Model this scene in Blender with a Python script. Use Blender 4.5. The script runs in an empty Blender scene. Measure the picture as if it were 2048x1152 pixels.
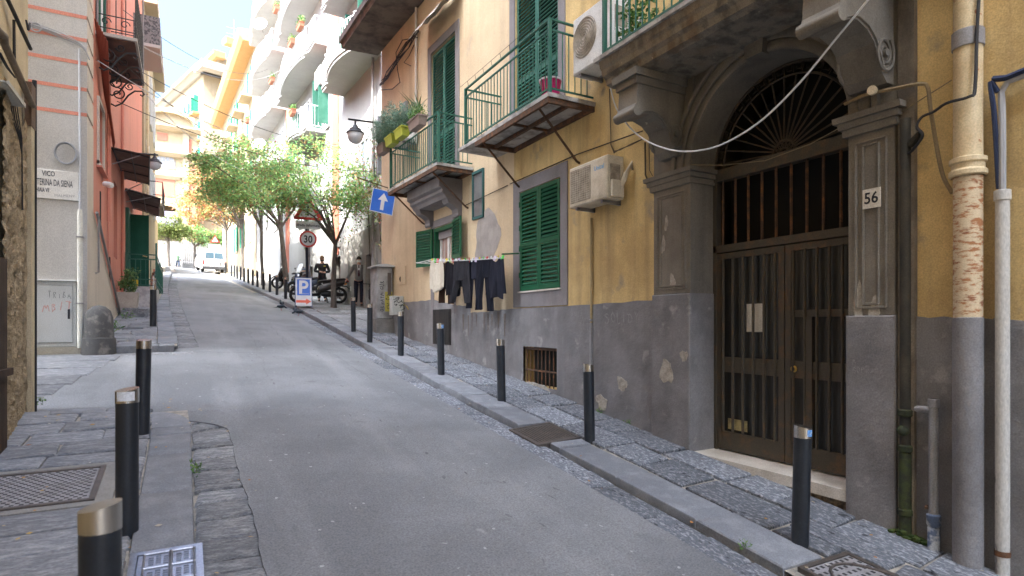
import bpy, bmesh, math, random
from mathutils import Vector, Matrix
random.seed(7)
S = bpy.context.scene
COL = S.collection
R = math.radians
# ---------------------------------------------------------------- camera, sky, sun, exposure
TH = math.atan2(654, 1180)
FOC, CX, V0 = 1180.0, 1024.0, 650.0
cd = bpy.data.cameras.new('camera'); cam = bpy.data.objects.new('camera', cd); COL.objects.link(cam)
cam.location = (0, 0, 0); cam.rotation_euler = (R(90), 0, -TH)
cd.sensor_width = 36; cd.lens = 36 * FOC / 2048; cd.shift_y = 74 / 2048
cd.clip_start = .05; cd.clip_end = 2000
cd.dof.use_dof = True; cd.dof.focus_distance = 8.0; cd.dof.aperture_fstop = 2.4
S.camera = cam
SUN = Vector((-1, -.6, 1.4)).normalized()
w = bpy.data.worlds.new('World'); S.world = w; w.use_nodes = True
nt = w.node_tree; nt.nodes.clear()
sky = nt.nodes.new('ShaderNodeTexSky'); sky.sky_type = 'NISHITA'; sky.sun_disc = False
sky.sun_elevation = math.asin(SUN.z); sky.sun_rotation = math.atan2(SUN.x, SUN.y) % (2 * math.pi)
sky.air_density = .5; sky.dust_density = 10.0; sky.ozone_density = 3.0
bg = nt.nodes.new('ShaderNodeBackground'); bg.inputs[1].default_value = .145
wo = nt.nodes.new('ShaderNodeOutputWorld')
tint = nt.nodes.new('ShaderNodeMix'); tint.data_type = 'RGBA'; tint.blend_type = 'MULTIPLY'; tint.inputs[0].default_value = 1; tint.inputs[7].default_value = (.835, .968, 1.08, 1)
nt.links.new(sky.outputs[0], tint.inputs[6]); nt.links.new(tint.outputs[2], bg.inputs[0]); nt.links.new(bg.outputs[0], wo.inputs[0])
sd = bpy.data.lights.new('sun', 'SUN'); sd.energy = 2.3; sd.angle = R(.5); sd.color = (1, .95, .86)
so = bpy.data.objects.new('sun', sd); COL.objects.link(so); so.location = (-20, -10, 40)
so.rotation_euler = SUN.to_track_quat('Z', 'Y').to_euler()
S.view_settings.view_transform = 'Standard'; S.view_settings.look = 'None'
S.view_settings.exposure = 3.15; S.view_settings.gamma = 1; S.view_settings.use_curve_mapping = False
S.cycles.max_bounces = 6; S.cycles.diffuse_bounces = 4; S.cycles.glossy_bounces = 3
# ---------------------------------------------------------------- frames: a wall's own axes (along, out, up)
_c, _s = math.cos(TH), math.sin(TH)
def ray(u, v):
    X = (u - CX) / FOC
    return Vector((_c * X + _s, -_s * X + _c, (V0 - v) / FOC))
class Fr:
    def __init__(s, ox, oy, ang=0, side=1):
        a = R(ang); s.O = Vector((ox, oy, 0)); s.T = Vector((-math.sin(a), math.cos(a), 0))
        s.N = Vector((-math.cos(a) * side, -math.sin(a) * side, 0))
    def P(s, t, o, z): return s.O + s.T * t + s.N * o + Vector((0, 0, z))
    def pix(s, u, v, o=0):
        r = ray(u, v); p = r * ((s.N.dot(s.O) + o) / s.N.dot(r)); return ((p - s.O).dot(s.T), p.z)
    def mat(s, t=0, o=0, z=0):
        p = s.P(t, o, z)
        return Matrix(((s.T.x, s.N.x, 0, p.x), (s.T.y, s.N.y, 0, p.y), (0, 0, 1, p.z), (0, 0, 0, 1)))
class World:
    def P(s, x, y, z): return Vector((x, y, z))
    def mat(s, x=0, y=0, z=0): return Matrix.Translation((x, y, z))
WD = World()
A = Fr(5.014, 0); B = Fr(5.014, 8.97, 2.4)          # street front of the yellow house: it bends a little
L = Fr(-1.46, 0, 0, -1)                             # red house, faces right
C = Fr(6.2, 16.5, 3.0)                              # white house up the street
V = Fr(0, 12.13, 90, 1)                             # side wall in the alley: t = -x, out = -y
def lerp(pts, y):
    if y <= pts[0][0]: return pts[0][1]
    for (a, b), (c, d) in zip(pts, pts[1:]):
        if y <= c: return b + (d - b) * (y - a) / (c - a)
    return pts[-1][1]
def rise(y): return .118 * min(y, 53) + .09 * max(0, y - 53)
def GL(y): return -1.77 + rise(y)
def GR(y): return -1.96 + rise(y)
XL = [(-9, .05), (7, .05), (13, -.13), (20, -.4), (30, -.66), (43, -.75), (60, -1.2), (110, -2.6)]
XR = [(-9, 3.6), (7, 3.56), (17, 3.5), (22, 3.45), (26, 3.3), (47, 2.4), (60, 2.2), (110, 1.0)]
def xl(y): return lerp(XL, y)
def xr(y): return lerp(XR, y)
def RD(x, y):
    f = (x - xl(y)) / (xr(y) - xl(y)); g = max(0, min(1, f))
    return (GL(y) - .12) * (1 - g) + (GR(y) - lerp([(-9, .035), (5, .04), (11, .10)], y)) * g + .16 * g * (1 - g) * .6 + (-.012 * (-f) if f < 0 else 0)
# ---------------------------------------------------------------- mesh builder
class MB:
    def __init__(s): s.v = []; s.f = []
    def add(s, vs, fs):
        n = len(s.v); s.v += [tuple(p) for p in vs]; s.f += [tuple(i + n for i in f) for f in fs]; return s
    def box(s, fr, a0, a1, b0, b1, c0, c1):
        P = fr.P
        return s.add([P(a, b, c) for c in (c0, c1) for b in (b0, b1) for a in (a0, a1)],
                     [(0, 2, 3, 1), (4, 5, 7, 6), (0, 1, 5, 4), (2, 6, 7, 3), (0, 4, 6, 2), (1, 3, 7, 5)])
    def cbox(s, fr, a0, a1, b0, b1, c0, c1, h):
        'box with chamfered edges on its outer (b1) face'
        P = fr.P
        vs = [P(a, b0, c) for a, c in ((a0, c0), (a1, c0), (a1, c1), (a0, c1))]
        vs += [P(a, b1 - h, c) for a, c in ((a0, c0), (a1, c0), (a1, c1), (a0, c1))]
        vs += [P(a, b1, c) for a, c in ((a0 + h, c0 + h), (a1 - h, c0 + h), (a1 - h, c1 - h), (a0 + h, c1 - h))]
        fs = [(0, 3, 2, 1), (8, 9, 10, 11)]
        for k in (0, 4):
            for i in range(4): j = (i + 1) % 4; fs.append((k + i, k + j, k + 4 + j, k + 4 + i))
        return s.add(vs, fs)
    def prism(s, pts, fn0, fn1):
        'polygon pts (2-tuples) placed by fn0(p) and fn1(p)'
        n = len(pts)
        fs = [tuple(range(n)), tuple(range(2 * n - 1, n - 1, -1))]
        for i in range(n): j = (i + 1) % n; fs.append((i, n + i, n + j, j))
        return s.add([fn0(p) for p in pts] + [fn1(p) for p in pts], fs)
    def strip(s, rows, closed=False):
        'rows of equal length joined by quads'
        n = len(rows[0]); vs = [p for r in rows for p in r]; fs = []
        for i in range(len(rows) - 1):
            for j in range(n if closed else n - 1):
                k = (j + 1) % n; fs.append((i * n + j, i * n + k, (i + 1) * n + k, (i + 1) * n + j))
        return s.add(vs, fs)
    def tube(s, pts, r, n=8, cap=True, flat=1.0):
        pts = [Vector(p) for p in pts]
        rs = r if isinstance(r, (list, tuple)) else [r] * len(pts)
        rows = []; up = None
        for i, p in enumerate(pts):
            d = (pts[min(i + 1, len(pts) - 1)] - pts[max(i - 1, 0)])
            if d.length < 1e-9: d = Vector((0, 0, 1))
            d.normalize()
            if up is None:
                up = Vector((0, 0, 1)) if abs(d.z) < .9 else Vector((1, 0, 0))
            a = d.cross(up)
            if a.length < 1e-6: a = d.orthogonal()
            a.normalize(); up = a.cross(d).normalized()
            rows.append([p + (a * math.cos(k * 2 * math.pi / n) + up * math.sin(k * 2 * math.pi / n) * flat) * rs[i] for k in range(n)])
        b = len(s.v); s.strip(rows, True)
        if cap:
            s.f.append(tuple(b + k for k in range(n))); m = b + (len(rows) - 1) * n
            s.f.append(tuple(m + k for k in reversed(range(n))))
        return s
    def lathe(s, prof, org, n=16, ax=None):
        'profile of (radius, height) turned about an axis'
        org = Vector(org); ax = Vector(ax or (0, 0, 1)).normalized(); e = ax.orthogonal().normalized(); g = ax.cross(e)
        s.strip([[org + ax * h + (e * math.cos(k * 2 * math.pi / n) + g * math.sin(k * 2 * math.pi / n)) * max(r, 1e-4) for k in range(n)] for r, h in prof], True)
        return s
    def disc(s, c, ax, r, h, n=20): return s.lathe([(0, 0), (r, 0), (r, h), (0, h)], c, n, ax)
    def ball(s, c, r, n=10, sc=(1, 1, 1)):
        c = Vector(c); rows = []
        for i in range(n // 2 + 1):
            th = math.pi * i / (n // 2)
            rows.append([c + Vector((math.sin(th) * math.cos(2 * math.pi * k / n) * sc[0], math.sin(th) * math.sin(2 * math.pi * k / n) * sc[1], math.cos(th) * sc[2])) * r for k in range(n)])
        return s.strip(rows, True)
    def mesh(s, name, m=None, smooth=True):
        me = bpy.data.meshes.new(name); me.from_pydata(s.v, [], s.f)
        bm = bmesh.new(); bm.from_mesh(me); bmesh.ops.remove_doubles(bm, verts=bm.verts, dist=1e-5)
        bmesh.ops.recalc_face_normals(bm, faces=bm.faces); bm.to_mesh(me); bm.free()
        if m: me.materials.append(m)
        if smooth:
            me.polygons.foreach_set('use_smooth', [True] * len(me.polygons)); me.set_sharp_from_angle(angle=R(38))
        return me
    def build(s, name, m, parent=None, smooth=True, **kw):
        return place(name, s.mesh(name, m, smooth), parent, **kw)
def place(name, me, parent=None, mw=None, kind=None, label=None):
    o = bpy.data.objects.new(name, me); COL.objects.link(o)
    if mw is not None: o.matrix_basis = mw
    if parent is not None: attach(o, parent)
    if kind: o['kind'] = kind
    if label: o['label'] = label
    return o
ROOTM = {}
def attach(o, parent):
    o.parent = parent
    m = ROOTM.get(parent.name)
    if m is None:                       # parent is a part: use its own stored world matrix
        m = Matrix.Identity(4)
    o.matrix_parent_inverse = m.inverted()
def thing(name, label, cat, loc=(0, 0, 0), group=None, rz=0):
    o = bpy.data.objects.new(name, None); COL.objects.link(o); o.empty_display_size = .2
    o.matrix_basis = Matrix.Translation(loc) @ Matrix.Rotation(rz, 4, 'Z')
    o['label'] = label; o['category'] = cat
    if group: o['group'] = group
    ROOTM[o.name] = Matrix.Translation(loc) @ Matrix.Rotation(rz, 4, 'Z')
    return o
def tag(o, label, cat, group=None):
    o['label'] = label; o['category'] = cat
    if group: o['group'] = group
    return o
def struct(name, mb, m, parent=None, smooth=True):
    o = mb.build(name, m, parent, smooth)
    if parent is None: o['kind'] = 'structure'
    return o
def sub(name, me, parent, mw):
    'a piece sharing mesh data, placed in world axes under a thing or a part at identity'
    o = bpy.data.objects.new(name, me); COL.objects.link(o); o.parent = parent
    m = ROOTM.get(parent.name)
    o.matrix_parent_inverse = m.inverted() if m is not None else Matrix.Identity(4)
    if m is None and tuple(parent.matrix_basis.translation) != (0, 0, 0):
        o.matrix_parent_inverse = parent.matrix_basis.inverted()
    o.matrix_basis = mw
    return o
def copy_tree(o, loc, rz=0, label=None, parent=None):
    'copy a thing (built about its own base) with its parts and sub-parts'
    r = o.copy(); COL.objects.link(r)
    if parent is None:
        r.matrix_basis = Matrix.Translation(loc) @ Matrix.Rotation(rz, 4, 'Z')
        if label: r['label'] = label
        ROOTM[r.name] = r.matrix_basis.copy()
    else: r.parent = parent
    for ch in list(o.children): copy_tree(ch, None, 0, None, r)
    return r
def sm(pts, k=5):
    'a smooth curve through the points'
    p = [Vector(q) for q in pts]; p = [p[0] * 2 - p[1]] + p + [p[-1] * 2 - p[-2]]; out = []
    for i in range(1, len(p) - 2):
        a, b, c, d = p[i - 1:i + 3]
        for j in range(k):
            t = j / k; out.append(.5 * (2 * b + (c - a) * t + (2 * a - 5 * b + 4 * c - d) * t * t + (3 * b - a - 3 * c + d) * t ** 3))
    return out + [p[-2]]
# ---------------------------------------------------------------- materials
MT = {}
def mat(name, col, col2=None, lo=.42, hi=.66, scale=3, rough=.8, metal=0, bump=.15, bscale=40, streak=0, scol=None, sscale=4,
        orand=0, spec=.35, stretch=(1, 1, 1), fine=.18, fscale=90, blot=None, blo=.68, bhi=.72, bsc=2.2, trans=0, island=None, svec=(1, 1, .06), alpha=1, bdist=.01, b2=0):
    m = bpy.data.materials.new(name); m.use_nodes = True; n = m.node_tree.nodes; l = m.node_tree.links
    p = n['Principled BSDF']; geo = n.new('ShaderNodeNewGeometry')
    p.inputs['Roughness'].default_value = rough; p.inputs['Metallic'].default_value = metal
    p.inputs['Specular IOR Level'].default_value = spec
    if trans: p.inputs['Transmission Weight'].default_value = trans
    if alpha < 1: p.inputs['Alpha'].default_value = alpha
    def mapped(sc):
        k = n.new('ShaderNodeMapping'); k.inputs['Scale'].default_value = sc; l.new(geo.outputs['Position'], k.inputs[0]); return k.outputs[0]
    base = mapped(stretch)
    def noise(sc, vec=None, det=5, ro=.6):
        k = n.new('ShaderNodeTexNoise'); k.inputs['Scale'].default_value = sc; k.inputs['Detail'].default_value = det
        k.inputs['Roughness'].default_value = ro; l.new(vec or base, k.inputs['Vector']); return k.outputs['Fac']
    def rng(s, a, b, c=0, d=1):
        k = n.new('ShaderNodeMapRange'); k.inputs[1].default_value = a; k.inputs[2].default_value = b
        k.inputs[3].default_value = c; k.inputs[4].default_value = d; l.new(s, k.inputs[0]); return k.outputs[0]
    def mix(f, a, b, mode='MIX'):
        k = n.new('ShaderNodeMix'); k.data_type = 'RGBA'; k.blend_type = mode
        for s, x in ((0, f), (6, a), (7, b)):
            if hasattr(x, 'links'): l.new(x, k.inputs[s])
            elif s == 0: k.inputs[0].default_value = x
            else: k.inputs[s].default_value = (*x, 1)
        return k.outputs[2]
    cur = tuple(col)
    if island:
        k = n.new('ShaderNodeValToRGB'); l.new(geo.outputs['Random Per Island'], k.inputs[0])
        el = k.color_ramp.elements
        while len(el) < len(island): el.new(.5)
        for i, cc in enumerate(island): el[i].position = i / max(1, len(island) - 1); el[i].color = (*cc, 1)
        cur = k.outputs[0]
    if col2: cur = mix(rng(noise(scale), lo, hi), cur, tuple(col2))
    if streak: cur = mix(rng(noise(sscale, mapped(svec)), .5, .72, 0, streak), cur, tuple(scol or [x * .4 for x in col]))
    if blot: cur = mix(rng(noise(bsc, None, 6, .55), blo, bhi), cur, tuple(blot))
    if fine: 
        cur = mix(1.0, cur, mix(rng(noise(fscale, None, 2), .3, .7), (1 - fine,) * 3, (1 + fine,) * 3), 'MULTIPLY')
    if orand:
        oi = n.new('ShaderNodeObjectInfo'); f = rng(oi.outputs['Random'], 0, 1, 1 - orand, 1 + orand)
        k = n.new('ShaderNodeCombineColor'); [l.new(f, k.inputs[i]) for i in range(3)]
        cur = mix(1.0, cur, k.outputs[0], 'MULTIPLY')
    if hasattr(cur, 'links'): l.new(cur, p.inputs['Base Color'])
    else: p.inputs['Base Color'].default_value = (*cur, 1)
    if bump:
        b = n.new('ShaderNodeBump'); b.inputs['Strength'].default_value = bump; b.inputs['Distance'].default_value = bdist
        l.new(noise(bscale, None, 6, .65), b.inputs['Height']); out = b.outputs[0]
        if b2:
            bb = n.new('ShaderNodeBump'); bb.inputs['Strength'].default_value = b2; bb.inputs['Distance'].default_value = .04
            l.new(noise(scale * 1.5, None, 4), bb.inputs['Height']); l.new(out, bb.inputs['Normal']); out = bb.outputs[0]
        l.new(out, p.inputs['Normal'])
    MT[name] = m; return m
ochre = mat('ochre_plaster', (.66, .48, .215), (.50, .35, .15), .36, .64, 1.7, streak=.7, scol=(.28, .195, .10), sscale=3.2, bump=.4, bscale=28, b2=.4, blot=(.33, .265, .17), blo=.6, bhi=.72, bsc=2.6)
peach = mat('peach_plaster', (.62, .485, .315), (.53, .405, .26), .36, .64, 1.3, streak=.5, scol=(.35, .26, .17), sscale=2.6, bump=.35, bscale=28, b2=.35, blot=(.45, .36, .26), blo=.62, bhi=.74, bsc=2.2)
dadom = mat('dado_paint', (.225, .215, .215), (.155, .147, .147), .38, .64, 2.2, streak=.45, scol=(.12, .112, .11), sscale=3, bump=.5, bscale=26, b2=.5, blot=(.30, .285, .27), blo=.62, bhi=.70, bsc=3.5)
portm = mat('portal_stone_paint', (.20, .178, .145), (.14, .125, .103), .4, .66, 2.2, streak=.45, scol=(.075, .066, .052), bump=.35, bscale=30, blot=(.38, .34, .26), blo=.725, bhi=.735, bsc=5)
trimm = mat('window_trim_paint', (.22, .20, .20), (.17, .155, .15), .4, .7, 2, streak=.25, bump=.25)
marble = mat('white_marble', (.62, .57, .50), (.44, .39, .32), .4, .7, 3, rough=.5, bump=.1)
slabm = mat('balcony_slab_stone', (.42, .40, .37), (.22, .2, .18), .45, .62, 4, bump=.3)
rustm = mat('rusty_iron', (.085, .05, .032), (.2, .085, .035), .48, .68, 9, rough=.85, bump=.3, bscale=60)
doorm = mat('brown_door_paint', (.072, .061, .046), (.12, .075, .042), .52, .7, 7, rough=.6, bump=.2, bscale=60)
greenm = mat('dark_green_paint', (.010, .085, .038), (.018, .10, .05), .4, .7, 3, rough=.45, bump=.05, fine=.1)
tealm = mat('teal_green_paint', (.020, .105, .07), (.04, .13, .095), .4, .7, 4, rough=.5, bump=.08, streak=.3, scol=(.05, .1, .075))
darkm = mat('dark_interior', (.012, .011, .009), rough=.9, bump=0, fine=0)  # near-black colour stands in for the shade inside openings
halm = mat('hallway_plaster', (.10, .085, .05), (.06, .05, .03), bump=.1)  # dark colour stands in for the unlit hall
glassm = mat('window_glass', (.02, .022, .025), rough=.06, spec=.6, bump=0, fine=0)
dglass = mat('ribbed_door_glass', (.035, .033, .028), (.02, .02, .018), rough=.25, spec=.5, bump=.25, bscale=30, stretch=(3, 3, .2))
whitem = mat('white_paint', (.72, .72, .70), (.6, .6, .58), .45, .7, 3, rough=.5, bump=.05, fine=.06)
acm = mat('yellowed_white_plastic', (.60, .54, .43), (.46, .40, .29), .45, .7, 5, rough=.45, bump=.04, streak=.35, scol=(.28, .22, .14))
acw = mat('white_plastic', (.66, .65, .62), (.52, .5, .46), .45, .7, 5, rough=.45, bump=.04, streak=.2)
greyp = mat('grey_pipe_paint', (.27, .26, .26), (.2, .19, .19), .4, .7, 5, rough=.5, bump=.1)
creamp = mat('cream_pipe_paint', (.62, .5, .31), (.5, .36, .2), .42, .7, 4, rough=.5, bump=.1, blot=(.3, .09, .03), blo=.64, bhi=.68, bsc=9)
rustpipe = mat('cream_paint_flaking_to_rust', (.58, .46, .30), (.36, .15, .06), .5, .6, 13, rough=.65, bump=.3, bscale=50, stretch=(1, 1, 3), blot=(.25, .09, .04), blo=.6, bhi=.66, bsc=7)
blackm = mat('black_cable', (.025, .025, .028), rough=.6, bump=0, fine=0)
greyc = mat('grey_cable', (.35, .35, .36), rough=.6, bump=0, fine=0)
whitec = mat('white_cable', (.6, .6, .6), rough=.5, bump=0, fine=0)
bolm = mat('bollard_black_paint', (.017, .020, .025), (.03, .034, .038), .5, .75, 9, rough=.38, bump=.1, bscale=70, blot=(.09, .035, .015), blo=.72, bhi=.74, bsc=26, spec=.5)
steel = mat('brushed_steel', (.62, .58, .52), rough=.27, metal=1, bump=.06, bscale=120, stretch=(1, 1, 14), fine=.08)
basalt = mat('basalt_paving', (.125, .133, .15), (.29, .295, .31), .5, .6, 25, rough=.72, bump=.9, bscale=18, stretch=(1.6, .8, 1), orand=.26, b2=.0, fine=.3, fscale=60, bdist=.02, blot=(.032, .035, .042), blo=.62, bhi=.68, bsc=9)
gutm = mat('gutter_stone', (.19, .192, .20), (.34, .34, .335), .45, .66, 13, rough=.75, bump=.8, bscale=20, stretch=(.7, 2.2, 1), orand=.26, fine=.36, fscale=60, bdist=.05)
pavm = mat('left_paving_stone', (.17, .176, .19), (.29, .29, .295), .45, .66, 12, rough=.75, bump=.7, bscale=18, stretch=(.7, 2, 1), orand=.2, fine=.28, fscale=60, bdist=.02)
kerbm = mat('kerb_stone', (.17, .175, .188), (.235, .24, .25), .45, .7, 6, rough=.7, bump=.35, bscale=60, orand=.12, fine=.2)
mortar = mat('sandy_mortar', (.36, .32, .265), (.22, .2, .17), .42, .6, 9, bump=.5, bscale=50)
castm = mat('cast_iron_cover', (.11, .095, .085), (.16, .13, .11), .45, .7, 12, rough=.5, metal=.5, bump=.2, bscale=60)
galv = mat('galvanised_cover', (.33, .34, .38), (.17, .165, .17), .5, .7, 7, rough=.32, metal=.7, bump=.1)
# ---------------------------------------------------------------- ground
asph = mat('worn_asphalt', (.15, .153, .158), (.215, .218, .222), .40, .66, .6, rough=.74, bump=.5, bscale=80, fine=.3, fscale=75, blot=(.145, .147, .152), blo=.64, bhi=.76, bsc=3.2, spec=.4, streak=.5, scol=(.28, .28, .282), sscale=1.6, svec=(1, .09, 1))
nn = asph.node_tree                                        # pale chewing gum spots and scuffs on the asphalt
bs = nn.nodes['Principled BSDF']; src = bs.inputs['Base Color'].links[0].from_socket
g_ = nn.nodes.new('ShaderNodeNewGeometry'); vo = nn.nodes.new('ShaderNodeTexVoronoi'); vo.inputs['Scale'].default_value = 1.9
mr = nn.nodes.new('ShaderNodeMapRange'); mr.inputs[1].default_value = .035; mr.inputs[2].default_value = .075; mr.inputs[3].default_value = .55; mr.inputs[4].default_value = 0
mx = nn.nodes.new('ShaderNodeMix'); mx.data_type = 'RGBA'; mx.inputs[7].default_value = (.34, .34, .33, 1)
wn = nn.nodes.new('ShaderNodeTexNoise'); wn.inputs['Scale'].default_value = 14; va = nn.nodes.new('ShaderNodeVectorMath'); va.operation = 'MULTIPLY_ADD'
va.inputs[1].default_value = (.12,) * 3
nn.links.new(g_.outputs['Position'], wn.inputs['Vector']); nn.links.new(wn.outputs['Color'], va.inputs[0]); nn.links.new(g_.outputs['Position'], va.inputs[2])
nn.links.new(va.outputs[0], vo.inputs['Vector']); nn.links.new(vo.outputs['Distance'], mr.inputs[0]); nn.links.new(mr.outputs[0], mx.inputs[0])
nn.links.new(src, mx.inputs[6]); nn.links.new(mx.outputs[2], bs.inputs['Base Color'])
hz = random.Random(3)
jq = [random.Random(77 + i).uniform(-1, 1) for i in range(4000)]
def jn(x): i = int(math.floor(x)); f = x - i; return jq[i % 4000] * (1 - f) + jq[(i + 1) % 4000] * f
def jag(y, k=0): y += 40 + k * 31; return .022 * jn(y * 1.7) + .010 * jn(y * 6.3) + .007 * jn(y * 19)
# one sheet of earth under everything, reaching far past the last house
mb = MB(); ys = [-40, -12] + [i * 1.0 for i in range(-10, 120, 2)] + [140, 200, 400]
mb.strip([[(x, y, min(GL(y), GR(y)) - .32) for x in (-300, -40, -8, 0, 8, 40, 300)] for y in ys])
struct('ground', mb, mortar)
# asphalt carriageway; the alley mouth on the left belongs to it
def aL(y):
    if y < 6.75: return .40 + jag(y)
    if y < 7.62: return .40 - 1.95 * (1 - math.sqrt(max(0, 1 - ((y - 6.75) / .88) ** 2))) + jag(y)
    if y < 11.95: return -7.0
    if y < 12.6: return -1.0 + (y - 11.95) * 1.75 + .1
    return xl(y) + .34 + jag(y, 1)
def aR(y): return xr(y) - .36 + jag(y, 4) * .8
ys = []; y = -9
while y < 112:
    ys.append(y); y += .06 if 6.6 < y < 7.7 or 11.8 < y < 12.8 else (.12 if y < 22 else .8)
mb = MB(); rows = []
for y in ys:
    a, b = aL(y), aR(y); xs = [a, a] + [a + (b - a) * i / 10 for i in range(1, 10)] + [b, b]
    rows.append([(x, y, RD(x, y) - (.05 if i in (0, len(xs) - 1) else 0)) for i, x in enumerate(xs)])
mb.strip(rows); struct('road', mb, asph)
# mortar bed below gutters and pavements
mb = MB()
mb.strip([[(-1.7, y, GL(y) - .028), (xl(y) - .015, y, GL(y) - .028)] for y in [-9 + .5 * i for i in range(33)] + [7.35]])
mb.strip([[(xl(y) - .3, y, RD(xl(y), y) - .045), (xl(y) + .6, y, RD(xl(y) + .6, y) - .045)] for y in [-9 + .5 * i for i in range(33)] + [7.5]])
bed_l = struct('left_pavement', mb, mortar)
mb = MB()
mb.strip([[(xl(y) - 1.7, y, GL(y) - .028), (xl(y) - .015, y, GL(y) - .028)] for y in [12.1 + i for i in range(100)]])
mb.strip([[(xl(y) - .2, y, RD(xl(y), y) - .045), (xl(y) + .6, y, RD(xl(y) + .6, y) - .045)] for y in [12.1 + i for i in range(100)]])
bed_f = struct('upper_left_pavement', mb, mortar)
mb = MB()
mb.strip([[(xr(y) + .015, y, GR(y) - .03), (5.2 if y < 15 else 8, y, GR(y) - .03)] for y in [-9 + i for i in range(112)]])
mb.strip([[(xr(y) - .6, y, RD(xr(y) - .6, y) - .045), (xr(y) + .2, y, RD(xr(y), y) - .045)] for y in [-9 + i for i in range(112)]])
bed_r = struct('right_pavement', mb, mortar)
mb = MB(); mb.strip([[(xr(y) - .034, y, RD(xr(y), y) - .03), (xr(y) + .012, y, RD(xr(y), y) - .03)] for y in [-9 + i * .5 for i in range(110)]]); mb.build('gutter_gap_strip', mat('gutter_gap_strip', (.03, .026, .022), (.07, .06, .045), bump=.5), bed_r, False)  # dark strip filling the gap between kerb and gutter stones
def stone(name, parent, m, quad, zf, th=.05, up=0, ch=.012, rng=hz, jit=.008):
    'one uneven chamfered slab over a four-cornered outline'
    q = [Vector((x + rng.uniform(-jit, jit), y + rng.uniform(-jit, jit), 0)) for x, y in quad]
    c = sum(q, Vector()) / 4; dz = up + rng.uniform(-.006, .006); tx, ty = rng.uniform(-.02, .02), rng.uniform(-.02, .02)
    def top(p): return zf(p.x, p.y) + dz + (p.x - c.x) * tx + (p.y - c.y) * ty
    vs = [(p.x, p.y, top(p) - th) for p in q] + [(p.x, p.y, top(p) - ch) for p in q]
    inn = [p + (c - p) * min(.3, ch * 1.7 / max(.05, (c - p).length)) for p in q]
    vs += [(p.x, p.y, top(p)) for p in inn] + [(c.x, c.y, top(c) + rng.uniform(-.002, .004))]
    fs = []
    for k in (0, 4):
        for i in range(4): j = (i + 1) % 4; fs.append((k + i, k + j, k + 4 + j, k + 4 + i))
    for i in range(4): fs.append((8 + i, 8 + (i + 1) % 4, 12))
    return MB().add(vs, fs).build(name, m, parent)
zL = lambda x, y: GL(y); zR = lambda x, y: GR(y)
def clear(x0, x1, y0, y1, holes): return not any(x0 < h[1] and x1 > h[0] and y0 < h[3] and y1 > h[2] for h in holes)
# near left pavement: courses across the pavement, a chequer cover let into it
hl = [(-1.6, -.48, 4.82, 5.72)]
y = -1.0
while y < 7.25:
    h = min(hz.uniform(.27, .45), 7.4 - y); x = -1.66
    if y < 4.82 < y + h + .2: h = 4.82 - y
    if 4.8 <= y < 5.72: h = 5.73 - y
    while x < -.45:
        wd = hz.uniform(.42, .75)
        x1 = x + wd if x + wd < -.62 else -.43
        if clear(x, x1, y, y + h, hl): stone('paving_stone', bed_l, pavm, [(x + .01, y + .01), (x1 - .01, y + .01), (x1 - .01, y + h - .01), (x + .01, y + h - .01)], zL, jit=.016)
        x = x1
    y += h
y = -1.0                                                     # strip of small setts the bollards stand in
while y < 7.1:
    h = hz.uniform(.14, .3)
    stone('sett', bed_l, pavm, [(-.42, y), (-.29, y), (-.29, y + h - .012), (-.42, y + h - .012)], lambda x, y: GL(y) - .008, jit=.01); y += h
ky = [-1.2, -.3, .6, 1.5, 2.4, 3.2, 4.0, 4.9, 5.8, 6.35, 6.62]
for a, b in zip(ky, ky[1:]):
    if not (3.1 < a < 3.9): stone('kerb_stone', bed_l, kerbm, [(-.28, a + .004), (.05, a + .004), (.05, b - .004), (-.28, b - .004)], zL, th=.2, ch=.012, jit=.002)
pts = [(-.28, 6.63), (.05, 6.63)] + [(.05 - .33 * (1 - math.cos(t * .26)), 6.63 + .62 * math.sin(t * .26)) for t in range(1, 7)] + [(-.30, 7.26)]
mb = MB(); mb.prism(pts, lambda p: (p[0], p[1], GL(p[1]) - .2), lambda p: (p[0], p[1], GL(p[1]) - .002)); mb.build('kerb_stone', kerbm, bed_l)
for a, b in zip([-1.66, -1.2, -.72], [-1.2, -.72, -.3]):       # end kerb along the alley
    stone('kerb_stone', bed_l, kerbm, [(a + .005, 7.42), (b - .005, 7.40), (b - .005, 7.58), (a + .005, 7.6)], zL, th=.16, jit=.004)
y = -1.0
while y < 6.6:
    h = hz.uniform(.14, .34)
    stone('gutter_stone', bed_l, gutm, [(.065, y), (.46, y), (.46, y + h - .028), (.075, y + h - .028)], lambda x, y: RD(x, y) - .012, jit=.02); y += h
for k in range(4):                                           # fan of gutter stones round the corner
    a0, a1 = R(k * 22 + 2), R(k * 22 + 20)
    def pol(r, a): return (-.28 + r * math.cos(a), 6.63 + r * 1.15 * math.sin(a) + (.16 * math.sin(a)))
    stone('gutter_stone', bed_l, gutm, [pol(.36, a0), pol(.74, a0), pol(.74, a1), pol(.36, a1)], lambda x, y: RD(x, y) - .01, jit=.008)
# paved strip in the alley
for i in range(7):
    x = -1.75 + .02 * i; y = 7.75 + i * .58
    stone('paving_stone', bed_l, pavm, [(x - .62, y), (x + .12 + .09 * i, y), (x + .17 + .09 * i, y + .56), (x - .62, y + .56)], lambda x, y: RD(-.5, y) + .012, jit=.01)
    stone('paving_stone', bed_l, pavm, [(x - 1.3, y), (x - .64, y), (x - .64, y + .56), (x - 1.3, y + .56)], lambda x, y: RD(-.5, y) + .01, jit=.01)
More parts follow.
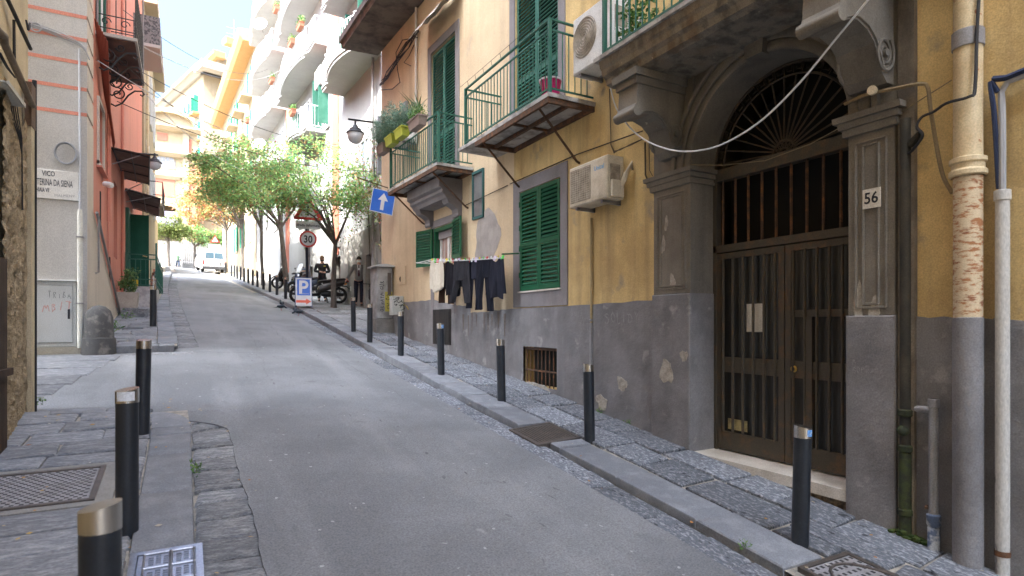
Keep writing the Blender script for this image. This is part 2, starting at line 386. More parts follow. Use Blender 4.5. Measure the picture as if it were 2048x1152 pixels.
# upper left pavement
y = 12.25
while y < 19.0:
    h = hz.uniform(.3, .5); x = -1.5; e = xl(y) - .33
    while x < e - .05:
        x1 = x + hz.uniform(.4, .7)
        if x1 > e - .2: x1 = e
        stone('paving_stone', bed_f, pavm, [(x, y), (x1 - .012, y), (x1 - .012, y + h - .012), (x, y + h - .012)], zL, jit=.012); x = x1
    y += h
y = 12.35; k = 0
while y < 60:
    b = y + hz.uniform(.7, 1.0)
    stone('kerb_stone', bed_f, kerbm, [(xl(y) - .32, y + .004), (xl(y), y + .004), (xl(b), b - .004), (xl(b) - .32, b - .004)], zL, th=.22, jit=.003); y = b
for a, b in zip([-1.48, -1.1, -.7, -.4], [-1.1, -.7, -.4, -.16]):
    stone('kerb_stone', bed_f, kerbm, [(a, 11.98), (b - .006, 11.98 + (b + 1.1) * .05), (b - .006, 12.24), (a, 12.24)], zL, th=.26, jit=.003)
y = 12.6
while y < 48:
    h = hz.uniform(.2, .42)
    stone('gutter_stone', bed_f, gutm, [(xl(y) + .012, y), (xl(y) + .37, y), (xl(y) + .37, y + h - .018), (xl(y) + .012, y + h - .018)], lambda x, y: RD(x, y) - .012, jit=.012); y += h
for a in (-.9, -.55, -.2):
    stone('gutter_stone', bed_f, gutm, [(a, 11.72), (a + .33, 11.78), (a + .33, 11.97), (a, 11.96)], lambda x, y: RD(x, y) + .004, jit=.01)
# right pavement
y = -1.2; i = 0
hr = [(3.4, 4.02, 5.55, 6.27), (3.6, 4.25, 1.7, 2.62)]
while y < 47:
    b = y + (hz.uniform(.75, 1.05) if y < 20 else 1.6)
    for h in hr:
        if y < h[2] < b: b = h[2]
        if h[2] <= y < h[3]: b = h[3] + .001
    if clear(xr(y), xr(y) + .3, y + .01, b - .01, hr):
        stone('kerb_stone', bed_r, kerbm, [(xr(y), y + .004), (xr(y) + .42, y + .004), (xr(b) + .42, b - .004), (xr(b), b - .004)], zR, th=.2, jit=.003)
    y = b
for j, (f0, f1) in enumerate(((0, .5), (.5, 1))):
    y = -1.2 - .3 * j
    while y < 15.2:
        b = y + hz.uniform(.5, .95)
        x0, x1 = xr(y) + .46, 5.0 - max(0, y - 9) * .042
        xa, xb = x0 + (x1 - x0) * f0 + .008 * j, x0 + (x1 - x0) * f1 - .012 * (1 - j)
        if not clear(xa, xb, y, b, [(3.6, 4.25, 1.75, 2.6)]):
            if b > 2.75: stone('paving_stone', bed_r, basalt, [(xa + .01, 2.62), (4.245, 2.63), (4.245, b - .02), (xa + .01, b - .02)], zR, jit=.01)
            xa = 4.265
        if True:
            s = .07 * (xb - xa)
            stone('paving_stone', bed_r, basalt, [(xa + .01, y + .02), (xb - .012, y + .02 + s), (xb - .012, b - .02 + s), (xa + .01, b - .02)], zR, jit=.024, ch=.009)
        y = b
y = 15.25
while y < 30:                                                # forecourt where the lane opens
    x = xr(y) + .46
    while x < 7:
        stone('paving_stone', bed_r, gutm, [(x, y), (x + .78, y), (x + .78, y + .56), (x, y + .56)], zR, jit=.012); x += .8
    y += .585
y = -1.0
while y < 30:
    h = hz.uniform(.35, .7)
    stone('gutter_stone', bed_r, basalt, [(xr(y) - .4, y), (xr(y) - .032, y), (xr(y + h) - .032, y + h - .014), (xr(y + h) - .4, y + h - .014)], lambda x, y: RD(x, y) - .012, jit=.01); y += h
# cracks, scuffs and gum on the asphalt
rk = random.Random(91)
def mark(mb, x, y, lx, ly, ang, n=9):
    ca, sa = math.cos(ang), math.sin(ang); pts = []
    for i in range(n):
        a = 2 * math.pi * i / n; k = rk.uniform(.55, 1.15); u, v = lx * k * math.cos(a), ly * k * math.sin(a); px, py = x + u * ca - v * sa, y + u * sa + v * ca; pts.append((px, py, RD(px, py) + .003))
    mb.add(pts, [tuple(range(n))])
road = bpy.data.objects['road']
mb = MB()
for k in range(70):
    y = rk.uniform(1.5, 16) ; mark(mb, rk.uniform(.7, 3.0), y, rk.uniform(.02, .09), rk.uniform(.006, .018), math.pi / 2 + rk.uniform(-.5, .5))
o = mb.build('dark_scuff', mat('oily_scuff', (.11, .11, .115), (.16, .16, .165), .4, .6, 30, bump=.3, bscale=80), road, False); o['kind'] = 'stuff'
mb = MB()
for k in range(130): y = rk.uniform(2, 20); mark(mb, rk.uniform(-.2, 3.0) if y > 8 else rk.uniform(.6, 3.0), y, rk.uniform(.008, .022), rk.uniform(.008, .018), rk.uniform(0, 3), 8)
o = mb.build('chewing_gum', mat('gum_spot', (.36, .36, .355), bump=0), road, False); o['kind'] = 'stuff'
mb = MB()
for x0, y0, y1, dx in ((1.05, 9.5, 15, .3), (2.7, 8, 15, -.2), (1.9, 13, 22, .25)):
    n = 60; rows = []
    for i in range(n + 1):
        y = y0 + (y1 - y0) * i / n; x = x0 + dx * i / n + .05 * jn(y * 2.1 + x0 * 50) + .03 * jn(y * 9 + x0 * 50); w = .003 * (1 + .7 * jn(y * 5)); rows.append([(x - w, y, RD(x, y) + .0025), (x + w, y, RD(x, y) + .0025)])
    mb.strip(rows)
o = mb.build('crack', mat('asphalt_crack', (.12, .12, .125), bump=0), road, False); o['kind'] = 'stuff'
# covers let into the pavements
def cover(name, label, m, x0, x1, y0, y1, zf, up=.006, plate=None):
    t = thing(name, label, 'cover', ((x0 + x1) / 2, (y0 + y1) / 2, zf(0, (y0 + y1) / 2)))
    mb = MB()
    for a, b, c, d in ((x0, x1, y0, y0 + .035), (x0, x1, y1 - .035, y1), (x0, x0 + .035, y0 + .036, y1 - .036), (x1 - .035, x1, y0 + .036, y1 - .036)):
        mb.add([(x, y, zf(x, y) + z) for z in (-.06, up) for x, y in ((a, c), (b, c), (b, d), (a, d))], [(3, 2, 1, 0), (4, 5, 6, 7)] + [(i, (i + 1) % 4, 4 + (i + 1) % 4, 4 + i) for i in range(4)])
    mb.build('frame', m, t)
    mb = MB(); a, b, c, d = x0 + .04, x1 - .04, y0 + .04, y1 - .04
    mb.add([(x, y, zf(x, y) + z) for z in (-.06, up - .006) for x, y in ((a, c), (b, c), (b, d), (a, d))], [(3, 2, 1, 0), (4, 5, 6, 7)] + [(i, (i + 1) % 4, 4 + (i + 1) % 4, 4 + i) for i in range(4)])
    mb.build('plate', plate or m, t)
    return t
def bumps(name, t, m, pts, zf, sx, sy, h):
    mb = MB()
    for x, y in pts:
        mb.add([(x + a * sx * k, y + b * sy * k, zf(x, y + b * sy * k) + z) for z, k in ((-.002, 1), (h, .8)) for a, b in ((-1, -1), (1, -1), (1, 1), (-1, 1))],
               [(4, 5, 6, 7)] + [(i, (i + 1) % 4, 4 + (i + 1) % 4, 4 + i) for i in range(4)])
    o = mb.build(name, m, t); o['kind'] = 'stuff'; return o
platem = mat('worn_grey_plate', (.27, .26, .265), (.19, .18, .175), .42, .66, 9, rough=.55, bump=.2, bscale=60); holem = mat('hole_shade', (.035, .033, .035), bump=0)  # dark raised dots painted to read as shaded holes
t = cover('chequer_cover', 'wide studded iron cover in the left pavement beside the second bollard', castm, -1.42, -.54, 4.9, 5.62, zL, plate=platem)
bumps('hole_dot', t, holem, [(-1.36 + i * .052 + (j % 2) * .026, 4.965 + j * .033) for i in range(15) for j in range(19)], zL, .014, .008, .0022)
mb = MB()
for a, b, c, d in ((-1.5, -.44, 4.83, 4.9), (-1.5, -.44, 5.62, 5.71), (-.54, -.44, 4.9, 5.62)):
    mb.add([(x, y, GL(y) + z) for z in (-.06, -.004) for x, y in ((a, c), (b, c), (b, d), (a, d))], [(4, 5, 6, 7)] + [(i, (i + 1) % 4, 4 + (i + 1) % 4, 4 + i) for i in range(4)])
mb.build('cement_collar', mat('cement_collar', (.25, .24, .22), (.18, .17, .16), bump=.4, bscale=50), bed_l)
t = cover('cable_duct_cover', 'shiny galvanised duct cover with raised bars set in the left kerb', galv, -.27, .09, 3.2, 3.97, zL)
mb = MB()
for j in range(4):
    for i in range(2):
        x0, y0 = -.2 + i * .135, 3.27 + j * .168
        mb.tube([(x0 + .0, y0, GL(y0) + .004), (x0 + .0, y0 + .15, GL(y0 + .15) + .004)], .006, 4)
        mb.tube([(x0, y0 + .155, GL(y0 + .155) + .004), (x0 + .12, y0 + .155, GL(y0 + .155) + .004)], .006, 4)
for x in (-.07, .045): mb.tube([(x, 3.25, GL(3.25) + .004), (x, 3.93, GL(3.93) + .004)], .009, 4)
mb.build('rib', galv, t)
bumps('stud', t, galv, [(-.165 + i * .036 + (k) * .135, 3.295 + j * .168 + q * .026 + (i % 2) * .013) for k in range(2) for i in range(3) for j in range(4) for q in range(4)], zL, .014, .005, .009)
zH = lambda x, y: RD(xr(y), y) + .012 + (GR(y) - RD(xr(y), y) - .012) * max(0, min(1, (x - 3.45) / .5))
t = cover('iron_hatch', 'rusty ribbed iron hatch set in the right kerb below the drainpipe', castm, 3.42, 4.0, 5.58, 6.25, zH)
bumps('rib', t, castm, [(3.50 + i * .036, 5.915) for i in range(13)], zH, .011, .28, .008)
t = cover('manhole_cover', 'square cast iron manhole cover with a round lid at the right kerb', castm, 3.66, 4.22, 1.75, 2.58, zR, plate=platem)
rim = [(3.94 + .245 * math.cos(a * math.pi / 12), 2.16 + .33 * math.sin(a * math.pi / 12)) for a in range(25)]
MB().tube([(x, y, GR(y) + .004) for x, y in rim], .011, 5).build('lid_rim', castm, t)
bumps('hole_dot', t, holem, [(3.72 + i * .055, 1.83 + j * .062) for i in range(9) for j in range(12)], zR, .013, .016, .0022)
# ---------------------------------------------------------------- the yellow house on the right
def holes_wall(mb, fr, t0, t1, z0, z1, holes, o=0, depth=.3):
    ts = sorted({t0, t1, *[h[0] for h in holes], *[h[1] for h in holes]}); zs = sorted({z0, z1, *[h[2] for h in holes], *[h[3] for h in holes]})
    P = fr.P
    for a, b in zip(ts, ts[1:]):
        for c, d in zip(zs, zs[1:]):
            m, n = (a + b) / 2, (c + d) / 2
            if any(h[0] < m < h[1] and h[2] < n < h[3] for h in holes): continue
            mb.add([P(a, o, c), P(b, o, c), P(b, o, d), P(a, o, d)], [(0, 1, 2, 3)])
    for a, b, c, d in holes:
        for p, q in (((a, c), (b, c)), ((b, c), (b, d)), ((b, d), (a, d)), ((a, d), (a, c))):
            mb.add([P(p[0], o, p[1]), P(q[0], o, q[1]), P(q[0], o - depth, q[1]), P(p[0], o - depth, p[1])], [(0, 1, 2, 3)])
    return mb
def slat_mesh(w, m, h=.034, t=.008, tilt=38):
    c, s = math.cos(R(tilt)), math.sin(R(tilt)); mb = MB()
    q = [(-t, -h), (t, -h), (t, h), (-t, h)]
    q = [(a * c - b * s * -1 * 0 - b * s, a * s + b * c) for a, b in q]
    mb.prism(q, lambda p: (-w / 2, p[0], p[1]), lambda p: (w / 2, p[0], p[1])); return mb.mesh('slat', m, False)
def shutter(par, fr, t0, t1, z0, z1, o, m, splits=(), fw=.055, th=.04, pitch=.05, name='shutter', solid=(), sk=.62):
    'louvred leaf: stiles and rails as one frame, every slat a piece of its own'
    mb = MB(); zs = [z0, *splits, z1]
    mb.box(fr, t0, t0 + fw, o, o + th, z0, z1); mb.box(fr, t1 - fw, t1, o, o + th, z0, z1)
    rails = [(z0, z0 + fw * 1.5)] + [(s - fw * .8, s + fw * .8) for s in splits] + [(z1 - fw, z1)]
    for a, b in rails: mb.box(fr, t0 + fw, t1 - fw, o + .002, o + th - .002, a, b)
    par_o = mb.build(name, m, par, False)
    me = slat_mesh(t1 - t0 - 2 * fw - .004, m, pitch * sk)
    for i in range(len(rails) - 1):
        a, b = rails[i][1], rails[i + 1][0]
        if i in solid:
            MB().box(fr, t0 + fw, t1 - fw, o + .01, o + th - .012, a, b).build('panel', m, par_o, False); continue
        n = max(1, int((b - a) / pitch))
        for k in range(n): sub('slat', me, par_o, fr.mat((t0 + t1) / 2, o + th / 2, a + (k + .5) * (b - a) / n))
    return par_o
yh = thing('yellow_house', 'ochre yellow house with grey base, green balconies and an arched iron door', 'house', (5.3, 5, GR(5)))
DH = (3.023, 4.826, -1.443, 2.66)         # door opening t0,t1,z0,z1
holesA = [(2.9, 4.95, -1.6, 2.74), (7.50, 8.74, .565, 2.255), (7.6, 8.64, -1.0, -.36), (7.55, 8.93, 3.14, 6.1)]
mb = MB(); holes_wall(mb, A, -9, 8.97, -3.4, 8.4, holesA); mb.build('wall', ochre, yh, False)
holesB = [(2.36, 3.40, 1.38, 2.15), (2.30, 3.55, 3.12, 6.1)]
mb = MB(); holes_wall(mb, B, 0, 6.95, -3.4, 8.4, holesB); mb.build('wall', peach, yh, False)
mb = MB()                                  # end wall at the lane, back and roof
mb.add([B.P(6.95, 0, -3.4), B.P(6.95, -8, -3.4), B.P(6.95, -8, 14), B.P(6.95, 0, 14)], [(0, 1, 2, 3)])
mb.box(A, -9, 16.3, -9, -2.2, -3.4, 14); mb.box(A, -9, 16.3, -2.2, -.31, 8.4, 14)
mb.add([A.P(-9, 0, 8.4), A.P(8.97, 0, 8.4), A.P(8.97, 0, 14), A.P(-9, 0, 14)], [(0, 1, 2, 3)])
mb.add([B.P(0, 0, 8.4), B.P(6.95, 0, 8.4), B.P(6.95, 0, 14), B.P(0, 0, 14)], [(0, 1, 2, 3)])
mb.build('upper_wall', peach, yh, False)
mb = MB(); mb.box(A, 6.2, 16.2, -.34, -.30, -1.2, 7.5); mb.build('room_shade_sheet', darkm, yh, False)  # thin dark sheet, painted shade in place of rooms behind the windows
# grey painted base, proud of the plaster
mb = MB()
def dado(fr, pts, o=.014, zb=-3.3, nd=6):
    for (a, za), (b, zb_) in zip(pts, pts[1:]):
        for i in range(nd):
            f0, f1 = i / nd, (i + 1) / nd
            j0, j1 = .008 * math.sin(a * 9 + f0 * 17), .008 * math.sin(a * 9 + f1 * 17)
            ta, tb = a + (b - a) * f0, a + (b - a) * f1; ya, yb = za + (zb_ - za) * f0 + j0, za + (zb_ - za) * f1 + j1
            mb.add([fr.P(ta, .001, zb), fr.P(tb, .001, zb), fr.P(ta, o, zb), fr.P(tb, o, zb), fr.P(ta, .001, ya), fr.P(tb, .001, yb), fr.P(ta, o, ya), fr.P(tb, o, yb)], [(2, 3, 7, 6), (4, 5, 7, 6)])
def dado_h(fr, a, b, z, holes, o=.014):
    holes_wall(mb, fr, a, b, -3.3, z, [h for h in holes if a < (h[0] + h[1]) / 2 < b and h[2] < z], o, .05)
dado(A, [(-9, -.1), (1.2, -.02), (2.0, .045), (2.62, .07)]); dado(A, [(5.44, .305), (7.3, .285)])
dado_h(A, 7.3, 8.97, .285, holesA[2:3]); dado(B, [(0, .285), (.78, .262)]); dado(B, [(.78, .25), (1.62, .248)]); dado(B, [(1.62, .36), (2.36, .42), (3.4, .565), (4.86, .562), (6.95, .58)])
mb.build('grey_base', dadom, yh, False)
# ---- portal
AP = DH; tc = (AP[0] + AP[1]) / 2; rr = (AP[1] - AP[0]) / 2; zs = 1.765
mb = MB()
n = 28; arc = [(tc + rr * math.cos(math.pi * i / n), zs + rr * math.sin(math.pi * i / n)) for i in range(n + 1)]
for (a, za), (b, zb) in zip(arc, arc[1:]): # spandrel plate over the arch, with the soffit
    mb.add([A.P(a, .035, za), A.P(b, .035, zb), A.P(b, .035, 2.98), A.P(a, .035, 2.98)], [(0, 1, 2, 3)])
    mb.add([A.P(a, .035, za), A.P(b, .035, zb), A.P(b, -.36, zb), A.P(a, -.36, za)], [(0, 1, 2, 3)])
for a, b in ((2.63, AP[0]), (AP[1], 5.43)):
    mb.box(A, a, b, .002, .035, zs - .1, 2.98)
mb.build('portal_surround', portm, yh); port = yh.children[-1]
def ring(r0, r1, o0, o1):
    mb = MB(); rows = []
    for i in range(n + 1):
        c, s = math.cos(math.pi * i / n), math.sin(math.pi * i / n)
        rows.append([A.P(tc + r * c, o, zs + r * s) for r, o in ((r0, .03), (r0, o1), (r0 + .02, o1 + .008), (r1 - .02, o1 + .008), (r1, o1), (r1, .03))])
    return mb.strip(rows)
for r0, r1, o1 in ((.005, .09, .05), (.10, .20, .065), (.215, .265, .085)): ring(rr + r0, rr + r1, .03, o1).build('arch_moulding', portm, port)
mb = MB(); mb.prism([(-.1, 0), (.1, 0), (.13, .36), (-.13, .36)], lambda p: A.P(tc + p[0], .03, zs + rr - .02 + p[1]), lambda p: A.P(tc + p[0], .13, zs + rr - .02 + p[1])); mb.build('keystone', portm, port)
for sg in (-1, 1):                          # sunk spandrel panels
    mb = MB(); q = [(sg * .2, 2.92), (sg * .86, 2.92), (sg * .86, zs + .78), (sg * .5, zs + rr + .24)]
    for p, r in zip(q, q[1:] + q[:1]): mb.tube([A.P(tc + p[0], .045, p[1]), A.P(tc + r[0], .045, r[1])], .016, 5)
    mb.build('panel_moulding', portm, port)
def pilaster(t0, t1, zb, zped):
    p = MB(); p.cbox(A, t0, t1, -.36, .05, zped, 1.63, .006); pl = p.build('pilaster', portm, yh)
    w = t1 - t0
    for k, (d, o) in enumerate(((.07, .052), (.13, .052))):
        m2 = MB(); a, b, c, d2 = t0 + d, t1 - d, zped + .03 + d * .5, 1.56 - d * .5
        for r in (((a, c), (b, c)), ((b, c), (b, d2)), ((b, d2), (a, d2)), ((a, d2), (a, c))): m2.tube([A.P(r[0][0], o, r[0][1]), A.P(r[1][0], o, r[1][1])], .013, 5)
        m2.build('panel_moulding', portm, pl)
    MB().cbox(A, t0 - .012, t1 + .012, -.36, .072, zb, zped, .012).build('pedestal', dadom, pl)
    mb = MB()
    for a, b, e in ((1.60, 1.66, .03), (1.663, 1.715, .055), (1.718, 1.765, .085)):
        mb.prism([(t0 - e, -.34), (t1 + e, -.34), (t1 + e, .05 + e), (t0 - e, .05 + e)], lambda p: A.P(p[0], p[1], a), lambda p: A.P(p[0] , p[1] + .012, b))
    mb.build('capital', portm, pl)
    return pl
pilaster(4.826, 5.42, -3.3, .36); pilaster(2.64, 3.023, -3.3, .08)
mb = MB(); mb.box(A, 2.50, 2.62, .001, .05, -3.3, 2.95); mb.build('stucco_edge', mat('weathered_stucco', (.24, .2, .15), (.12, .1, .08), bump=.6, bscale=25, streak=.6, scol=(.06, .05, .04)), yh, False)
# consoles and the balcony they carry
def console(t0, t1):
    prof = [(0, 1.93), (.10, 1.93), (.16, 1.99), (.21, 2.10), (.27, 2.21), (.37, 2.29), (.50, 2.33), (.60, 2.31), (.69, 2.27), (.735, 2.30), (.74, 2.36), (.71, 2.41), (.70, 2.62), (0, 2.62)]
    mb = MB(); mb.prism(prof, lambda p: A.P(t0, p[0] + .03, p[1]), lambda p: A.P(t1, p[0] + .03, p[1])); c = mb.build('console', portm, port, False)
    for tt, sg in ((t0, -1), (t1, 1)):
        mb = MB(); pts = []
        for i in range(40):
            a = i * .38; r = .125 * (1 - i / 46); pts.append(A.P(tt + sg * .006, .17 + r * math.cos(a + 2.2), 2.15 + r * math.sin(a + 2.2) * 1.25))
        mb.tube(pts, [.018 * (1 - i / 70) for i in range(40)], 6)
        mb.disc(A.P(tt, .17, 2.15), A.T * sg, .03, .03, 10)
        edge = [A.P(tt + sg * .004, p[0] + .02, p[1] + .03) for p in prof[2:10]]; mb.tube(edge, .014, 5)
        mb.build('volute', portm, port)
    MB().tube([A.P(t0 - .02, .745, 2.315), A.P(t1 + .02, .745, 2.315)], .055, 10).build('console_roll', portm, port)
    mb = MB()
    for a, b, e in ((2.62, 2.70, .02), (2.70, 2.78, .05)): mb.box(A, t0 - e, t1 + e, .03, .74 + e, a, b)
    mb.build('console_block', portm, port, False)
console(4.93, 5.24); console(2.66, 2.97)
prof = [(0, 2.78), (.62, 2.78), (.70, 2.80), (.72, 2.86), (.765, 2.89), (.775, 2.95), (.80, 2.98), (.815, 3.05), (0, 3.05)]
mb = MB(); mb.prism(prof, lambda p: A.P(2.40, p[0], p[1]), lambda p: A.P(5.50, p[0], p[1])); bs3 = mb.build('balcony_slab', mat('balcony_moulding', (.24, .21, .165), (.12, .105, .085), .45, .6, 6, streak=.5, scol=(.2, .115, .05), bump=.35, blot=(.5, .44, .34), blo=.7, bhi=.72, bsc=14), yh, False)
MB().box(A, 2.36, 5.56, 0, .85, 3.05, 3.095).build('marble_edge', slabm, bs3, False)
def bar_mesh(h, r, m, name='baluster', n=6):
    return MB().tube([(0, 0, 0), (0, 0, h)], r, n).mesh(name, m)
def railing(par, fr, t0, t1, o, z, h, m, pitch=.105, ends=True, pr=.022, br=.0085, rails=(.07, .86, 1.0), name='balcony_railing', ow=0, posts=None):
    mb = MB(); hs = [z + h * k for k in rails]
    for k, hz_ in enumerate(hs):
        r = .018 if k == len(hs) - 1 else .012
        mb.box(fr, t0, t1, o - r, o + r, hz_ - .011, hz_ + .011)
        if ends:
            for t in (t0, t1): mb.box(fr, t - r, t + r, ow, o - r - .001, hz_ - .0105, hz_ + .0105)
    for t in (posts or (t0, t1)): mb.box(fr, t - pr, t + pr, o - pr, o + pr, z - .02, z + h + .012)
    r_ = mb.build(name, m, par, False)
    me = bar_mesh(h * (rails[-2] - rails[0]), br, m)
    k = int((t1 - t0) / pitch)
    for i in range(1, k): sub('baluster', me, r_, fr.mat(t0 + (t1 - t0) * i / k, o, hs[0]))
    if ends:
        e = int((o - ow) / pitch)
        for t in (t0, t1):
            for i in range(1, e + 1): sub('baluster', me, r_, fr.mat(t, o - (o - ow) * i / (e + 1), hs[0]))
    return r_
railing(yh, A, 2.45, 5.46, .76, 3.1, 1.0, tealm)
# tall closed shutters behind the balconies
for fr, t0, t1 in ((A, 7.55, 8.93), (B, 2.30, 3.55)):
    m_ = (t0 + t1) / 2
    for a, b in ((t0 + .03, m_ - .004), (m_ + .004, t1 - .03)): shutter(yh, fr, a, b, 3.16, 6.06, -.06, tealm, splits=(3.25, 4.18), pitch=.062, solid=(0,))
    mb = MB(); mb.box(fr, t0 - .17, t0, .001, .025, 3.1, 6.2); mb.box(fr, t1, t1 + .17, .001, .025, 3.1, 6.2); mb.box(fr, t0 - .17, t1 + .17, .001, .027, 6.1, 6.28)
    mb.build('window_trim', trimm, yh, False)
# french window over the portal: pale curtain and one open green shutter
fwm = mat('pale_blue_curtain', (.42, .52, .58), (.34, .43, .5), scale=4, stretch=(1, 8, .1), bump=.1)
MB().box(A, 3.3, 4.72, .002, .02, 3.1, 5.4).build('french_window', fwm, yh, False)
shutter(yh, A, 3.0, 3.36, 3.12, 5.4, .03, tealm, splits=(4.0,), pitch=.06)
# closed shutters at street level
mb = MB()
for a, b, c, d in ((8.745, 9.02, .30, 2.46), (7.31, 7.495, .30, 2.46), (7.495, 8.745, 2.26, 2.46), (7.495, 8.745, .30, .545)): 
    if b > 8.97: b = 8.968
    mb.box(A, a, b, .002, .022, c, d)
mb.build('window_trim', trimm, yh, False)
MB().box(A, 7.47, 8.77, -.02, .045, .545, .568).build('sill', marble, yh, False)
cur = mat('net_curtain', (.62, .56, .38), rough=.9, bump=0)
MB().box(A, 7.52, 8.72, -.12, -.11, .6, 1.35).build('window_blind', cur, yh, False)
for a, b in ((7.515, 8.118), (8.124, 8.735)):
    s_ = shutter(yh, A, a, b, .575, 2.245, -.02, greenm, splits=(1.335,), pitch=.062, fw=.062, sk=.46)
    MB().box(A, a, b, .02, .032, 1.32, 1.35).build('rail', greenm, s_, False)
    for z in (.8, 1.25, 1.6, 2.0):
        e = a if a < 7.6 else b
        MB().box(A, e - .012, e + .012, .02, .036, z, z + .09).build('hinge', greenm, s_, False)
# open shutters and the window with half raised roller blind
mb = MB(); mb.box(B, 2.36, 2.43, -.10, .01, 1.38, 2.14); mb.box(B, 3.33, 3.40, -.10, .01, 1.38, 2.14); mb.box(B, 2.43, 3.33, -.10, .01, 2.06, 2.14)
wf = mb.build('window_frame', greenm, yh, False)
mb = MB()
for a, b in ((2.43, 2.49), (2.86, 2.95), (3.27, 3.33)): mb.box(B, a, b, -.16, -.11, 1.38, 2.06)
mb.box(B, 2.49, 3.27, -.16, -.111, 1.38, 1.43); mb.build('sash', whitem, wf, False)
for a, b in ((2.49, 2.86), (2.95, 3.27)): MB().box(B, a, b, -.145, -.135, 1.43, 2.0).build('pane', mat('curtained_glass', (.36, .21, .17), (.5, .44, .4), .45, .55, 5, rough=.1, stretch=(1, 6, .1), bump=0), wf, False)
MB().box(B, 2.44, 3.32, -.12, -.07, 1.9, 2.055).build('roller_blind', mat('grey_roller_blind', (.22, .2, .2), bump=.1), wf, False)
mb = MB(); mb.box(B, 3.40, 3.56, .001, .02, .25, 2.32); mb.box(B, 2.30, 3.40, .001, .02, 2.16, 2.32); mb.box(B, 2.30, 2.36, .001, .02, .25, 2.16); mb.build('window_trim', trimm, yh, False)
def turned(fr, t, o, ang):
    f2 = Fr(0, 0); p = fr.P(t, o, 0); f2.O = Vector((p.x, p.y, 0)); q = Matrix.Rotation(R(ang), 3, 'Z'); f2.T = q @ fr.T; f2.N = q @ fr.N; return f2
f2 = turned(B, 3.40, .03, 12); shutter(yh, f2, .0, .62, 1.32, 2.14, .0, greenm, pitch=.06)
f2 = turned(B, 2.36, .03, -10); shutter(yh, f2, -.60, .0, 1.36, 2.17, .0, greenm, pitch=.06)
# narrow fixed window
mb = MB(); mb.box(B, 1.07, 1.11, .001, .04, 2.05, 2.98); mb.box(B, 1.48, 1.52, .001, .04, 2.05, 2.98); mb.box(B, 1.11, 1.48, .001, .04, 2.05, 2.10); mb.box(B, 1.11, 1.48, .001, .04, 2.93, 2.98)
w_ = mb.build('narrow_window', mat('blue_green_frame', (.03, .09, .085), bump=0), yh, False); MB().box(B, 1.11, 1.48, .001, .012, 2.10, 2.93).build('pane', mat('dusty_glass', (.17, .165, .16), (.1, .1, .1), rough=.3, bump=0), w_, False)
# bare plaster patch where the yellow has come off
def blob(fr, cx, cz, rx, rz, o, seed, n=26, am=.16):
    q = random.Random(seed); ph = [q.uniform(0, 6.3) for _ in range(4)]
    pts = []
    for i in range(n):
        a = 2 * math.pi * i / n; k = 1 + am * (math.sin(2 * a + ph[0]) * .6 + math.sin(3 * a + ph[1]) * .5 + math.sin(5 * a + ph[2]) * .35 + math.sin(9 * a + ph[3]) * .2)
        pts.append((cx + rx * k * math.cos(a), cz + rz * k * math.sin(a)))
    mb = MB(); mb.prism(pts, lambda p: fr.P(p[0], o - .012, p[1]), lambda p: fr.P(p[0], o, p[1])); return mb
bare = mat('bare_cement_plaster', (.36, .32, .29), (.27, .24, .22), .4, .65, 4, streak=.3, bump=.3)
blob(B, .98, 1.62, .50, .52, .006, 5).build('bare_plaster_patch', bare, yh, False)
chip = mat('exposed_stucco', (.40, .36, .30), (.25, .22, .18), .4, .65, 14, bump=.6, bscale=30)
for fr, x, z, rx, rz, o, sd_ in ((A, 6.05, -.77, .085, .10, .02, 1), (A, 6.48, -1.06, .12, .10, .02, 2), (A, 5.18, -.55, .09, .16, .075, 3), (A, 4.9, -.35, .05, .07, .075, 8), (A, 2.93, .19, .035, .16, .055, 9), (A, 2.80, .13, .045, .1, .055, 10), (A, 5.25, .95, .03, .1, .055, 11), (A, 5.2, 1.2, .025, .09, .055, 12), (A, 6.75, -.95, .03, .03, .02, 13), (A, 8.2, -1.02, .42, .07, .02, 6), (A, 5.1, .5, .04, .1, .055, 14)):
    blob(fr, x, z, rx, rz, o, sd_, 18, .3).build('paint_chip', chip, yh, False)
# barred cellar opening
mb = MB(); mb.box(A, 7.6, 8.64, -.34, -.20, -1.02, -.34); mb.build('cellar_back', darkm, yh, False)
mb = MB(); mb.box(A, 7.6, 8.64, -.06, -.03, -.76, -.735); mb.box(A, 7.6, 8.64, -.06, -.03, -.41, -.37); g_ = mb.build('cellar_grille', rustm, yh, False)
me = bar_mesh(.66, .011, rustm, 'bar')
for i in range(9): sub('bar', me, g_, A.mat(7.66 + i * .117, -.045, -1.02))
# meter door and hatch
mb = MB(); mb.box(B, 2.50, 3.42, .016, .03, -.42, .34); md = mb.build('meter_door', mat('black_weathered_wood', (.018, .016, .015), (.04, .035, .03), .45, .6, 6, stretch=(4, 4, .3), rough=.6, bump=.2), yh, False)
MB().box(B, 2.56, 3.36, .03, .04, -.36, .28).build('panel', md.data.materials[0], md, False)
mb = MB(); mb.cbox(B, 5.12, 5.54, .001, .02, 1.02, 1.47, .006); h_ = mb.build('wall_hatch', peach, yh, False); MB().ball(B.P(5.45, .022, 1.16), .05, 8, (.6, .3, 1.4)).build('keyhole', darkm, h_)
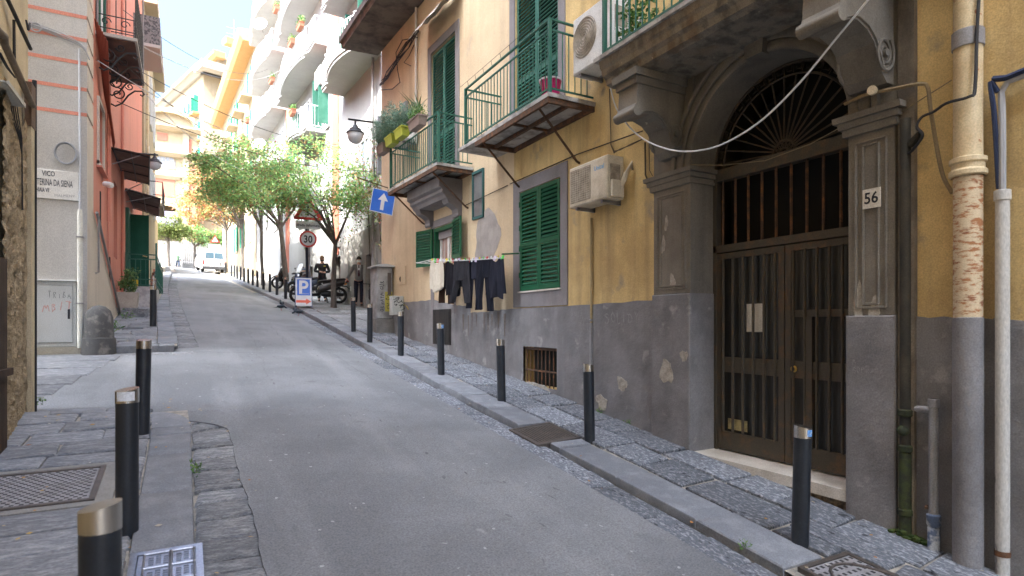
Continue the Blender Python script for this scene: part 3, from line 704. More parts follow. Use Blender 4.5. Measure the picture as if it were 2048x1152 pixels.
# ---- balconies of green iron
def iron_balcony(fr, t0, t1, zt, w, struts):
    sl = MB().box(fr, t0, t1, 0, w, zt - .055, zt).build('balcony_slab', slabm, yh, False)
    mb = MB(); mb.box(fr, t0 + .02, t1 - .02, w - .05, w - .005, zt - .13, zt - .056); mb.box(fr, t0 + .02, t0 + .07, 0, w - .05, zt - .13, zt - .056); mb.box(fr, t1 - .07, t1 - .02, 0, w - .05, zt - .13, zt - .056)
    mb.box(fr, t0 + .07, t1 - .07, w * .48, w * .48 + .05, zt - .11, zt - .058); mb.box(fr, t0 + .07, t1 - .07, .0, .06, zt - .12, zt - .058); mb.box(fr, (t0 + t1) / 2 - .02, (t0 + t1) / 2 + .02, .06, w - .05, zt - .09, zt - .057)
    mb.build('support_beam', rustm, sl, False)
    for t, ta in struts: MB().tube([fr.P(t, w - .08, zt - .1), fr.P(ta, .05, zt - .74), fr.P(ta, .0, zt - .76)], .018, 6).build('strut', rustm, sl)
    return sl
b2 = iron_balcony(A, 6.64, 8.96, 3.11, .78, ((7.0, 7.02), (8.75, 8.75)))
mb = MB(); mb.box(B, 0, .62, 0, .78, 3.055, 3.11); mb.build('balcony_slab', slabm, yh, False)
railing(yh, A, 6.70, 9.42, .72, 3.12, 1.0, tealm, posts=(6.70, 9.42))
b1 = iron_balcony(B, 1.52, 4.28, 3.09, .78, ((1.9, 1.75), (4.1, 3.95)))
railing(yh, B, 1.58, 4.22, .72, 3.11, .95, tealm)
# moulded console carrying the far balcony
prof = [(0, 2.55), (.36, 2.55), (.40, 2.62), (.45, 2.66), (.45, 2.72), (.52, 2.76), (.52, 2.955), (0, 2.955)]
mb = MB(); mb.prism([(o, z - .0) for o, z in prof], lambda p: B.P(2.0, p[0], p[1]), lambda p: B.P(3.72, p[0], p[1])); k_ = mb.build('balcony_console', trimm, yh, False)
for t in (2.02, 3.44):
    pr = [(0, 2.22), (.06, 2.22), (.09, 2.27), (.11, 2.36), (.2, 2.42), (.3, 2.46), (.34, 2.55), (0, 2.55)]
    mb = MB(); mb.prism(pr, lambda p: B.P(t, p[0], p[1]), lambda p: B.P(t + .26, p[0], p[1])); mb.tube([B.P(t - .01, .06, 2.24), B.P(t + .27, .06, 2.24)], .04, 8); mb.build('corbel', trimm, k_)
# big stone slab of the balcony above the corner and the small awning over the shutter
mb = MB(); mb.prism([(0, 7.52), (1.0, 7.46), (1.02, 7.58), (1.08, 7.60), (1.08, 7.76), (0, 7.76)], lambda p: B.P(2.6, p[0], p[1]), lambda p: B.P(7.25, p[0], p[1])); mb.build('balcony_slab', mat('stained_concrete', (.17, .14, .12), (.07, .06, .055), .42, .62, 2.2, bump=.4, streak=.4, blot=(.45, .4, .33), blo=.69, bhi=.71), yh, False)
awm = mat('grey_awning_cloth', (.42, .37, .32), (.3, .26, .23), .4, .7, 3, rough=.8, bump=.1)
mb = MB(); rows = []
for i in range(7):
    f = i / 6; rows.append([B.P(3.72 - 1.75 * j / 8, .03 + .50 * f, 6.86 - .26 * f - .26 * f * f + .025 * math.sin(j * 2 + f * 4)) for j in range(9)])
mb.strip(rows); aw = mb.build('window_awning', awm, yh)
# wires stretched along the balcony rail
mb = MB()
for i in range(9):
    t = 6.9 + i * .3
    mb.tube([A.P(t, .72, 4.12), A.P(t, .74, 4.22), A.P(t + .3, .74, 4.22)], .004, 4)
mb.build('spike_wire', blackm, yh)
# ---------------------------------------------------------------- iron door, fanlight, threshold
OD = -.34
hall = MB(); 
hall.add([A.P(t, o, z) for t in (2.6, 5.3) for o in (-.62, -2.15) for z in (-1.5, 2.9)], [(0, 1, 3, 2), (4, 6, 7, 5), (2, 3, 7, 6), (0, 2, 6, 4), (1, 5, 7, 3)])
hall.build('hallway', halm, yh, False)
mb = MB(); mb.prism([(AP[0] + .02, -1.42), (AP[1] - .0, -1.42), (AP[1] - .0, -1.52), (AP[0] + .02, -1.52)], lambda p: A.P(p[0], OD - .1, p[1]), lambda p: A.P(p[0], .05, p[1])); mb.build('threshold', marble, yh)
mb = MB(); mb.box(A, AP[0] + .02, AP[1] - .0, -.3, .02, -2.4, -1.521); mb.build('rubble_footing', mat('rubble_footing', (.26, .19, .12), (.1, .08, .06), .4, .6, 14, bump=1, bscale=16, bdist=.03), yh, False)
dt0, dt1, lz, tz = AP[0] - .01, AP[1] + .01, .87, 1.66
mb = MB()
mb.box(A, dt0, dt1, OD - .04, OD + .03, lz - .045, lz + .035); mb.box(A, dt0, dt1, OD - .05, OD + .05, tz - .03, tz + .10)
mb.box(A, dt0, dt0 + .06, OD - .04, OD + .03, -1.42, tz); mb.box(A, dt1 - .06, dt1, OD - .04, OD + .03, -1.42, tz)
df = mb.build('door_frame', doorm, yh, False)
me = bar_mesh(tz - lz - .06, .014, rustm, 'bar', 8)
for i in range(10): sub('bar', me, df, A.mat(dt1 - .13 - i * (dt1 - dt0 - .22) / 9.3, OD, lz + .033))
MB().box(A, dt0, dt1, OD - .3, OD - .29, .8, 1.7).build('hall_shade_sheet', darkm, df, False)  # matte dark sheet painted as the shade behind the bars
def leaf(t0, t1, wicket=False):
    f = .065; mb = MB(); z0, z1, zm0, zm1 = -1.40, lz - .06, -.53, -.36
    o0, o1 = OD - .03, OD + .02
    mb.box(A, t0, t0 + f, o0, o1, z0, z1); mb.box(A, t1 - f, t1, o0, o1, z0, z1)
    mb.box(A, t0 + f, t1 - f, o0 + .003, o1 - .003, z0, z0 + .2); mb.box(A, t0 + f, t1 - f, o0 + .003, o1 - .003, z1 - f, z1); mb.box(A, t0 + f, t1 - f, o0 + .003, o1 - .003, zm0, zm1)
    if wicket:
        mb.box(A, t0 + f, t1 - f, o0 + .003, o1 - .003, .08, .15); mb.box(A, t1 - .30, t1 - .22, o0 + .004, o1 + .012, z0 + .2, .08)
    lf = mb.build('door_leaf', doorm, yh, False)
    MB().box(A, t0 + f, t1 - f, o0 + .008, o0 + .016, z0 + .2, z1 - f).build('pane', dglass, lf, False)
    n = 6; w_ = t1 - t0 - f; ms = bar_mesh(z1 - z0 - .26, .0145, doorm, 'bar', 8)
    for i in range(n): sub('bar', ms, lf, A.mat(t0 + f / 2 + w_ * (i + .5) / n, o1 + .008, z0 + .2))
    return lf
tm = (dt0 + dt1) / 2 - .02
lfL = leaf(tm + .006, dt1 - .055); lfR = leaf(dt0 + .06, tm - .006, True)
lk = MB(); lk.lathe([(.0, 0), (.034, 0), (.034, .012), (.02, .016), (.02, .006), (0, .006)], A.P(tm - .11, OD + .022, -.44), 14, A.N); lk.build('lock', mat('brass', (.55, .36, .1), rough=.3, metal=1, bump=0), lfR)
paper = mat('paper', (.62, .60, .56), rough=.8, bump=.05)
(pa, pz1), (pb2, pz0) = A.pix(1492, 608, OD), A.pix(1529, 664, OD)
MB().box(A, pb2, pa, OD - .012, OD - .009, pz0, pz1).build('paper_notice', paper, lfL, False)
MB().box(A, tm + .48, tm + .74, OD - .012, OD - .009, -1.17, -1.05).build('paper_notice', mat('yellowed_paper', (.4, .33, .16), (.2, .16, .08), rough=.8, scale=12), lfL, False)
fanm = mat('fanlight_iron', (.06, .045, .03), (.09, .055, .03), .5, .7, 9, rough=.7, bump=.1)
# fanlight: half round grille with rays, hub of loops and a fret border
mb = MB(); hub = A.P(tc, OD, tz + .1)
def fp(r, a, o=0): return A.P(tc + r * math.cos(a), OD + o, tz + .1 + r * math.sin(a))
for r in (.13, rr - .13, rr - .01): mb.tube([fp(r, math.pi * i / 30) for i in range(31)], .012, 6)
fg = mb.build('fanlight_grille', fanm, yh)
for i in range(17):
    a = math.pi * (i + .5) / 17; MB().tube([fp(.13, a), fp(rr - .13, a)], .0095, 6).build('ray', fanm, fg)
mb = MB()
for i in range(7):
    a = math.pi * (i + .5) / 7; c = fp(.085, a); mb.tube([c + A.T * .03 * math.cos(k * math.pi / 5) + Vector((0, 0, .03 * math.sin(k * math.pi / 5))) for k in range(11)], .006, 5)
mb.tube([fp(.045, math.pi * i / 10) for i in range(11)], .009, 5); mb.build('hub', fanm, fg)
mb = MB()
for i in range(24):
    a0, a1 = math.pi * i / 24, math.pi * (i + .8) / 24; r0, r1 = rr - .115, rr - .025
    q = [(r0, a0), (r1, a0), (r1, a1), (r0 + .03, a1), (r0 + .03, (a0 * .6 + a1 * .4)), (r0 + .055, (a0 * .6 + a1 * .4))]
    mb.tube([fp(r, a) for r, a in q], .006, 4)
mb.build('fret_border', fanm, fg)
mb = MB(); mb.prism([(tc + (rr + .01) * math.cos(math.pi * i / 24), tz + .1 + rr * math.sin(math.pi * i / 24)) for i in range(25)], lambda p: A.P(p[0], -.80, p[1]), lambda p: A.P(p[0], -.78, p[1])); mb.build('fanlight_shade_sheet', darkm, fg, False)  # dark sheet painted as the shade behind the fanlight
# ---------------------------------------------------------------- left side: rough corner house, alley, red house
stucco = mat('sandy_stucco', (.62, .51, .31), (.48, .385, .235), .4, .68, 1.4, streak=.55, scol=(.25, .19, .11), bump=.5, bscale=24, b2=.3)
tuff = mat('rough_tuff_render', (.54, .43, .28), (.33, .26, .165), .42, .6, 5, bump=1, bscale=17, bdist=.06, streak=.3)
greyw = mat('warm_grey_plaster', (.46, .44, .41), (.40, .38, .35), .4, .7, 1.1, streak=.25, scol=(.27, .25, .23), bump=.25)
beigew = mat('pale_beige_plaster', (.58, .52, .43), (.5, .44, .36), .4, .7, 1.2, streak=.3, bump=.25)
redw = mat('salmon_red_plaster', (.60, .235, .165), (.54, .22, .16), .4, .7, 1.3, streak=.35, scol=(.40, .11, .07), bump=.3)
th = thing('tuff_house', 'weathered sandy corner house with a rough tuff stone base at the left edge', 'house', (-1.7, 6, GL(6)))
mb = MB(); mb.prism([(-1.30, -14), (-1.36, 6.2), (-1.50, 8.2), (-5, 8.2), (-5, -14)], lambda p: (p[0], p[1], -5), lambda p: (p[0], p[1], 18.5)); mb.build('wall', stucco, th, False)
MB().box(WD, -16, -5.002, -14, 8.2, -5, 25).build('rear_sun_block', stucco, th, False)  # unseen tall block added behind the house to stop sun through the alley
q = random.Random(11)                        # knobbly stone base: a displaced sheet
mb = MB(); rows = []
ny, nz = 70, 90
for i in range(ny + 1):
    y = 6.45 + 1.78 * i / ny; top = 2.12 + .1 * math.sin(y * 9) + (8.2 - y) * -.06; row = []
    for j in range(nz + 1):
        z = -1.6 + (top + 1.6) * j / nz; x = -1.36 - .07 * (y - 6.2)
        row.append((x + .035 + q.uniform(-.016, .022) * (0 if j == nz else 1), y, z))
    rows.append(row)
rows.append([(p[0] - .12, p[1] + .012, p[2]) for p in rows[-1]])
mb.strip(rows); mb.build('tuff_base', tuff, th, True)
mb = MB(); mb.box(WD, -1.40, -1.30, 5.0, 6.36, -1.5, .55); tb = mb.build('door_frame', mat('old_dark_wood', (.035, .02, .012), (.07, .04, .02), scale=5, stretch=(3, 3, .2), bump=.3), th, False)
MB().box(WD, -1.42, -1.27, 5.9, 6.42, -.42, -.36).build('ledge', tb.data.materials[0], tb, False)
mb = MB(); mb.box(WD, -1.43, -1.385, 7.72, 7.87, -1.2, 2.05); mb.build('conduit_cover', mat('cream_metal_conduit', (.56, .47, .31), (.45, .37, .24), bump=.05, streak=.2), th, False)
MB().box(WD, -1.44, -1.38, 7.70, 7.89, 2.05, 2.5).build('conduit_board', mat('brown_board', (.13, .08, .05), bump=.1), th, False)
MB().tube([(-1.40, 7.95, -1.0), (-1.40, 7.95, 2.6)], .022, 7).build('conduit', blackm, th)
# junction box with its cables
jb = thing('junction_box', 'grey electrical junction box on the tuff house wall above the rough stone', 'junction box', (-1.40, 7.0, 2.4))
LT = Fr(-1.40, 0, 0, -1)
def lp_(u, v, o=0): t, z = LT.pix(u, v, o); return LT.P(t, o, z)
(ja, jz1), (jb_, jz0) = LT.pix(8, 160, .1), LT.pix(46, 215, .1)
MB().cbox(LT, ja, jb_, -.02, .11, jz0, jz1, .012).build('box', mat('grey_plastic_box', (.52, .5, .43), bump=.03, streak=.2), jb, False)
MB().cbox(LT, ja + .02, jb_ - .02, .111, .125, jz0 + .02, jz1 - .02, .008).build('lid', MT['grey_plastic_box'], jb, False)
mb = MB()
for k in range(4): mb.tube([lp_(22 + 4 * k, 212, .05), lp_(26 + 4 * k, 240, .04 + .01 * k), lp_(38 + 2 * k, 275, .03), lp_(44, 310, .03), lp_(44 + k * .5, 420, .03)], .005, 5)
mb.build('cable', blackm, jb)
dp = MB(); dp.tube([lp_(-30, 30, .08), lp_(-4, 62, .09), lp_(8, 72, .09), lp_(9, 88, .08), lp_(64, 208, .06), lp_(66, 211, .0)], .03, 10)
tag(dp.build('overflow_pipe', mat('dull_brown_pipe', (.22, .17, .12), (.14, .11, .08), bump=.1)), 'brown overflow pipe slanting down the tuff house wall beside the junction box', 'pipe')
mb = MB(); mb.tube([lp_(12, -8, .04), lp_(28, 26, .04), lp_(48, 70, .04), lp_(61, 98, .05)], .018, 6); mb.tube([lp_(28, 40, .02), lp_(29, 128, .02)], .012, 5)
for k in range(3): mb.tube([lp_(0, 105 + 3 * k, .02), lp_(14, 132 + 2 * k, .03), lp_(30, 155, .03)], .008, 4)
for k in range(3): mb.tube([lp_(52, 40, .05), lp_(56 + k, 60, .06), lp_(60, 46 + k * 3, .06)], .008, 4)
tag(mb.build('cable_bundle', blackm), 'black cable bundle running along the top of the tuff house wall', 'cables')
# ---- red house: grey banded end wall on the alley, red front on the street
rh = thing('red_house', 'salmon red house with a grey banded corner and an iron balcony', 'house', (-2, 15, GL(15)))
mb = MB(); zb, zt = -3, 19  # tops out of view, heights stepped to shape the sunlight
mb.add([(-1.46, 12.13, zb), (-9, 12.13, zb), (-9, 12.13, zt), (-1.46, 12.13, zt)], [(0, 1, 2, 3)]); mb.add([(-9, 12.13, zt), (-1.46, 12.13, zt), (-1.46, 15.2, zt), (-9, 15.2, zt)], [(0, 1, 2, 3)])
mb.build('end_wall', greyw, rh, False)
hl = [(13.62, 14.42, 3.12, 4.28), (17.9, 18.5, 5.5, 8.2), (20.6, 21.5, 1.1, 3.1), (16.6, 17.4, 1.6, 3.4)]
mb = MB(); holes_wall(mb, L, 12.13, 15.2, zb, zt, hl[:1], 0, .25); holes_wall(mb, L, 15.2, 27.0, zb, 12.4, hl[2:], 0, .25)
mb.add([(-1.46, 15.2, 12.4), (-9, 15.2, 12.4), (-9, 15.2, zt), (-1.46, 15.2, zt)], [(0, 1, 2, 3)]); mb.add([(-1.46, 15.2, 12.4), (-9, 15.2, 12.4), (-9, 27, 12.4), (-1.46, 27, 12.4)], [(0, 1, 2, 3)]); mb.add([(-1.46, 27, zb), (-9, 27, zb), (-9, 27, 12.4), (-1.46, 27, 12.4)], [(0, 1, 2, 3)])
mb.build('front_wall', redw, rh, False)
for h in hl: MB().box(L, h[0], h[1], -.26, -.22, h[2], h[3]).build('window', glassm, rh, False)
zz = [-3, 3.50, 3.53, 3.92, 3.95, 4.355, 4.385, 4.745, 4.775, 5.125, 5.155, 5.55, 5.58, 6, 6.03, 9]  # bands with red joints between
mb = MB(); m2 = MB()
for i in range(0, len(zz), 2):
    z0, z1 = zz[i] + (.016 if i else 0), zz[i + 1] - .014
    mb.box(V, 1.435, 9, .002, .034, z0, z1); m2.box(L, 12.097, 12.84, .002, .03, z0, z1)
mb.build('band', greyw, rh, False); m2.build('quoin_band', beigew, rh, False)
mb = MB()
for i in range(1, len(zz) - 1, 2): mb.box(V, 1.44, 9, .0345, .037, zz[i] - .014, zz[i + 1] + .016); 
mb.build('red_joint', redw, rh, False)
mb = MB(); q = [(12.1, -3), (12.1, 2.15), (12.84, 1.95), (17.4, .12), (19.2, -.1), (19.2, -3)]
mb.prism(q, lambda p: L.P(p[0], .0, p[1]), lambda p: L.P(p[0], .05 if p[0] > 12.2 else .032, p[1])); mb.build('sloping_plinth', beigew, rh, False)
mb = MB(); mb.tube([L.P(12.75, .09, 2.0), L.P(17.2, .09, .22)], .025, 6); mb.tube([L.P(12.9, .10, 1.96), L.P(12.9, .10, .95), L.P(12.9, .05, .93)], .018, 6); mb.build('handrail', greyp, rh)
mb = MB()
for a, b, c, d in ((13.56, 13.62, 3.06, 4.34), (14.42, 14.5, 3.06, 4.34), (13.62, 14.42, 4.28, 4.36), (13.56, 14.5, 3.02, 3.12)): mb.box(L, a, b, .001, .04, c, d)
mb.build('window_trim', beigew, rh, False); MB().box(L, 13.5, 14.55, .0, .09, 2.985, 3.018).build('sill', redw, rh, False)
MB().box(L, 14.0, 14.13, .001, .012, 1.86, 2.62).build('slit_window', darkm, rh, False)
for t, z0, z1 in ((15.6, .6, 1.5),): MB().box(L, t, t + .2, .001, .012, z0, z1).build('slit_window', darkm, rh, False)
mb = MB()
for t, z0, z1 in ((15.1, 2.2, 12), (18.2, .3, 12), (14.95, 1.2, 9)): mb.tube([L.P(t, .05, z0), L.P(t, .05, z1)], .035 if t > 15 else .015, 7)
mb.build('drainpipe', redw, rh)
mb = MB(); r2 = random.Random(4)
for k in range(8):
    mb.tube([L.P(12.9 + k * .05, .05 + .02 * k, 5.5 - .03 * k), L.P(14.2, .06 + .012 * k, 4.6 - .04 * k), L.P(15.4, .05 + .01 * k, 4.35 - .06 * k + .06 * math.sin(k)), L.P(16.0, .05, 4.0)], .016, 5)
mb.build('wall_cable', mat('red_painted_cable', (.26, .07, .045), bump=0), rh)
# iron balcony with scroll brackets
sl = MB().box(L, 13.35, 15.75, 0, .66, 5.42, 5.48).build('iron_balcony', mat('pale_slab_edge', (.45, .42, .38), bump=.1), rh, False)
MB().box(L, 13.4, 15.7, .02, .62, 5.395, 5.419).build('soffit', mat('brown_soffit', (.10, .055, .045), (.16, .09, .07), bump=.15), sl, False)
irm = mat('dark_wrought_iron', (.035, .035, .038), rough=.5, bump=.05)
def scroll(c, r, turns, e1, e2, a0=0, n=26, sg=1):
    return [c + e1 * (r * (1 - .8 * i / n) * math.cos(a0 + sg * turns * 2 * math.pi * i / n)) + e2 * (r * (1 - .8 * i / n) * math.sin(a0 + sg * turns * 2 * math.pi * i / n)) for i in range(n + 1)]
zv = Vector((0, 0, 1))
for t in (13.5, 14.2, 14.9, 15.6):
    mb = MB()
    pts = [L.P(t, .04, 4.86), L.P(t, .12, 4.82), L.P(t, .24, 4.90), L.P(t, .36, 5.10), L.P(t, .48, 5.22), L.P(t, .62, 5.24), L.P(t, .66, 5.18), L.P(t, .62, 5.13), L.P(t, .585, 5.16)]
    mb.tube(pts, .017, 6)
    mb.tube([L.P(t, .03, 5.36)] + scroll(L.P(t, .17, 5.1), .14, 1.4, L.N, zv, 1.9, sg=-1), .014, 5); mb.tube(scroll(L.P(t, .38, 5.30), .08, 1.2, L.N, zv, 3.4), .012, 5)
    mb.build('scroll_bracket', irm, sl)
mb = MB()
for z in (5.58, 5.82, 6.5): mb.tube([L.P(13.38, 0, z), L.P(13.38, .63, z), L.P(15.72, .63, z), L.P(15.72, 0, z)], .011, 5)
for k in range(8):
    for c in ((13.5 + k * .3, .63),): mb.tube(scroll(L.P(c[0], c[1], 5.7), .085, 1.1, L.T, zv), .009, 4)
for k in range(2): mb.tube(scroll(L.P(13.38, .16 + .3 * k, 5.7), .085, 1.1, L.N, zv), .009, 4)
ir = mb.build('iron_railing', irm, sl)
me = bar_mesh(1.05, .009, irm, 'bar')
for k in range(5): sub('bar', me, ir, Matrix.Translation(L.P(13.38, .01 + .155 * k, 5.5)))
for k in range(1, 17): sub('bar', me, ir, Matrix.Translation(L.P(13.38 + .146 * k, .63, 5.5)))
for o in (.03, .63): MB().tube([L.P(15.72 if o > .1 else 13.38, o, 5.5), L.P(15.72 if o > .1 else 13.38, o, 9.5)], .02, 6).build('post', greyp, sl)
for t in (13.5, 14.35): shutter(rh, turned(L, t, .05, 60), 0, .42, 5.5, 7.6, 0, tealm, pitch=.12)
MB().box(L, 13.95, 14.7, .001, .02, 5.5, 7.7).build('balcony_door', mat('pale_curtain', (.55, .55, .55), bump=0), rh, False)
# second balcony further up
s2 = MB().box(L, 22.6, 24.8, 0, .75, 9.1, 9.2).build('iron_balcony', MT['pale_slab_edge'], rh, False)
mb = MB(); mb.box(L, 22.6, 24.8, .7, .74, 9.2, 10.1); mb.box(L, 22.6, 22.63, 0, .7, 9.2, 10.1); mb.build('pierced_panel', mat('pierced_grey_panel', (.2, .19, .18), (.07, .07, .07), .48, .55, 16, bump=.2), s2, False)
# ---- terrace, awnings, green door, planter
tr = thing('terrace', 'raised terrace with a green iron fence against the red house', 'terrace', (-1.1, 20, GL(20)))
mb = MB(); mb.box(WD, -1.46, -.72, 19.4, 24.5, GL(19) - .2, 1.08); mb.build('base', mat('white_speckled_render', (.55, .55, .53), (.36, .36, .36), .45, .6, 7, bump=.4), tr, False)
mb = MB()
for z in (1.10, 1.26, 1.82, 1.95):
    mb.box(WD, -1.44, -.72, 19.36, 19.385, z, z + .03); mb.box(WD, -.72, -.695, 19.36, 24.4, z, z + .03)
for x, y in ((-1.44, 19.35), (-.73, 19.35), (-.73, 22), (-.73, 24.4)): mb.box(WD, x, x + .045, y, y + .045, 1.0, 2.3 if x > -1 and y < 20 else 2.0)
fn = mb.build('fence', tealm, tr, False); me = bar_mesh(.7, .011, tealm, 'bar')
for k in range(1, 6): sub('bar', me, fn, Matrix.Translation((-1.44 + k * .12, 19.372, 1.12)))
for k in range(1, 28): sub('bar', me, fn, Matrix.Translation((-.708, 19.36 + k * .18, 1.12)))
mb = MB(); mb.box(WD, -1.42, -1.18, 20.0, 20.1, 1.08, 1.30); mb.build('yellow_toolbox', mat('yellow_plastic', (.6, .42, .03), bump=0), tr, False)
gd = thing('green_door', 'dark green panelled door standing open on the terrace', 'door', (-1.1, 20.4, 1.08))
mb = MB(); mb.cbox(WD, -1.42, -.93, 20.36, 20.42, 1.09, 3.22, .01); mb.build('leaf', mat('bottle_green_paint', (.008, .07, .042), (.012, .085, .052), bump=.04), gd, False)
MB().tube([(-.98, 20.33, 2.0), (-.98, 20.29, 2.0), (-1.08, 20.29, 2.02)], .016, 6).build('handle', mat('old_brass', (.45, .3, .12), metal=1, rough=.35, bump=0), gd)
MB().cbox(WD, -1.46, -1.38, 19.7, 20.3, 1.6, 3.3, .01).build('side_leaf', tealm, gd, False)
def awning(label, corners, ribs, m, corr=0):
    t = thing('awning', label, 'awning', tuple(corners[0]), 'awnings on the red house')
    a, b, c, d = [Vector(p) for p in corners]; mb = MB(); rows = []   # a,b near edge (wall, outer); d,c far edge
    for i in range(25):
        f = i / 24; rows.append([a.lerp(d, f).lerp(b.lerp(c, f), j / 6) + Vector((0, 0, corr * (i % 2))) for j in range(7)])
    mb.strip(rows); mb.build('sheet', m, t, False)
    mb = MB(); dn = Vector((0, 0, -.03))
    for f in ribs: mb.tube([a.lerp(d, f) + dn, b.lerp(c, f) + dn], .016, 5)
    for j in (.05, .5, .97): mb.tube([a.lerp(b, j) + dn * 1.6, d.lerp(c, j) + dn * 1.6], .014, 5)
    mb.build('support_frame', irm, t)
    for f in (ribs[0], ribs[-1]): MB().tube([a.lerp(d, f) + Vector((.02, 0, -.38)), (a.lerp(d, f)).lerp(b.lerp(c, f), .75) + dn], .012, 5).build('brace', greyp, t)
awning('brown sheet awning on the red house, the upper and nearer of two', [(-1.46, 16.0, 4.02), (-.70, 16.0, 3.92), (-.86, 19.2, 3.92), (-1.46, 19.2, 4.02)], (.02, .35, .68, .98), mat('brown_awning_sheet', (.16, .105, .08), (.22, .15, .115), bump=.1))
awning('corrugated brown awning on the red house, over the terrace', [(-1.46, 19.5, 3.80), (-.60, 19.6, 3.62), (-.74, 22.6, 3.60), (-1.46, 22.6, 3.80)], (.02, .5, .98), mat('corrugated_sheet', (.13, .10, .09), (.18, .14, .12), bump=.1), .03)
# grey service cabinet let into the end wall, name stone, pipes
cb = thing('service_cabinet', 'light grey metal service cabinet let into the alley wall, with scribbles', 'cabinet', (-1.9, 12.08, -.4))
cabm = mat('light_grey_metal', (.50, .51, .50), (.44, .45, .44), .4, .7, 2, rough=.5, bump=.03, streak=.15)
MB().cbox(V, 1.575, 2.5, .034, .06, -.36, .72, .01).build('frame', cabm, cb, False); MB().cbox(V, 1.62, 2.45, .06, .075, -.30, .66, .02).build('door', cabm, cb, False)
MB().cbox(V, 1.66, 1.69, .075, .09, .1, .26, .005).build('handle', blackm, cb, False); MB().box(V, 1.56, 2.52, .03, .10, .722, .745).build('rain_strip', whitem, cb, False)
MB().box(V, 1.50, 2.6, .0, .09, -1.2, -.365).build('cement_step', mat('pale_cement', (.36, .33, .27), bump=.3), cb, False)
ns = thing('street_name_stone', 'white marble street name stone with black letters on the grey end wall', 'street sign', (-1.8, 12.08, 2.07))
MB().cbox(V, 1.549, 2.75, .034, .062, 2.06, 2.535, .006).build('slab', mat('sign_marble', (.66, .64, .60), (.56, .54, .5), bump=.05), ns, False)
wp = thing('downpipe_guard', 'white plastic pipe on the grey corner beside the service cabinet', 'pipe', (-1.53, 12.05, -.4))
MB().tube([V.P(1.525, .085, -.38), V.P(1.525, .085, 1.86), V.P(1.525, .085, 1.92)], [.04, .04, .028], 12).build('pipe', mat('off_white_pvc', (.62, .61, .54), (.52, .5, .44), bump=.03), wp)
for z in (.35, 1.45): MB().box(V, 1.475, 1.575, .034, .13, z, z + .02).build('clamp', greyp, wp, False)
MB().tube([V.P(1.53, .06, 1.9), V.P(1.53, .05, 3.0), V.P(1.54, .05, 4.6)], .016, 7).build('conduit', mat('pale_conduit', (.5, .51, .53), bump=0), wp)
mb = MB()
for k in range(3): mb.tube([V.P(1.72 + (.135 + .006 * k) * math.cos(a * .3), .06 + .01 * k, 2.83 + (.165 + .006 * k) * math.sin(a * .3)) for a in range(22)], .011, 5)
tag(mb.build('cable_coil', mat('coil_grey', (.30, .31, .33), bump=0)), 'grey coil of cable hung on the grey end wall above the street name stone', 'cable coil')
mb = MB()
for k in range(5): mb.tube(sm([V.P(2.6, .06 + .012 * k, 4.86 + .02 * k), V.P(2.12, .07, 4.80 + .012 * k + .02 * math.sin(k * 2.1)), V.P(1.8, .07 + .01 * k, 4.72 + .014 * k - .02 * math.sin(k * 3)), V.P(1.5, .08, 4.62 + .01 * k), V.P(1.40, .03, 4.45)]), .008 + .002 * (k % 2), 5)
mb.tube([V.P(2.1 + .07 * math.cos(a * .4), .1, 4.8 + .07 * math.sin(a * .4)) for a in range(17)], .012, 5)
tag(mb.build('cable_bundle', greyc), 'grey cable bundle strung across the banded end wall of the red house', 'cables')
gs = thing('guard_stone', 'round topped dark lava guard stone at the corner of the red house', 'guard stone', (-1.30, 11.95, -.6))
mb = MB(); mb.lathe([(.0, -.2), (.255, -.2), (.25, .2), (.235, .40), (.215, .41), (.20, .74), (.165, .86), (.09, .93), (0, .95)], (-1.26, 12.0, -.62), 18); g_ = mb.build('stone', mat('lava_guard_stone', (.085, .082, .08), (.22, .2, .18), .52, .68, 6, bump=.7, bscale=24, bdist=.02), gs)
pl = thing('planter', 'square concrete planter with a flowering bush beside the terrace fence', 'planter', (-1.24, 17.3, .3))
mb = MB(); mb.prism([(-.22, -.18), (.2, -.18), (.2, .18), (-.22, .18)], lambda p: (-1.22 + p[0] * .9, 17.3 + p[1] * 1.2, .42), lambda p: (-1.22 + p[0] * 1.1, 17.3 + p[1] * 1.4, .80)); mb.build('pot', mat('planter_concrete', (.45, .41, .34), (.34, .3, .25), bump=.3), pl, False)
MB().box(WD, -1.46, -1.0, 17.0, 17.6, -.1, .42).build('stone_block', gutm, pl, False)
struct('stone_step', MB().box(WD, -1.2, -.78, 16.6, 16.95, -.2, GL(16.8) + .17), gutm, None, False)
mb = MB(); mb.box(WD, -1.44, -.75, 14.3, 14.42, GL(14.3) - .1, GL(14.35) + .03); struct('stone_edging', mb, kerbm, None, False)
wl = MB(); wl.lathe([(0, 0), (.05, 0), (.06, .1), (.05, .16), (0, .17)], L.P(13.75, .1, 2.72), 10, (.8, -.5, -.2)); tag(wl.build('floodlight', whitem), 'small white floodlight on the red wall above the slit window', 'floodlight')
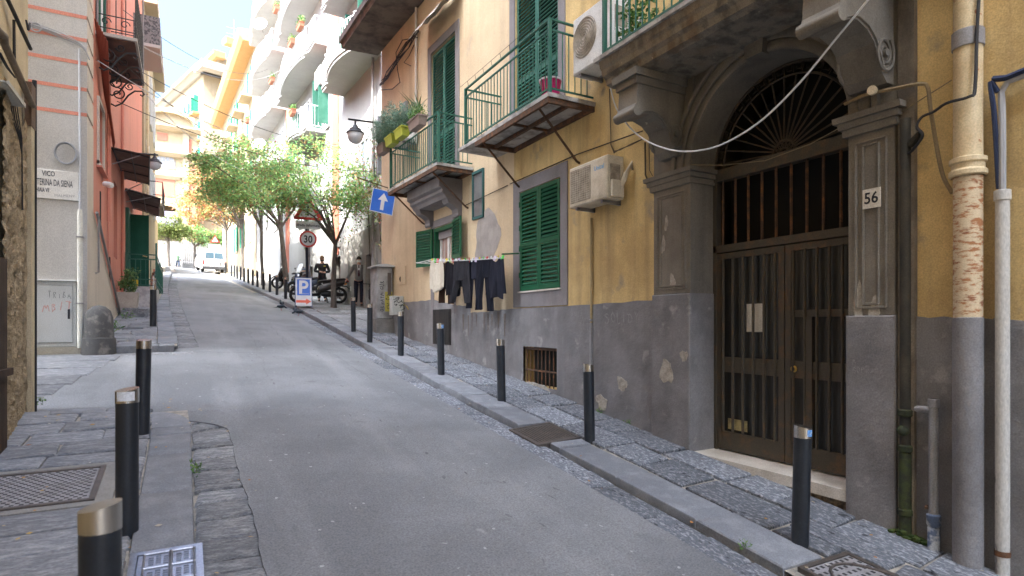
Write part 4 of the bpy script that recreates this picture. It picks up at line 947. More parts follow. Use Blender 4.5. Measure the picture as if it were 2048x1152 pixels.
# ---------------------------------------------------------------- bollards
def bollard_proto():
    t = thing('bollard', 'proto', 'bollard', (0, 0, 0), 'steel capped bollards along the kerbs')
    MB().lathe([(.062, -.15), (.062, .785)], (0, 0, 0), 20).build('post', bolm, t)
    mb = MB(); mb.strip([[Vector((.0635 * math.cos(k * math.pi / 10), .0635 * math.sin(k * math.pi / 10), z + (.012 * math.cos(k * math.pi / 10) if z > .8 else 0))) for k in range(20)] for z in (.785, .868)], True)
    mb.f.append(tuple(20 + k for k in range(20))); mb.build('steel_cap', steel, t)
    return t
bp = bollard_proto()
near = [(-.25, 2.43, 'steel capped bollard at the very front, lower left of the street'), (-.31, 4.30, 'bollard with a white sticker on its steel cap, beside the studded cover'), (-.35, 6.47, 'last bollard of the near left row, by the rounded kerb corner')]
right = [(4.03, 2.82, 'bollard with a blue round sticker in front of the arched door'), (4.04, 5.46, 'bollard just below the drainpipe foot, above the iron hatch'), (3.97, 7.47, 'bollard in front of the barred cellar opening'), (3.84, 9.43, 'bollard with a blue sticker in front of the black meter door'), (3.79, 11.45, 'bollard in front of the small grey meter box'), (3.67, 13.28, 'bollard in front of the tall grey street cabinet'), (3.79, 15.24, 'bollard at the lane mouth, uphill of the grey street cabinet')]
fl = []
def solve(u, x):
    X = (u - CX) / FOC                       # where the sight line over this column crosses the bollard row
    k = x / (_c * X + _s); return k * (-_s * X + _c)
for u, x in ((307, -.57), (311.5, -.60), (314.5, -.63), (317, -.66), (319, -.70), (322, -.74)): fl.append((x, None, u))
ords = ['first', 'second', 'third', 'fourth', 'fifth', 'sixth', 'seventh', 'eighth', 'ninth', 'tenth', 'eleventh', 'twelfth', 'thirteenth', 'fourteenth', 'fifteenth', 'sixteenth']
spots = [(x, y, z, l) for x, y, l in near for z in (GL(y),)] + [(x, y, GR(y), l) for x, y, l in right]
yy = [14.7, 16.2, 17.8, 19.4, 21.2, 24.0]
for i, y in enumerate(yy): spots.append((xl(y) - .40, y, GL(y), ords[i] + ' bollard of the upper left row, counted uphill from the guard stone'))
for i, u in enumerate((571, 554, 540, 527, 515, 505.5, 496.5, 488, 480.5, 473.5, 467.5, 462)):
    y = 26.0
    for _ in range(8): y = solve(u, xr(y) + .33)
    spots.append((xr(y) + .33, y, GR(y), ords[i] + ' bollard of the upper right row, counted uphill from the parking sign'))
for i in range(4):
    y = 50 + i * 2.2; spots.append((xr(y) + .33, y, GR(y), ords[i] + ' bollard from the white van going downhill on the right kerb' if 0 else 'pale sunlit bollard beside the white van, ' + ords[i] + ' going uphill'))
bols = []
for i, (x, y, z, l) in enumerate(spots):
    if i == 0: o = bp; o.matrix_basis = Matrix.Translation((x, y, z)); o['label'] = l; ROOTM[o.name] = o.matrix_basis.copy()
    else: o = copy_tree(bp, (x, y, z), .7 * i, l)
    o.matrix_basis = o.matrix_basis @ Matrix.Rotation(R(hz.uniform(-1.3, 1.3)), 4, 'X') @ Matrix.Rotation(R(hz.uniform(-1.3, 1.3)), 4, 'Y'); ROOTM[o.name] = o.matrix_basis.copy()
    bols.append(o)
def sticker(o, m, a0, a1, z0, z1, name):
    mb = MB(); mb.strip([[Vector((.0645 * math.cos(a), .0645 * math.sin(a), z)) for a in [a0 + (a1 - a0) * k / 8 for k in range(9)]] for z in (z0, z1)])
    s = mb.build(name, m); s.parent = o
    return s
bl = mat('blue_sticker', (.12, .30, .62), (.5, .6, .7), .5, .55, 40, bump=0)
b1_ = bols[1]; ang = math.atan2(-4.3, .31) - .7
sticker(b1_, mat('white_sticker', (.66, .67, .68), bump=0), ang - .95, ang + .65, .80, .855, 'white_sticker')
ang = math.atan2(-2.82, -4.03) - .7 * 3; sticker(bols[3], bl, ang + .5, ang + 1.25, .80, .85, 'blue_sticker')
ang = math.atan2(-9.43, -3.84) - .7 * 6; sticker(bols[6], bl, ang + .3, ang + 1.2, .79, .85, 'blue_sticker')
# ---------------------------------------------------------------- pipes and fittings on the yellow wall, right of the door
def P_(u, v, o, fr=A): t, z = fr.pix(u, v, o); return fr.P(t, o, z)
dp = thing('downpipe', 'fat cream downpipe with rusty middle and grey painted foot, right of the door', 'pipe', tuple(A.P(2.12, .1, -1.7)))
c_ = A.P(2.117, .10, 0)
def up(z): return c_ + Vector((0, 0, z))
mb = MB(); mb.lathe([(.088, 1.12), (.088, 3.3)], c_, 18); mb.build('upper_pipe', creamp, dp)
mb = MB(); mb.lathe([(.10, 1.06), (.115, 1.07), (.115, 1.10), (.10, 1.115), (.10, 1.15), (.113, 1.16), (.113, 1.19), (.09, 1.20)], c_, 18); mb.build('socket_joint', creamp, dp)
MB().lathe([(.088, .05), (.088, 1.06)], c_, 18).build('rusty_pipe', rustpipe, dp)
MB().lathe([(.092, -2.2), (.092, .05), (.088, .055)], c_, 18).build('grey_painted_foot', dadom, dp)
MB().lathe([(.094, 1.98), (.098, 1.985), (.098, 2.10), (.094, 2.105)], c_, 18).build('strap', greyp, dp)
p2 = thing('white_pipe', 'slim pipe of peeling white paint over grey, running to the pavement at the right edge', 'pipe', tuple(A.P(1.93, .06, -1.8)))
wpm = mat('peeling_white_paint', (.50, .48, .44), (.21, .20, .20), .55, .58, 5, bump=.25, stretch=(1, 1, .35), rough=.6)
c2 = A.P(1.928, .06, 0)
MB().lathe([(.042, -1.84), (.042, .86), (.05, .865), (.05, .93), (.04, .935)], c2, 14).build('pipe', wpm, p2)
MB().tube([c2 + Vector((0, 0, .93)), c2 + Vector((0, 0, 1.2)), A.P(1.93, .06, 1.5), A.P(1.94, .05, 1.62), A.P(1.9, .05, 1.68), A.P(1.5, .05, 1.72), A.P(-4, .05, 1.9)], .022, 8).build('upper_conduit', greyc, p2)
MB().lathe([(.046, -1.6), (.048, -1.58), (.046, -1.56)], c2, 14).build('clamp', rustm, p2)
mb = MB(); mb.tube(sm([A.P(1.95, .07, 1.62), A.P(1.99, .08, 1.70), A.P(1.97, .08, 1.5), A.P(1.96, .07, 1.25), A.P(1.95, .06, .95)]), .016, 6); mb.tube([A.P(-4, .06, 1.94), A.P(1.5, .06, 1.76), A.P(1.9, .07, 1.70), A.P(1.98, .07, 1.72)], .022, 6)
tag(mb.build('cable_loop', mat('blue_black_cable', (.02, .03, .07), bump=0)), 'blue black cable looping over the slim white pipe at the right edge', 'cable')
ip = thing('iron_drainpipe', 'dark mossy cast iron drainpipe in the corner right of the door pillar', 'pipe', tuple(A.P(2.56, .05, -1.7)))
c3 = A.P(2.561, .055, 0)
MB().lathe([(.04, -1.0), (.04, 1.62)], c3, 12).build('pipe', mat('black_iron', (.03, .028, .022), (.06, .05, .035), bump=.3), ip)
mossm = mat('mossy_iron', (.03, .034, .02), (.045, .055, .018), .42, .6, 14, bump=.5, bscale=40, rough=.9)
MB().lathe([(.046, -2.0), (.046, -1.02), (.041, -1.0)], c3, 12).build('mossy_foot', mossm, ip)
for z in (-1.5, -1.0, -.72): MB().lathe([(.04, z), (.054, z + .01), (.054, z + .05), (.04, z + .06)], c3, 12).build('collar', mossm, ip)
MB().ball(c3 + A.N * .03 + Vector((0, 0, -.83)), .045, 10).build('valve_boss', mossm, ip)
mp = mat('moss', (.03, .055, .012), (.06, .08, .02), .4, .6, 20, bump=.8, bscale=40, rough=1)
rnd = random.Random(9); mb = MB()
for k in range(60):
    t = 2.40 + rnd.random() * .26; mb.ball(A.P(t, .03 + rnd.random() * .07, GR(t) + rnd.random() * .04 * (1 - abs(t - 2.55) * 4)), .018 + rnd.random() * .014, 6, (1, 1, .6))
o = mb.build('moss', mp); o['kind'] = 'stuff'; o['label'] = 'green moss at the foot of the iron drainpipe'; o['category'] = 'moss'
gp = thing('gas_pipe', 'grey gas pipe with a side elbow and a scuffed foot, standing against the wall base', 'pipe', tuple(A.P(2.35, .08, -1.7)))
c4 = A.P(2.346, .085, 0)
MB().lathe([(.032, -1.42), (.032, -.62), (.038, -.615), (.038, -.56), (.03, -.555)], c4, 12).build('pipe', greyp, gp)
MB().tube([c4 + Vector((0, 0, -.64)), A.P(2.40, .09, -.64), A.P(2.455, .09, -.645), A.P(2.47, .03, -.65)], .026, 10).build('elbow', greyp, gp)
MB().lathe([(.033, -1.42), (.047, -1.43), (.047, -1.50), (.036, -1.52), (.04, -1.53), (.04, -2.0)], c4, 12).build('scuffed_foot', mat('scuffed_blue_white_wrap', (.40, .42, .45), (.1, .13, .2), .45, .55, 11, bump=.2), gp)
MB().tube([c4 + Vector((0, 0, -1.38)), A.P(2.40, .09, -1.38)], .016, 8).build('tap', rustm, gp)
lp = thing('disc_lamp', 'round cream disc lamp on a bent conduit beside the arch, above the number plate', 'wall lamp', tuple(A.P(2.75, .1, 1.88)))
MB().tube(sm([A.P(3.05, .05, 1.90), A.P(2.9, .09, 1.90), A.P(2.80, .12, 1.89), A.P(2.6, .10, 1.87), A.P(2.44, .08, 1.85), A.P(2.39, .075, 1.80), A.P(2.37, .07, 1.6), A.P(2.3, .07, 1.15), A.P(2.23, .07, .97)]), .0145, 7).build('conduit', mat('painted_conduit', (.27, .2, .11), (.2, .15, .09), bump=0), lp)
MB().disc(A.P(2.755, .155, 1.89), (A.N + Vector((.3, -.7, 0)) * .35).normalized(), .036, .03, 16).build('disc', mat('cream_disc', (.6, .5, .34), bump=0), lp)
mb = MB(); mb.tube(sm([A.P(2.59, .06, 1.36), A.P(2.52, .08, 1.34), A.P(2.44, .10, 1.40), A.P(2.41, .11, 1.45), A.P(2.45, .11, 1.52), A.P(2.42, .10, 1.585), A.P(2.34, .10, 1.60), A.P(2.2, .21, 1.60), A.P(2.06, .21, 1.60), A.P(2.035, .19, 1.66), A.P(2.03, .17, 2.1), A.P(2.0, .14, 2.9)]), .011, 6)
tag(mb.build('black_conduit', blackm), 'black wire bending round the fat downpipe towards the iron drainpipe', 'cable')
tag(MB().tube([A.P(2.58, .04, 1.41), A.P(2.5, .06, 1.42), A.P(2.44, .09, 1.47)], [.03, .036, .02], 8).build('insulation_lump', mat('tarry_lump', (.04, .035, .025), bump=.8, bscale=30, bdist=.03)), 'lump of tarry insulation by the top of the iron drainpipe', 'insulation')
def sag(p, q, d, n=24): return [Vector(p).lerp(Vector(q), i / n) - Vector((0, 0, d * 4 * (i / n) * (1 - i / n))) for i in range(n + 1)]
pts = [(1220, 172), (1232, 215), (1258, 253), (1290, 280), (1330, 297), (1370, 303), (1420, 297), (1470, 276), (1530, 235), (1600, 165), (1670, 80), (1740, -5), (1800, -80)]
tag(MB().tube(sm([P_(u, v, .62) for u, v in pts], 4), .0085, 7).build('white_cable', whitec), 'thick white cable hanging in a loop across the arched doorway', 'cable')
tag(MB().tube([A.P(4.83, .06, 1.8), A.P(4.4, .0, 1.70), A.P(3.9, -.02, 1.63), A.P(3.4, .0, 1.66), A.P(3.03, .06, 1.72), A.P(2.6, .06, 1.68), A.P(2.25, .03, 1.82)], .0045, 5).build('thin_wire', mat('dirty_wire', (.2, .16, .1), bump=0)), 'thin wire strung under the fanlight from pillar to pillar', 'wire')
mb = MB(); mb.tube([P_(930, 411, .03, B), P_(1015, 371, .03, B)], .009, 5); mb.tube([P_(1020, 368, .03), P_(1154, 309, .03), P_(1285, 262, .03)], .009, 5)
tag(mb.build('wall_wire', mat('dark_wire', (.05, .04, .03), bump=0)), 'dark wire fixed along the yellow wall under the balconies', 'wire')
mb = MB()
for k in range(3): mb.tube([P_(1285, 278, .02 + .01 * k), P_(1262, 290 - k, .03), P_(1240, 298 + k, .03), P_(1228, 306 - 2 * k, .03), P_(1222, 290, .03), P_(1221, 240 + k, .02), P_(1219, 178, .02)], .007, 5)
mb.tube([P_(1290, 285, .03), P_(1291, 350, .03), P_(1296, 362, .04), P_(1310, 355, .06)], .011, 6); mb.tube([P_(1298, 290, .03), P_(1299, 340, .03), P_(1305, 352, .03)], .006, 5)
tag(mb.build('wire_tangle', mat('brown_wire', (.09, .065, .04), bump=0)), 'tangle of brown wires on the yellow wall left of the door pillar', 'wires')
tag(MB().box(A, 2.745, 2.89, .058, .066, .965, 1.125).build('house_number', mat('number_tile', (.62, .58, .50), (.52, .48, .42), bump=0, rough=.4), None, False), 'white house number tile on the right door pillar', 'number plate')
wt = thing('waste_pipe', 'thin grey pipe coming down the wall under the air conditioner by the green shutters', 'pipe', tuple(A.P(6.71, .03, -.7)))
MB().tube([A.P(6.70, .03, 1.5), A.P(6.70, .03, .02)], .018, 8).build('pipe', mat('ochre_painted_pipe', (.33, .25, .13), bump=.1), wt); MB().box(A, 6.68, 6.72, .02, .05, -.62, .03).build('trunking', greyp, wt, False); MB().lathe([(.02, 0), (.03, .005), (.03, .03), (.02, .035)], A.P(6.70, .035, .05), 10).build('joint', greyp, wt)
# ---- air conditioners
def aircon(label, fr, t0, t1, o0, o1, z0, z1, m, round_fan=False, group=None, stripe=True):
    t = thing('air_conditioner', label, 'air conditioner', tuple(fr.P((t0 + t1) / 2, o0, z0)))
    mb = MB(); mb.cbox(fr, t0, t1, o0, o1, z0, z1, .018); mb.build('case', m, t)
    w_, h = t1 - t0, z1 - z0; gm = mat('fan_grille', (.36, .31, .25), (.2, .17, .13), .4, .65, 9, rough=.6, bump=.3, bscale=60)
    if round_fan:
        c = fr.P(t1 - w_ * .33, o1 + .002, z0 + h * .55)
        mb = MB()
        for k in range(1, 8): mb.lathe([(h * .045 * k, 0), (h * .045 * k + .006, .006), (h * .045 * k + .012, 0)], c + fr.N * .003, 28, fr.N)
        mb.build('fan_ring', gm, t); MB().disc(c - fr.N * .001, fr.N, h * .345, .003, 28).build('fan_grille', gm, t, False)
    else:
        a, b, c, d = t1 - w_ * .60, t1 - .035, z0 + .05, z1 - .05
        MB().cbox(fr, a, b, o1 - .001, o1 + .006, c, d, .004).build('fan_grille', gm, t, False)
        mb = MB()
        for k in range(15): mb.tube([fr.P(a + .02, o1 + .009, c + .02 + (d - c - .04) * k / 14), fr.P(b - .02, o1 + .009, c + .02 + (d - c - .04) * k / 14)], .0022, 4)
        for k in range(9): mb.tube([fr.P(a + .02 + (b - a - .04) * k / 8, o1 + .010, c + .02), fr.P(a + .02 + (b - a - .04) * k / 8, o1 + .010, d - .02)], .0022, 4)
        o = mb.build('grille_wire', m, t); o['kind'] = 'stuff'
        MB().cbox(fr, t0 + .05, t0 + w_ * .36, o1 - .001, o1 + .004, z0 + .05, z0 + h * .45, .004).build('panel', m, t, False)
        MB().cbox(fr, t0 + .03, t0 + w_ * .37, o1 - .001, o1 + .003, z0 + .04, z1 - .03, .003).build('front_plate', m, t, False)
    MB().box(fr, t0 - .012, t0 - .001, o0 + .06, o1 - .06, z1 - h * .62, z1 - h * .2).build('side_grip', gm, t, False)
    MB().cbox(fr, t0 - .05, t0 - .013, o0 + .03, o1 - .05, z0 + .02, z0 + h * .42, .01).build('valve_cover', m, t, False)
    for q in (t0 + .12, t1 - .15): mb = MB(); mb.box(fr, q, q + .04, .0, o1 - .03, z0 - .045, z0 - .003); mb.box(fr, q, q + .04, .0, .03, z0 - .05, z0 + .35); mb.build('bracket', galv, t, False)
    mb = MB()
    for k in range(3): mb.tube([fr.P(t0 - .04, o0 + .08, z0 + .1 + .04 * k), fr.P(t0 - .10, o0 + .05, z0 + .22 + .05 * k), fr.P(t0 - .11 - .02 * k, .04, z0 + .42 + .02 * k), fr.P(t0 - .13, .02, z0 + .36)], .014, 6)
    mb.build('refrigerant_pipe', m, t)
    return t
aircon('yellowed air conditioner with blue lettering, beside the closed green shutters', A, 5.97, 6.80, .06, .335, 1.62, 2.17, acm)
aircon('big white air conditioner with a round fan, between two green balconies', A, 5.80, 6.62, .08, .40, 3.38, 4.14, acw, True)
aircon('white air conditioner behind the balcony plants near the house corner', B, 4.35, 5.15, .06, .36, 4.35, 4.9, acw)
# ---- pipe, wires at the far end of the yellow front
tag(MB().tube([B.P(4.35, .05, 4.3), B.P(4.35, .05, 8)], .03, 8).build('white_pipe', mat('white_pvc', (.6, .58, .54), bump=0)), 'thin white upright pipe near the corner of the yellow house', 'pipe')
mb = MB(); r3 = random.Random(21)
for k in range(7):
    a = [(835, 60), (815, 85), (795, 115), (775, 148), (762, 165)]
    mb.tube([P_(u + r3.uniform(-4, 4), v + r3.uniform(-6, 6) + k, .03 + .012 * k, B) for u, v in a], .011, 5)
mb.tube([P_(u, v, .06, B) for u, v in ((835, 75), (805, 80), (792, 105), (795, 140), (800, 165), (785, 178), (762, 180))], .012, 5)
mb.tube([P_(u, v, .06, B) for u, v in ((828, 90), (818, 112), (808, 125), (822, 132))], .01, 5)
tag(mb.build('wire_tangle', blackm), 'black tangle of telephone wires on the wall near the corner of the yellow house', 'wires')
tag(MB().cbox(B, 4.95, 5.15, .01, .09, 5.25, 5.5, .01).build('splice_box', greyp, None, False), 'small grey splice box among the black wires near the house corner', 'box')
# ---- street lantern and blue arrow sign on the corner
def lantern(label, arm, c, r):
    t = thing('street_lantern', label, 'street lamp', tuple(arm[0]))
    MB().tube(arm, .026, 8).build('arm', irm, t)
    mb = MB(); c = Vector(c); mb.lathe([(.02, r * 2.1), (.03, r * 1.55), (.28 * r, r * 1.45), (.42 * r, r * 1.15), (.72 * r, r * 1.0), (.8 * r, r * .75), (1.12 * r, r * .55), (1.15 * r, r * .42), (1.0 * r, r * .40)], c, 16); mb.build('hood', irm, t)
    mb = MB(); mb.lathe([(1.0 * r, r * .40), (1.02 * r, r * .15), (.93 * r, -r * .25), (.7 * r, -r * .62), (.38 * r, -r * .82), (0, -r * .88)], c, 16); mb.build('globe', mat('milky_globe', (.62, .64, .66), rough=.25, bump=0, spec=.5), t)
lantern('street lantern hanging from an arm on the corner of the yellow house', [(4.72, 15.2, 5.30), (3.62, 15.1, 5.22)], (3.80, 15.1, 4.80), .20)
lantern('street lantern hanging from an arm on the red house by the brown awning', [(-1.46, 18.2, 4.45), (-.62, 18.2, 4.50)], (-.70, 18.2, 4.22), .15)
tag(MB().tube([(4.75, 15.4, 3.66), (3.9, 15.3, 3.82)], .014, 6).build('iron_rod', rustm), 'rusty iron rod sticking out of the house corner above the blue sign', 'rod')
as_ = thing('arrow_sign', 'tilted blue square road sign with a white upright arrow on the house corner', 'road sign', (4.4, 14.9, 3.1))
Q = Matrix.Translation((4.46, 14.92, 3.18)) @ Matrix.Rotation(R(-4), 4, 'Z') @ Matrix.Rotation(R(9), 4, 'Y')
class MF:
    def __init__(s, M): s.M = M
    def P(s, a, b, c): return s.M @ Vector((a, b, c))
qf = MF(Q)
blue = mat('sign_blue', (.030, .13, .56), (.04, .16, .6), bump=0, rough=.35, fine=.03); wsign = mat('sign_white', (.68, .68, .68), (.58, .58, .58), bump=0, rough=.4, fine=.03)
MB().box(qf, -.30, .30, 0, .02, -.30, .30).build('plate', blue, as_, False)
mb = MB()
for a, b, c, d in ((-.30, .30, -.30, -.285), (-.30, .30, .285, .30), (-.30, -.285, -.285, .285), (.285, .30, -.285, .285)): mb.box(qf, a, b, -.003, 0, c, d)
mb.build('white_border', wsign, as_, False)
mb = MB(); mb.prism([(-.045, -.22), (.045, -.22), (.045, .03), (.13, .03), (0, .225), (-.13, .03), (-.045, .03)], lambda p: qf.P(p[0], -.001, p[1]), lambda p: qf.P(p[0], -.004, p[1])); mb.build('white_arrow', wsign, as_, False)
MB().tube([(4.6, 14.95, 3.2), (4.82, 14.95, 3.2), (4.82, 14.95, 2.9)], .018, 6).build('bracket', greyp, as_)
# ---- cabinets at the corner
sc = thing('street_cabinet', 'tall grey concrete street cabinet with graffiti and a yellow sticker at the house corner', 'cabinet', (4.5, 15.2, -.2))
ccm = mat('stained_grey_cabinet', (.33, .32, .31), (.2, .19, .18), .42, .66, 4, streak=.35, bump=.15)
MB().cbox(Fr(0, 15.5, 90, 1), -4.72, -4.30, 0, .6, .16, 1.50, .02).build('body', ccm, sc, False)
MB().box(WD, 4.27, 4.75, 14.87, 15.55, -.45, .155).build('plinth', mat('stained_concrete_plinth', (.22, .2, .18), (.13, .12, .11), bump=.4), sc, False)
mb = MB(); mb.prism([(4.24, 1.503), (4.76, 1.503), (4.76, 1.53), (4.6, 1.57), (4.4, 1.57), (4.24, 1.53)], lambda p: (p[0], 14.84, p[1]), lambda p: (p[0], 15.58, p[1])); mb.build('lid', mat('pale_concrete', (.45, .44, .42), bump=.2), sc, False)
for z0, z1 in ((.35, 1.42),): MB().cbox(Fr(4.30, 0, 0, 1), 14.96, 15.44, .001, .014, z0, z1, .005).build('door', ccm, sc, False)
MB().box(WD, 4.285, 4.299, 15.05, 15.2, .0, .15).build('vent', darkm, sc, False); MB().box(WD, 4.58, 4.67, 14.885, 14.899, .78, 1.35).build('vent', mat('rust_grey_vent', (.1, .08, .07), bump=.2), sc, False)
MB().box(WD, 4.51, 4.70, 14.89, 14.8985, .35, .86).build('yellow_sticker', mat('faded_yellow', (.42, .36, .05), (.33, .29, .07), bump=0), sc, False)
mt = thing('meter_box', 'small pale meter box with black graffiti on a post beside the street cabinet', 'meter box', (4.6, 14.1, -.3))
MB().cbox(Fr(0, 14.35, 90, 1), -4.76, -4.46, 0, .2, .25, .72, .012).build('box', mat('pale_grey_box', (.48, .48, .45), (.4, .4, .36), bump=.05), mt, False)
MB().tube([(4.66, 14.27, -.5), (4.66, 14.27, .26)], .05, 10).build('post', ccm, mt)
mb = MB(); mb.tube([(4.74, 14.3, .5), (4.80, 14.1, .5), (4.76, 13.8, .38)], .012, 5); mb.build('cable', mat('yellow_cable', (.4, .28, .03), bump=0), mt)
# ---- P board, sign pole
pb = thing('parking_board', 'blue and white parking board with a red arrow standing on the pavement', 'sign board', (3.67, 21.9, .62))
zg = GR(21.86); Q = Matrix.Translation((3.67, 21.86, zg)) @ Matrix.Rotation(R(-8), 4, 'Z'); qf = MF(Q)
for sg in (1, -1):
    mb = MB()
    def lp(a, b, c): return Q @ Vector((a, (.06 + .26 * (1 - c / 1.05)) * -sg + b * sg * -1, c))
    class LF:
        P = staticmethod(lp)
    mb.box(LF, -.265, .265, 0, .015, .05, 1.04); mb.build('panel', wsign, pb, False)
    mb = MB()
    for x in (-.28, .265): mb.box(LF, x, x + .015, -.004, .018, 0, 1.05)
    mb.box(LF, -.28, .28, -.004, .018, 1.041, 1.06); mb.build('frame', mat('dark_blue_frame', (.02, .06, .2), bump=0), pb, False)
    mb = MB(); mb.box(LF, -.215, .215, .0155, .019, .42, .99); mb.build('blue_field', blue, pb, False)
    mb = MB(); mb.prism([(-.25, .16), (.08, .16), (.08, .10), (.25, .205), (.08, .31), (.08, .25), (-.25, .25)], lambda p: lp(p[0], .0155, p[1]), lambda p: lp(p[0], .019, p[1])); mb.build('red_arrow', mat('faded_red', (.75, .16, .10), bump=0), pb, False)
    if sg == 1:
        mb = MB(); mb.box(LF, -.15, -.05, .0195, .023, .47, .95); o_ = [(-.05, .95)] + [(.02 + .14 * math.cos(a), .80 + .15 * math.sin(a)) for a in [math.pi / 2 - math.pi * k / 10 for k in range(11)]] + [(-.05, .65)]
        i_ = [(-.05, .86)] + [(.015 + .055 * math.cos(a), .80 + .06 * math.sin(a)) for a in [math.pi / 2 - math.pi * k / 10 for k in range(11)]] + [(-.05, .74)]
        mb.strip([[lp(x, d, z) for (x, z) in o_] for d in (.0195,)] + [[lp(x, .0195, z) for (x, z) in i_]]); mb.strip([[lp(x, .0235, z) for (x, z) in o_], [lp(x, .0235, z) for (x, z) in i_]]); mb.build('letter_p', wsign, pb, False)
PBL = LF
sp = thing('road_sign_pole', 'grey pole with a warning triangle, a white panel and a speed limit disc', 'road sign', (3.94, 22.1, .65))
zg = GR(22.1)
MB().tube([(3.96, 22.1, zg - .1), (3.84, 22.1, zg + 3.9)], .03, 10).build('pole', galv, sp)
MB().tube([(3.88, 22.25, zg - .1), (3.83, 22.25, zg + 3.2)], .05, 10).build('dark_post', mat('dark_blue_post', (.015, .02, .035), bump=0, rough=.4), sp)
qf = MF(Matrix.Translation((3.86, 22.05, 0)) @ Matrix.Rotation(R(-10), 4, 'Z'))
def disc_sign(z, r):
    d = MB().disc(qf.P(0, 0, z), qf.P(0, -1, 0) - qf.P(0, 0, 0), r, .012, 32).build('speed_disc', wsign, sp, False)
    mb = MB(); rows = [[qf.P(q * r * math.cos(k * math.pi / 18), -.0125 - e, z + q * r * math.sin(k * math.pi / 18)) for k in range(36)] for q, e in ((.99, .0), (.99, .004), (.78, .004), (.78, 0))]
    mb.strip(rows, True); mb.build('red_ring', mat('sign_red', (.60, .04, .035), (.66, .1, .08), bump=0, rough=.4), d)
disc_sign(3.08, .30)
MB().box(qf, -.43, .43, -.012, 0, 3.44, 3.72).build('word_panel', wsign, sp, False)
def tri(s, d0, d1, z0): return [(-s, z0 + .0), (s, z0 + .0), (0, z0 + s * 1.73)]
mb = MB(); q = [(-.47, 3.77), (.47, 3.77), (.5, 3.81), (.04, 4.6), (-.04, 4.6), (-.5, 3.81)]
mb.prism(q, lambda p: qf.P(p[0], -.012, p[1]), lambda p: qf.P(p[0], 0, p[1])); tg = mb.build('warning_triangle', MT['sign_red'], sp, False)
mb = MB(); mb.prism([(-.33, 3.86), (.33, 3.86), (0, 4.43)], lambda p: qf.P(p[0], -.0125, p[1]), lambda p: qf.P(p[0], -.016, p[1])); mb.build('white_field', wsign, tg, False)
mb = MB(); mb.prism([(-.025, 4.02), (.025, 4.02), (.04, 4.26), (-.04, 4.26)], lambda p: qf.P(p[0], -.0165, p[1]), lambda p: qf.P(p[0], -.02, p[1])); mb.disc(qf.P(0, -.0165, 3.95), qf.P(0, -1, 0) - qf.P(0, 0, 0), .035, .0035, 12); mb.build('exclamation_mark', blackm, tg, False)
SGN = qf
# ---------------------------------------------------------------- lettering
def text(s, name, parent, org, ex, ey, size, m, thick=.0012, align='LEFT', font_shear=0, xs=1.0, bold=0):
    c = bpy.data.curves.new('t', 'FONT'); c.body = s; c.size = size; c.extrude = thick; c.align_x = align; c.resolution_u = 3; c.shear = font_shear; c.offset = bold
    o = bpy.data.objects.new('t', c); COL.objects.link(o); bpy.context.view_layer.update()
    me = bpy.data.meshes.new_from_object(o); bpy.data.objects.remove(o); bpy.data.curves.remove(c)
    ex = Vector(ex).normalized(); ey = Vector(ey).normalized(); ez = ex.cross(ey)
    M = Matrix((( ex.x, ey.x, ez.x, org[0]), (ex.y, ey.y, ez.y, org[1]), (ex.z, ey.z, ez.z, org[2]), (0, 0, 0, 1)))
    me.transform(M @ Matrix.Diagonal((xs, 1, 1, 1))); me.name = name
    me.materials.clear(); me.materials.append(m)
    return place(name, me, parent)
def find(name, parentname=None):
    return next(o for o in bpy.data.objects if o.name.split('.')[0] == name and (parentname is None or (o.parent and o.parent.name.split('.')[0] == parentname)))
inkm = mat('black_ink', (.02, .02, .025), bump=0, fine=0); inkg = mat('worn_black_letters', (.05, .055, .07), (.3, .3, .3), .5, .65, 30, bump=0)
zu = (0, 0, 1)
text('56', 'digits', bpy.data.objects['house_number'], A.P(2.878, .0675, 1.005), -A.T, zu, .13, inkm, xs=.9, bold=.002)
for s, x, z, h, k in (('VICO', -2.03, 2.43, .115, .62), ('S. CATERINA DA SIENA', -2.235, 2.275, .150, .392), ('SEZ. CHIAIA VII', -2.23, 2.165, .095, .46)):
    text(s, 'letters', ns, (x, 12.13 - .0625, z), (1, 0, 0), zu, h, inkg, xs=k, bold=.002)
text('MALMENY', 'scribble', ns, (-1.87, 12.13 - .0625, 2.10), (1, .0, .05), zu, .06, mat('grey_scribble', (.3, .3, .3), bump=0))
text('Unical', 'letters', bpy.data.objects['air_conditioner'], A.P(6.225, .3395, 2.01), -A.T, zu, .085, mat('blue_letters', (.12, .35, .62), bump=0))
text('30', 'numerals', find('speed_disc'), SGN.P(0, -.0165, 2.955), SGN.P(1, 0, 0) - SGN.P(0, 0, 0), zu, .36, inkm, align='CENTER', xs=.85, bold=.008)
text('strada deformata', 'words', find('word_panel'), SGN.P(0, -.0135, 3.53), SGN.P(1, 0, 0) - SGN.P(0, 0, 0), zu, .135, inkm, align='CENTER', xs=.85, bold=.003)
mb = MB(); 
text('PRIVATO', 'small_word', pb, PBL.P(-.14, .024, .47) if 0 else (Q @ Vector((-.04, -(.06 + .26 * (1 - .46 / 1.05)) - .021, .46))), (Q @ Vector((1, 0, 0)) - Q @ Vector((0, 0, 0))), zu, .052, wsign)
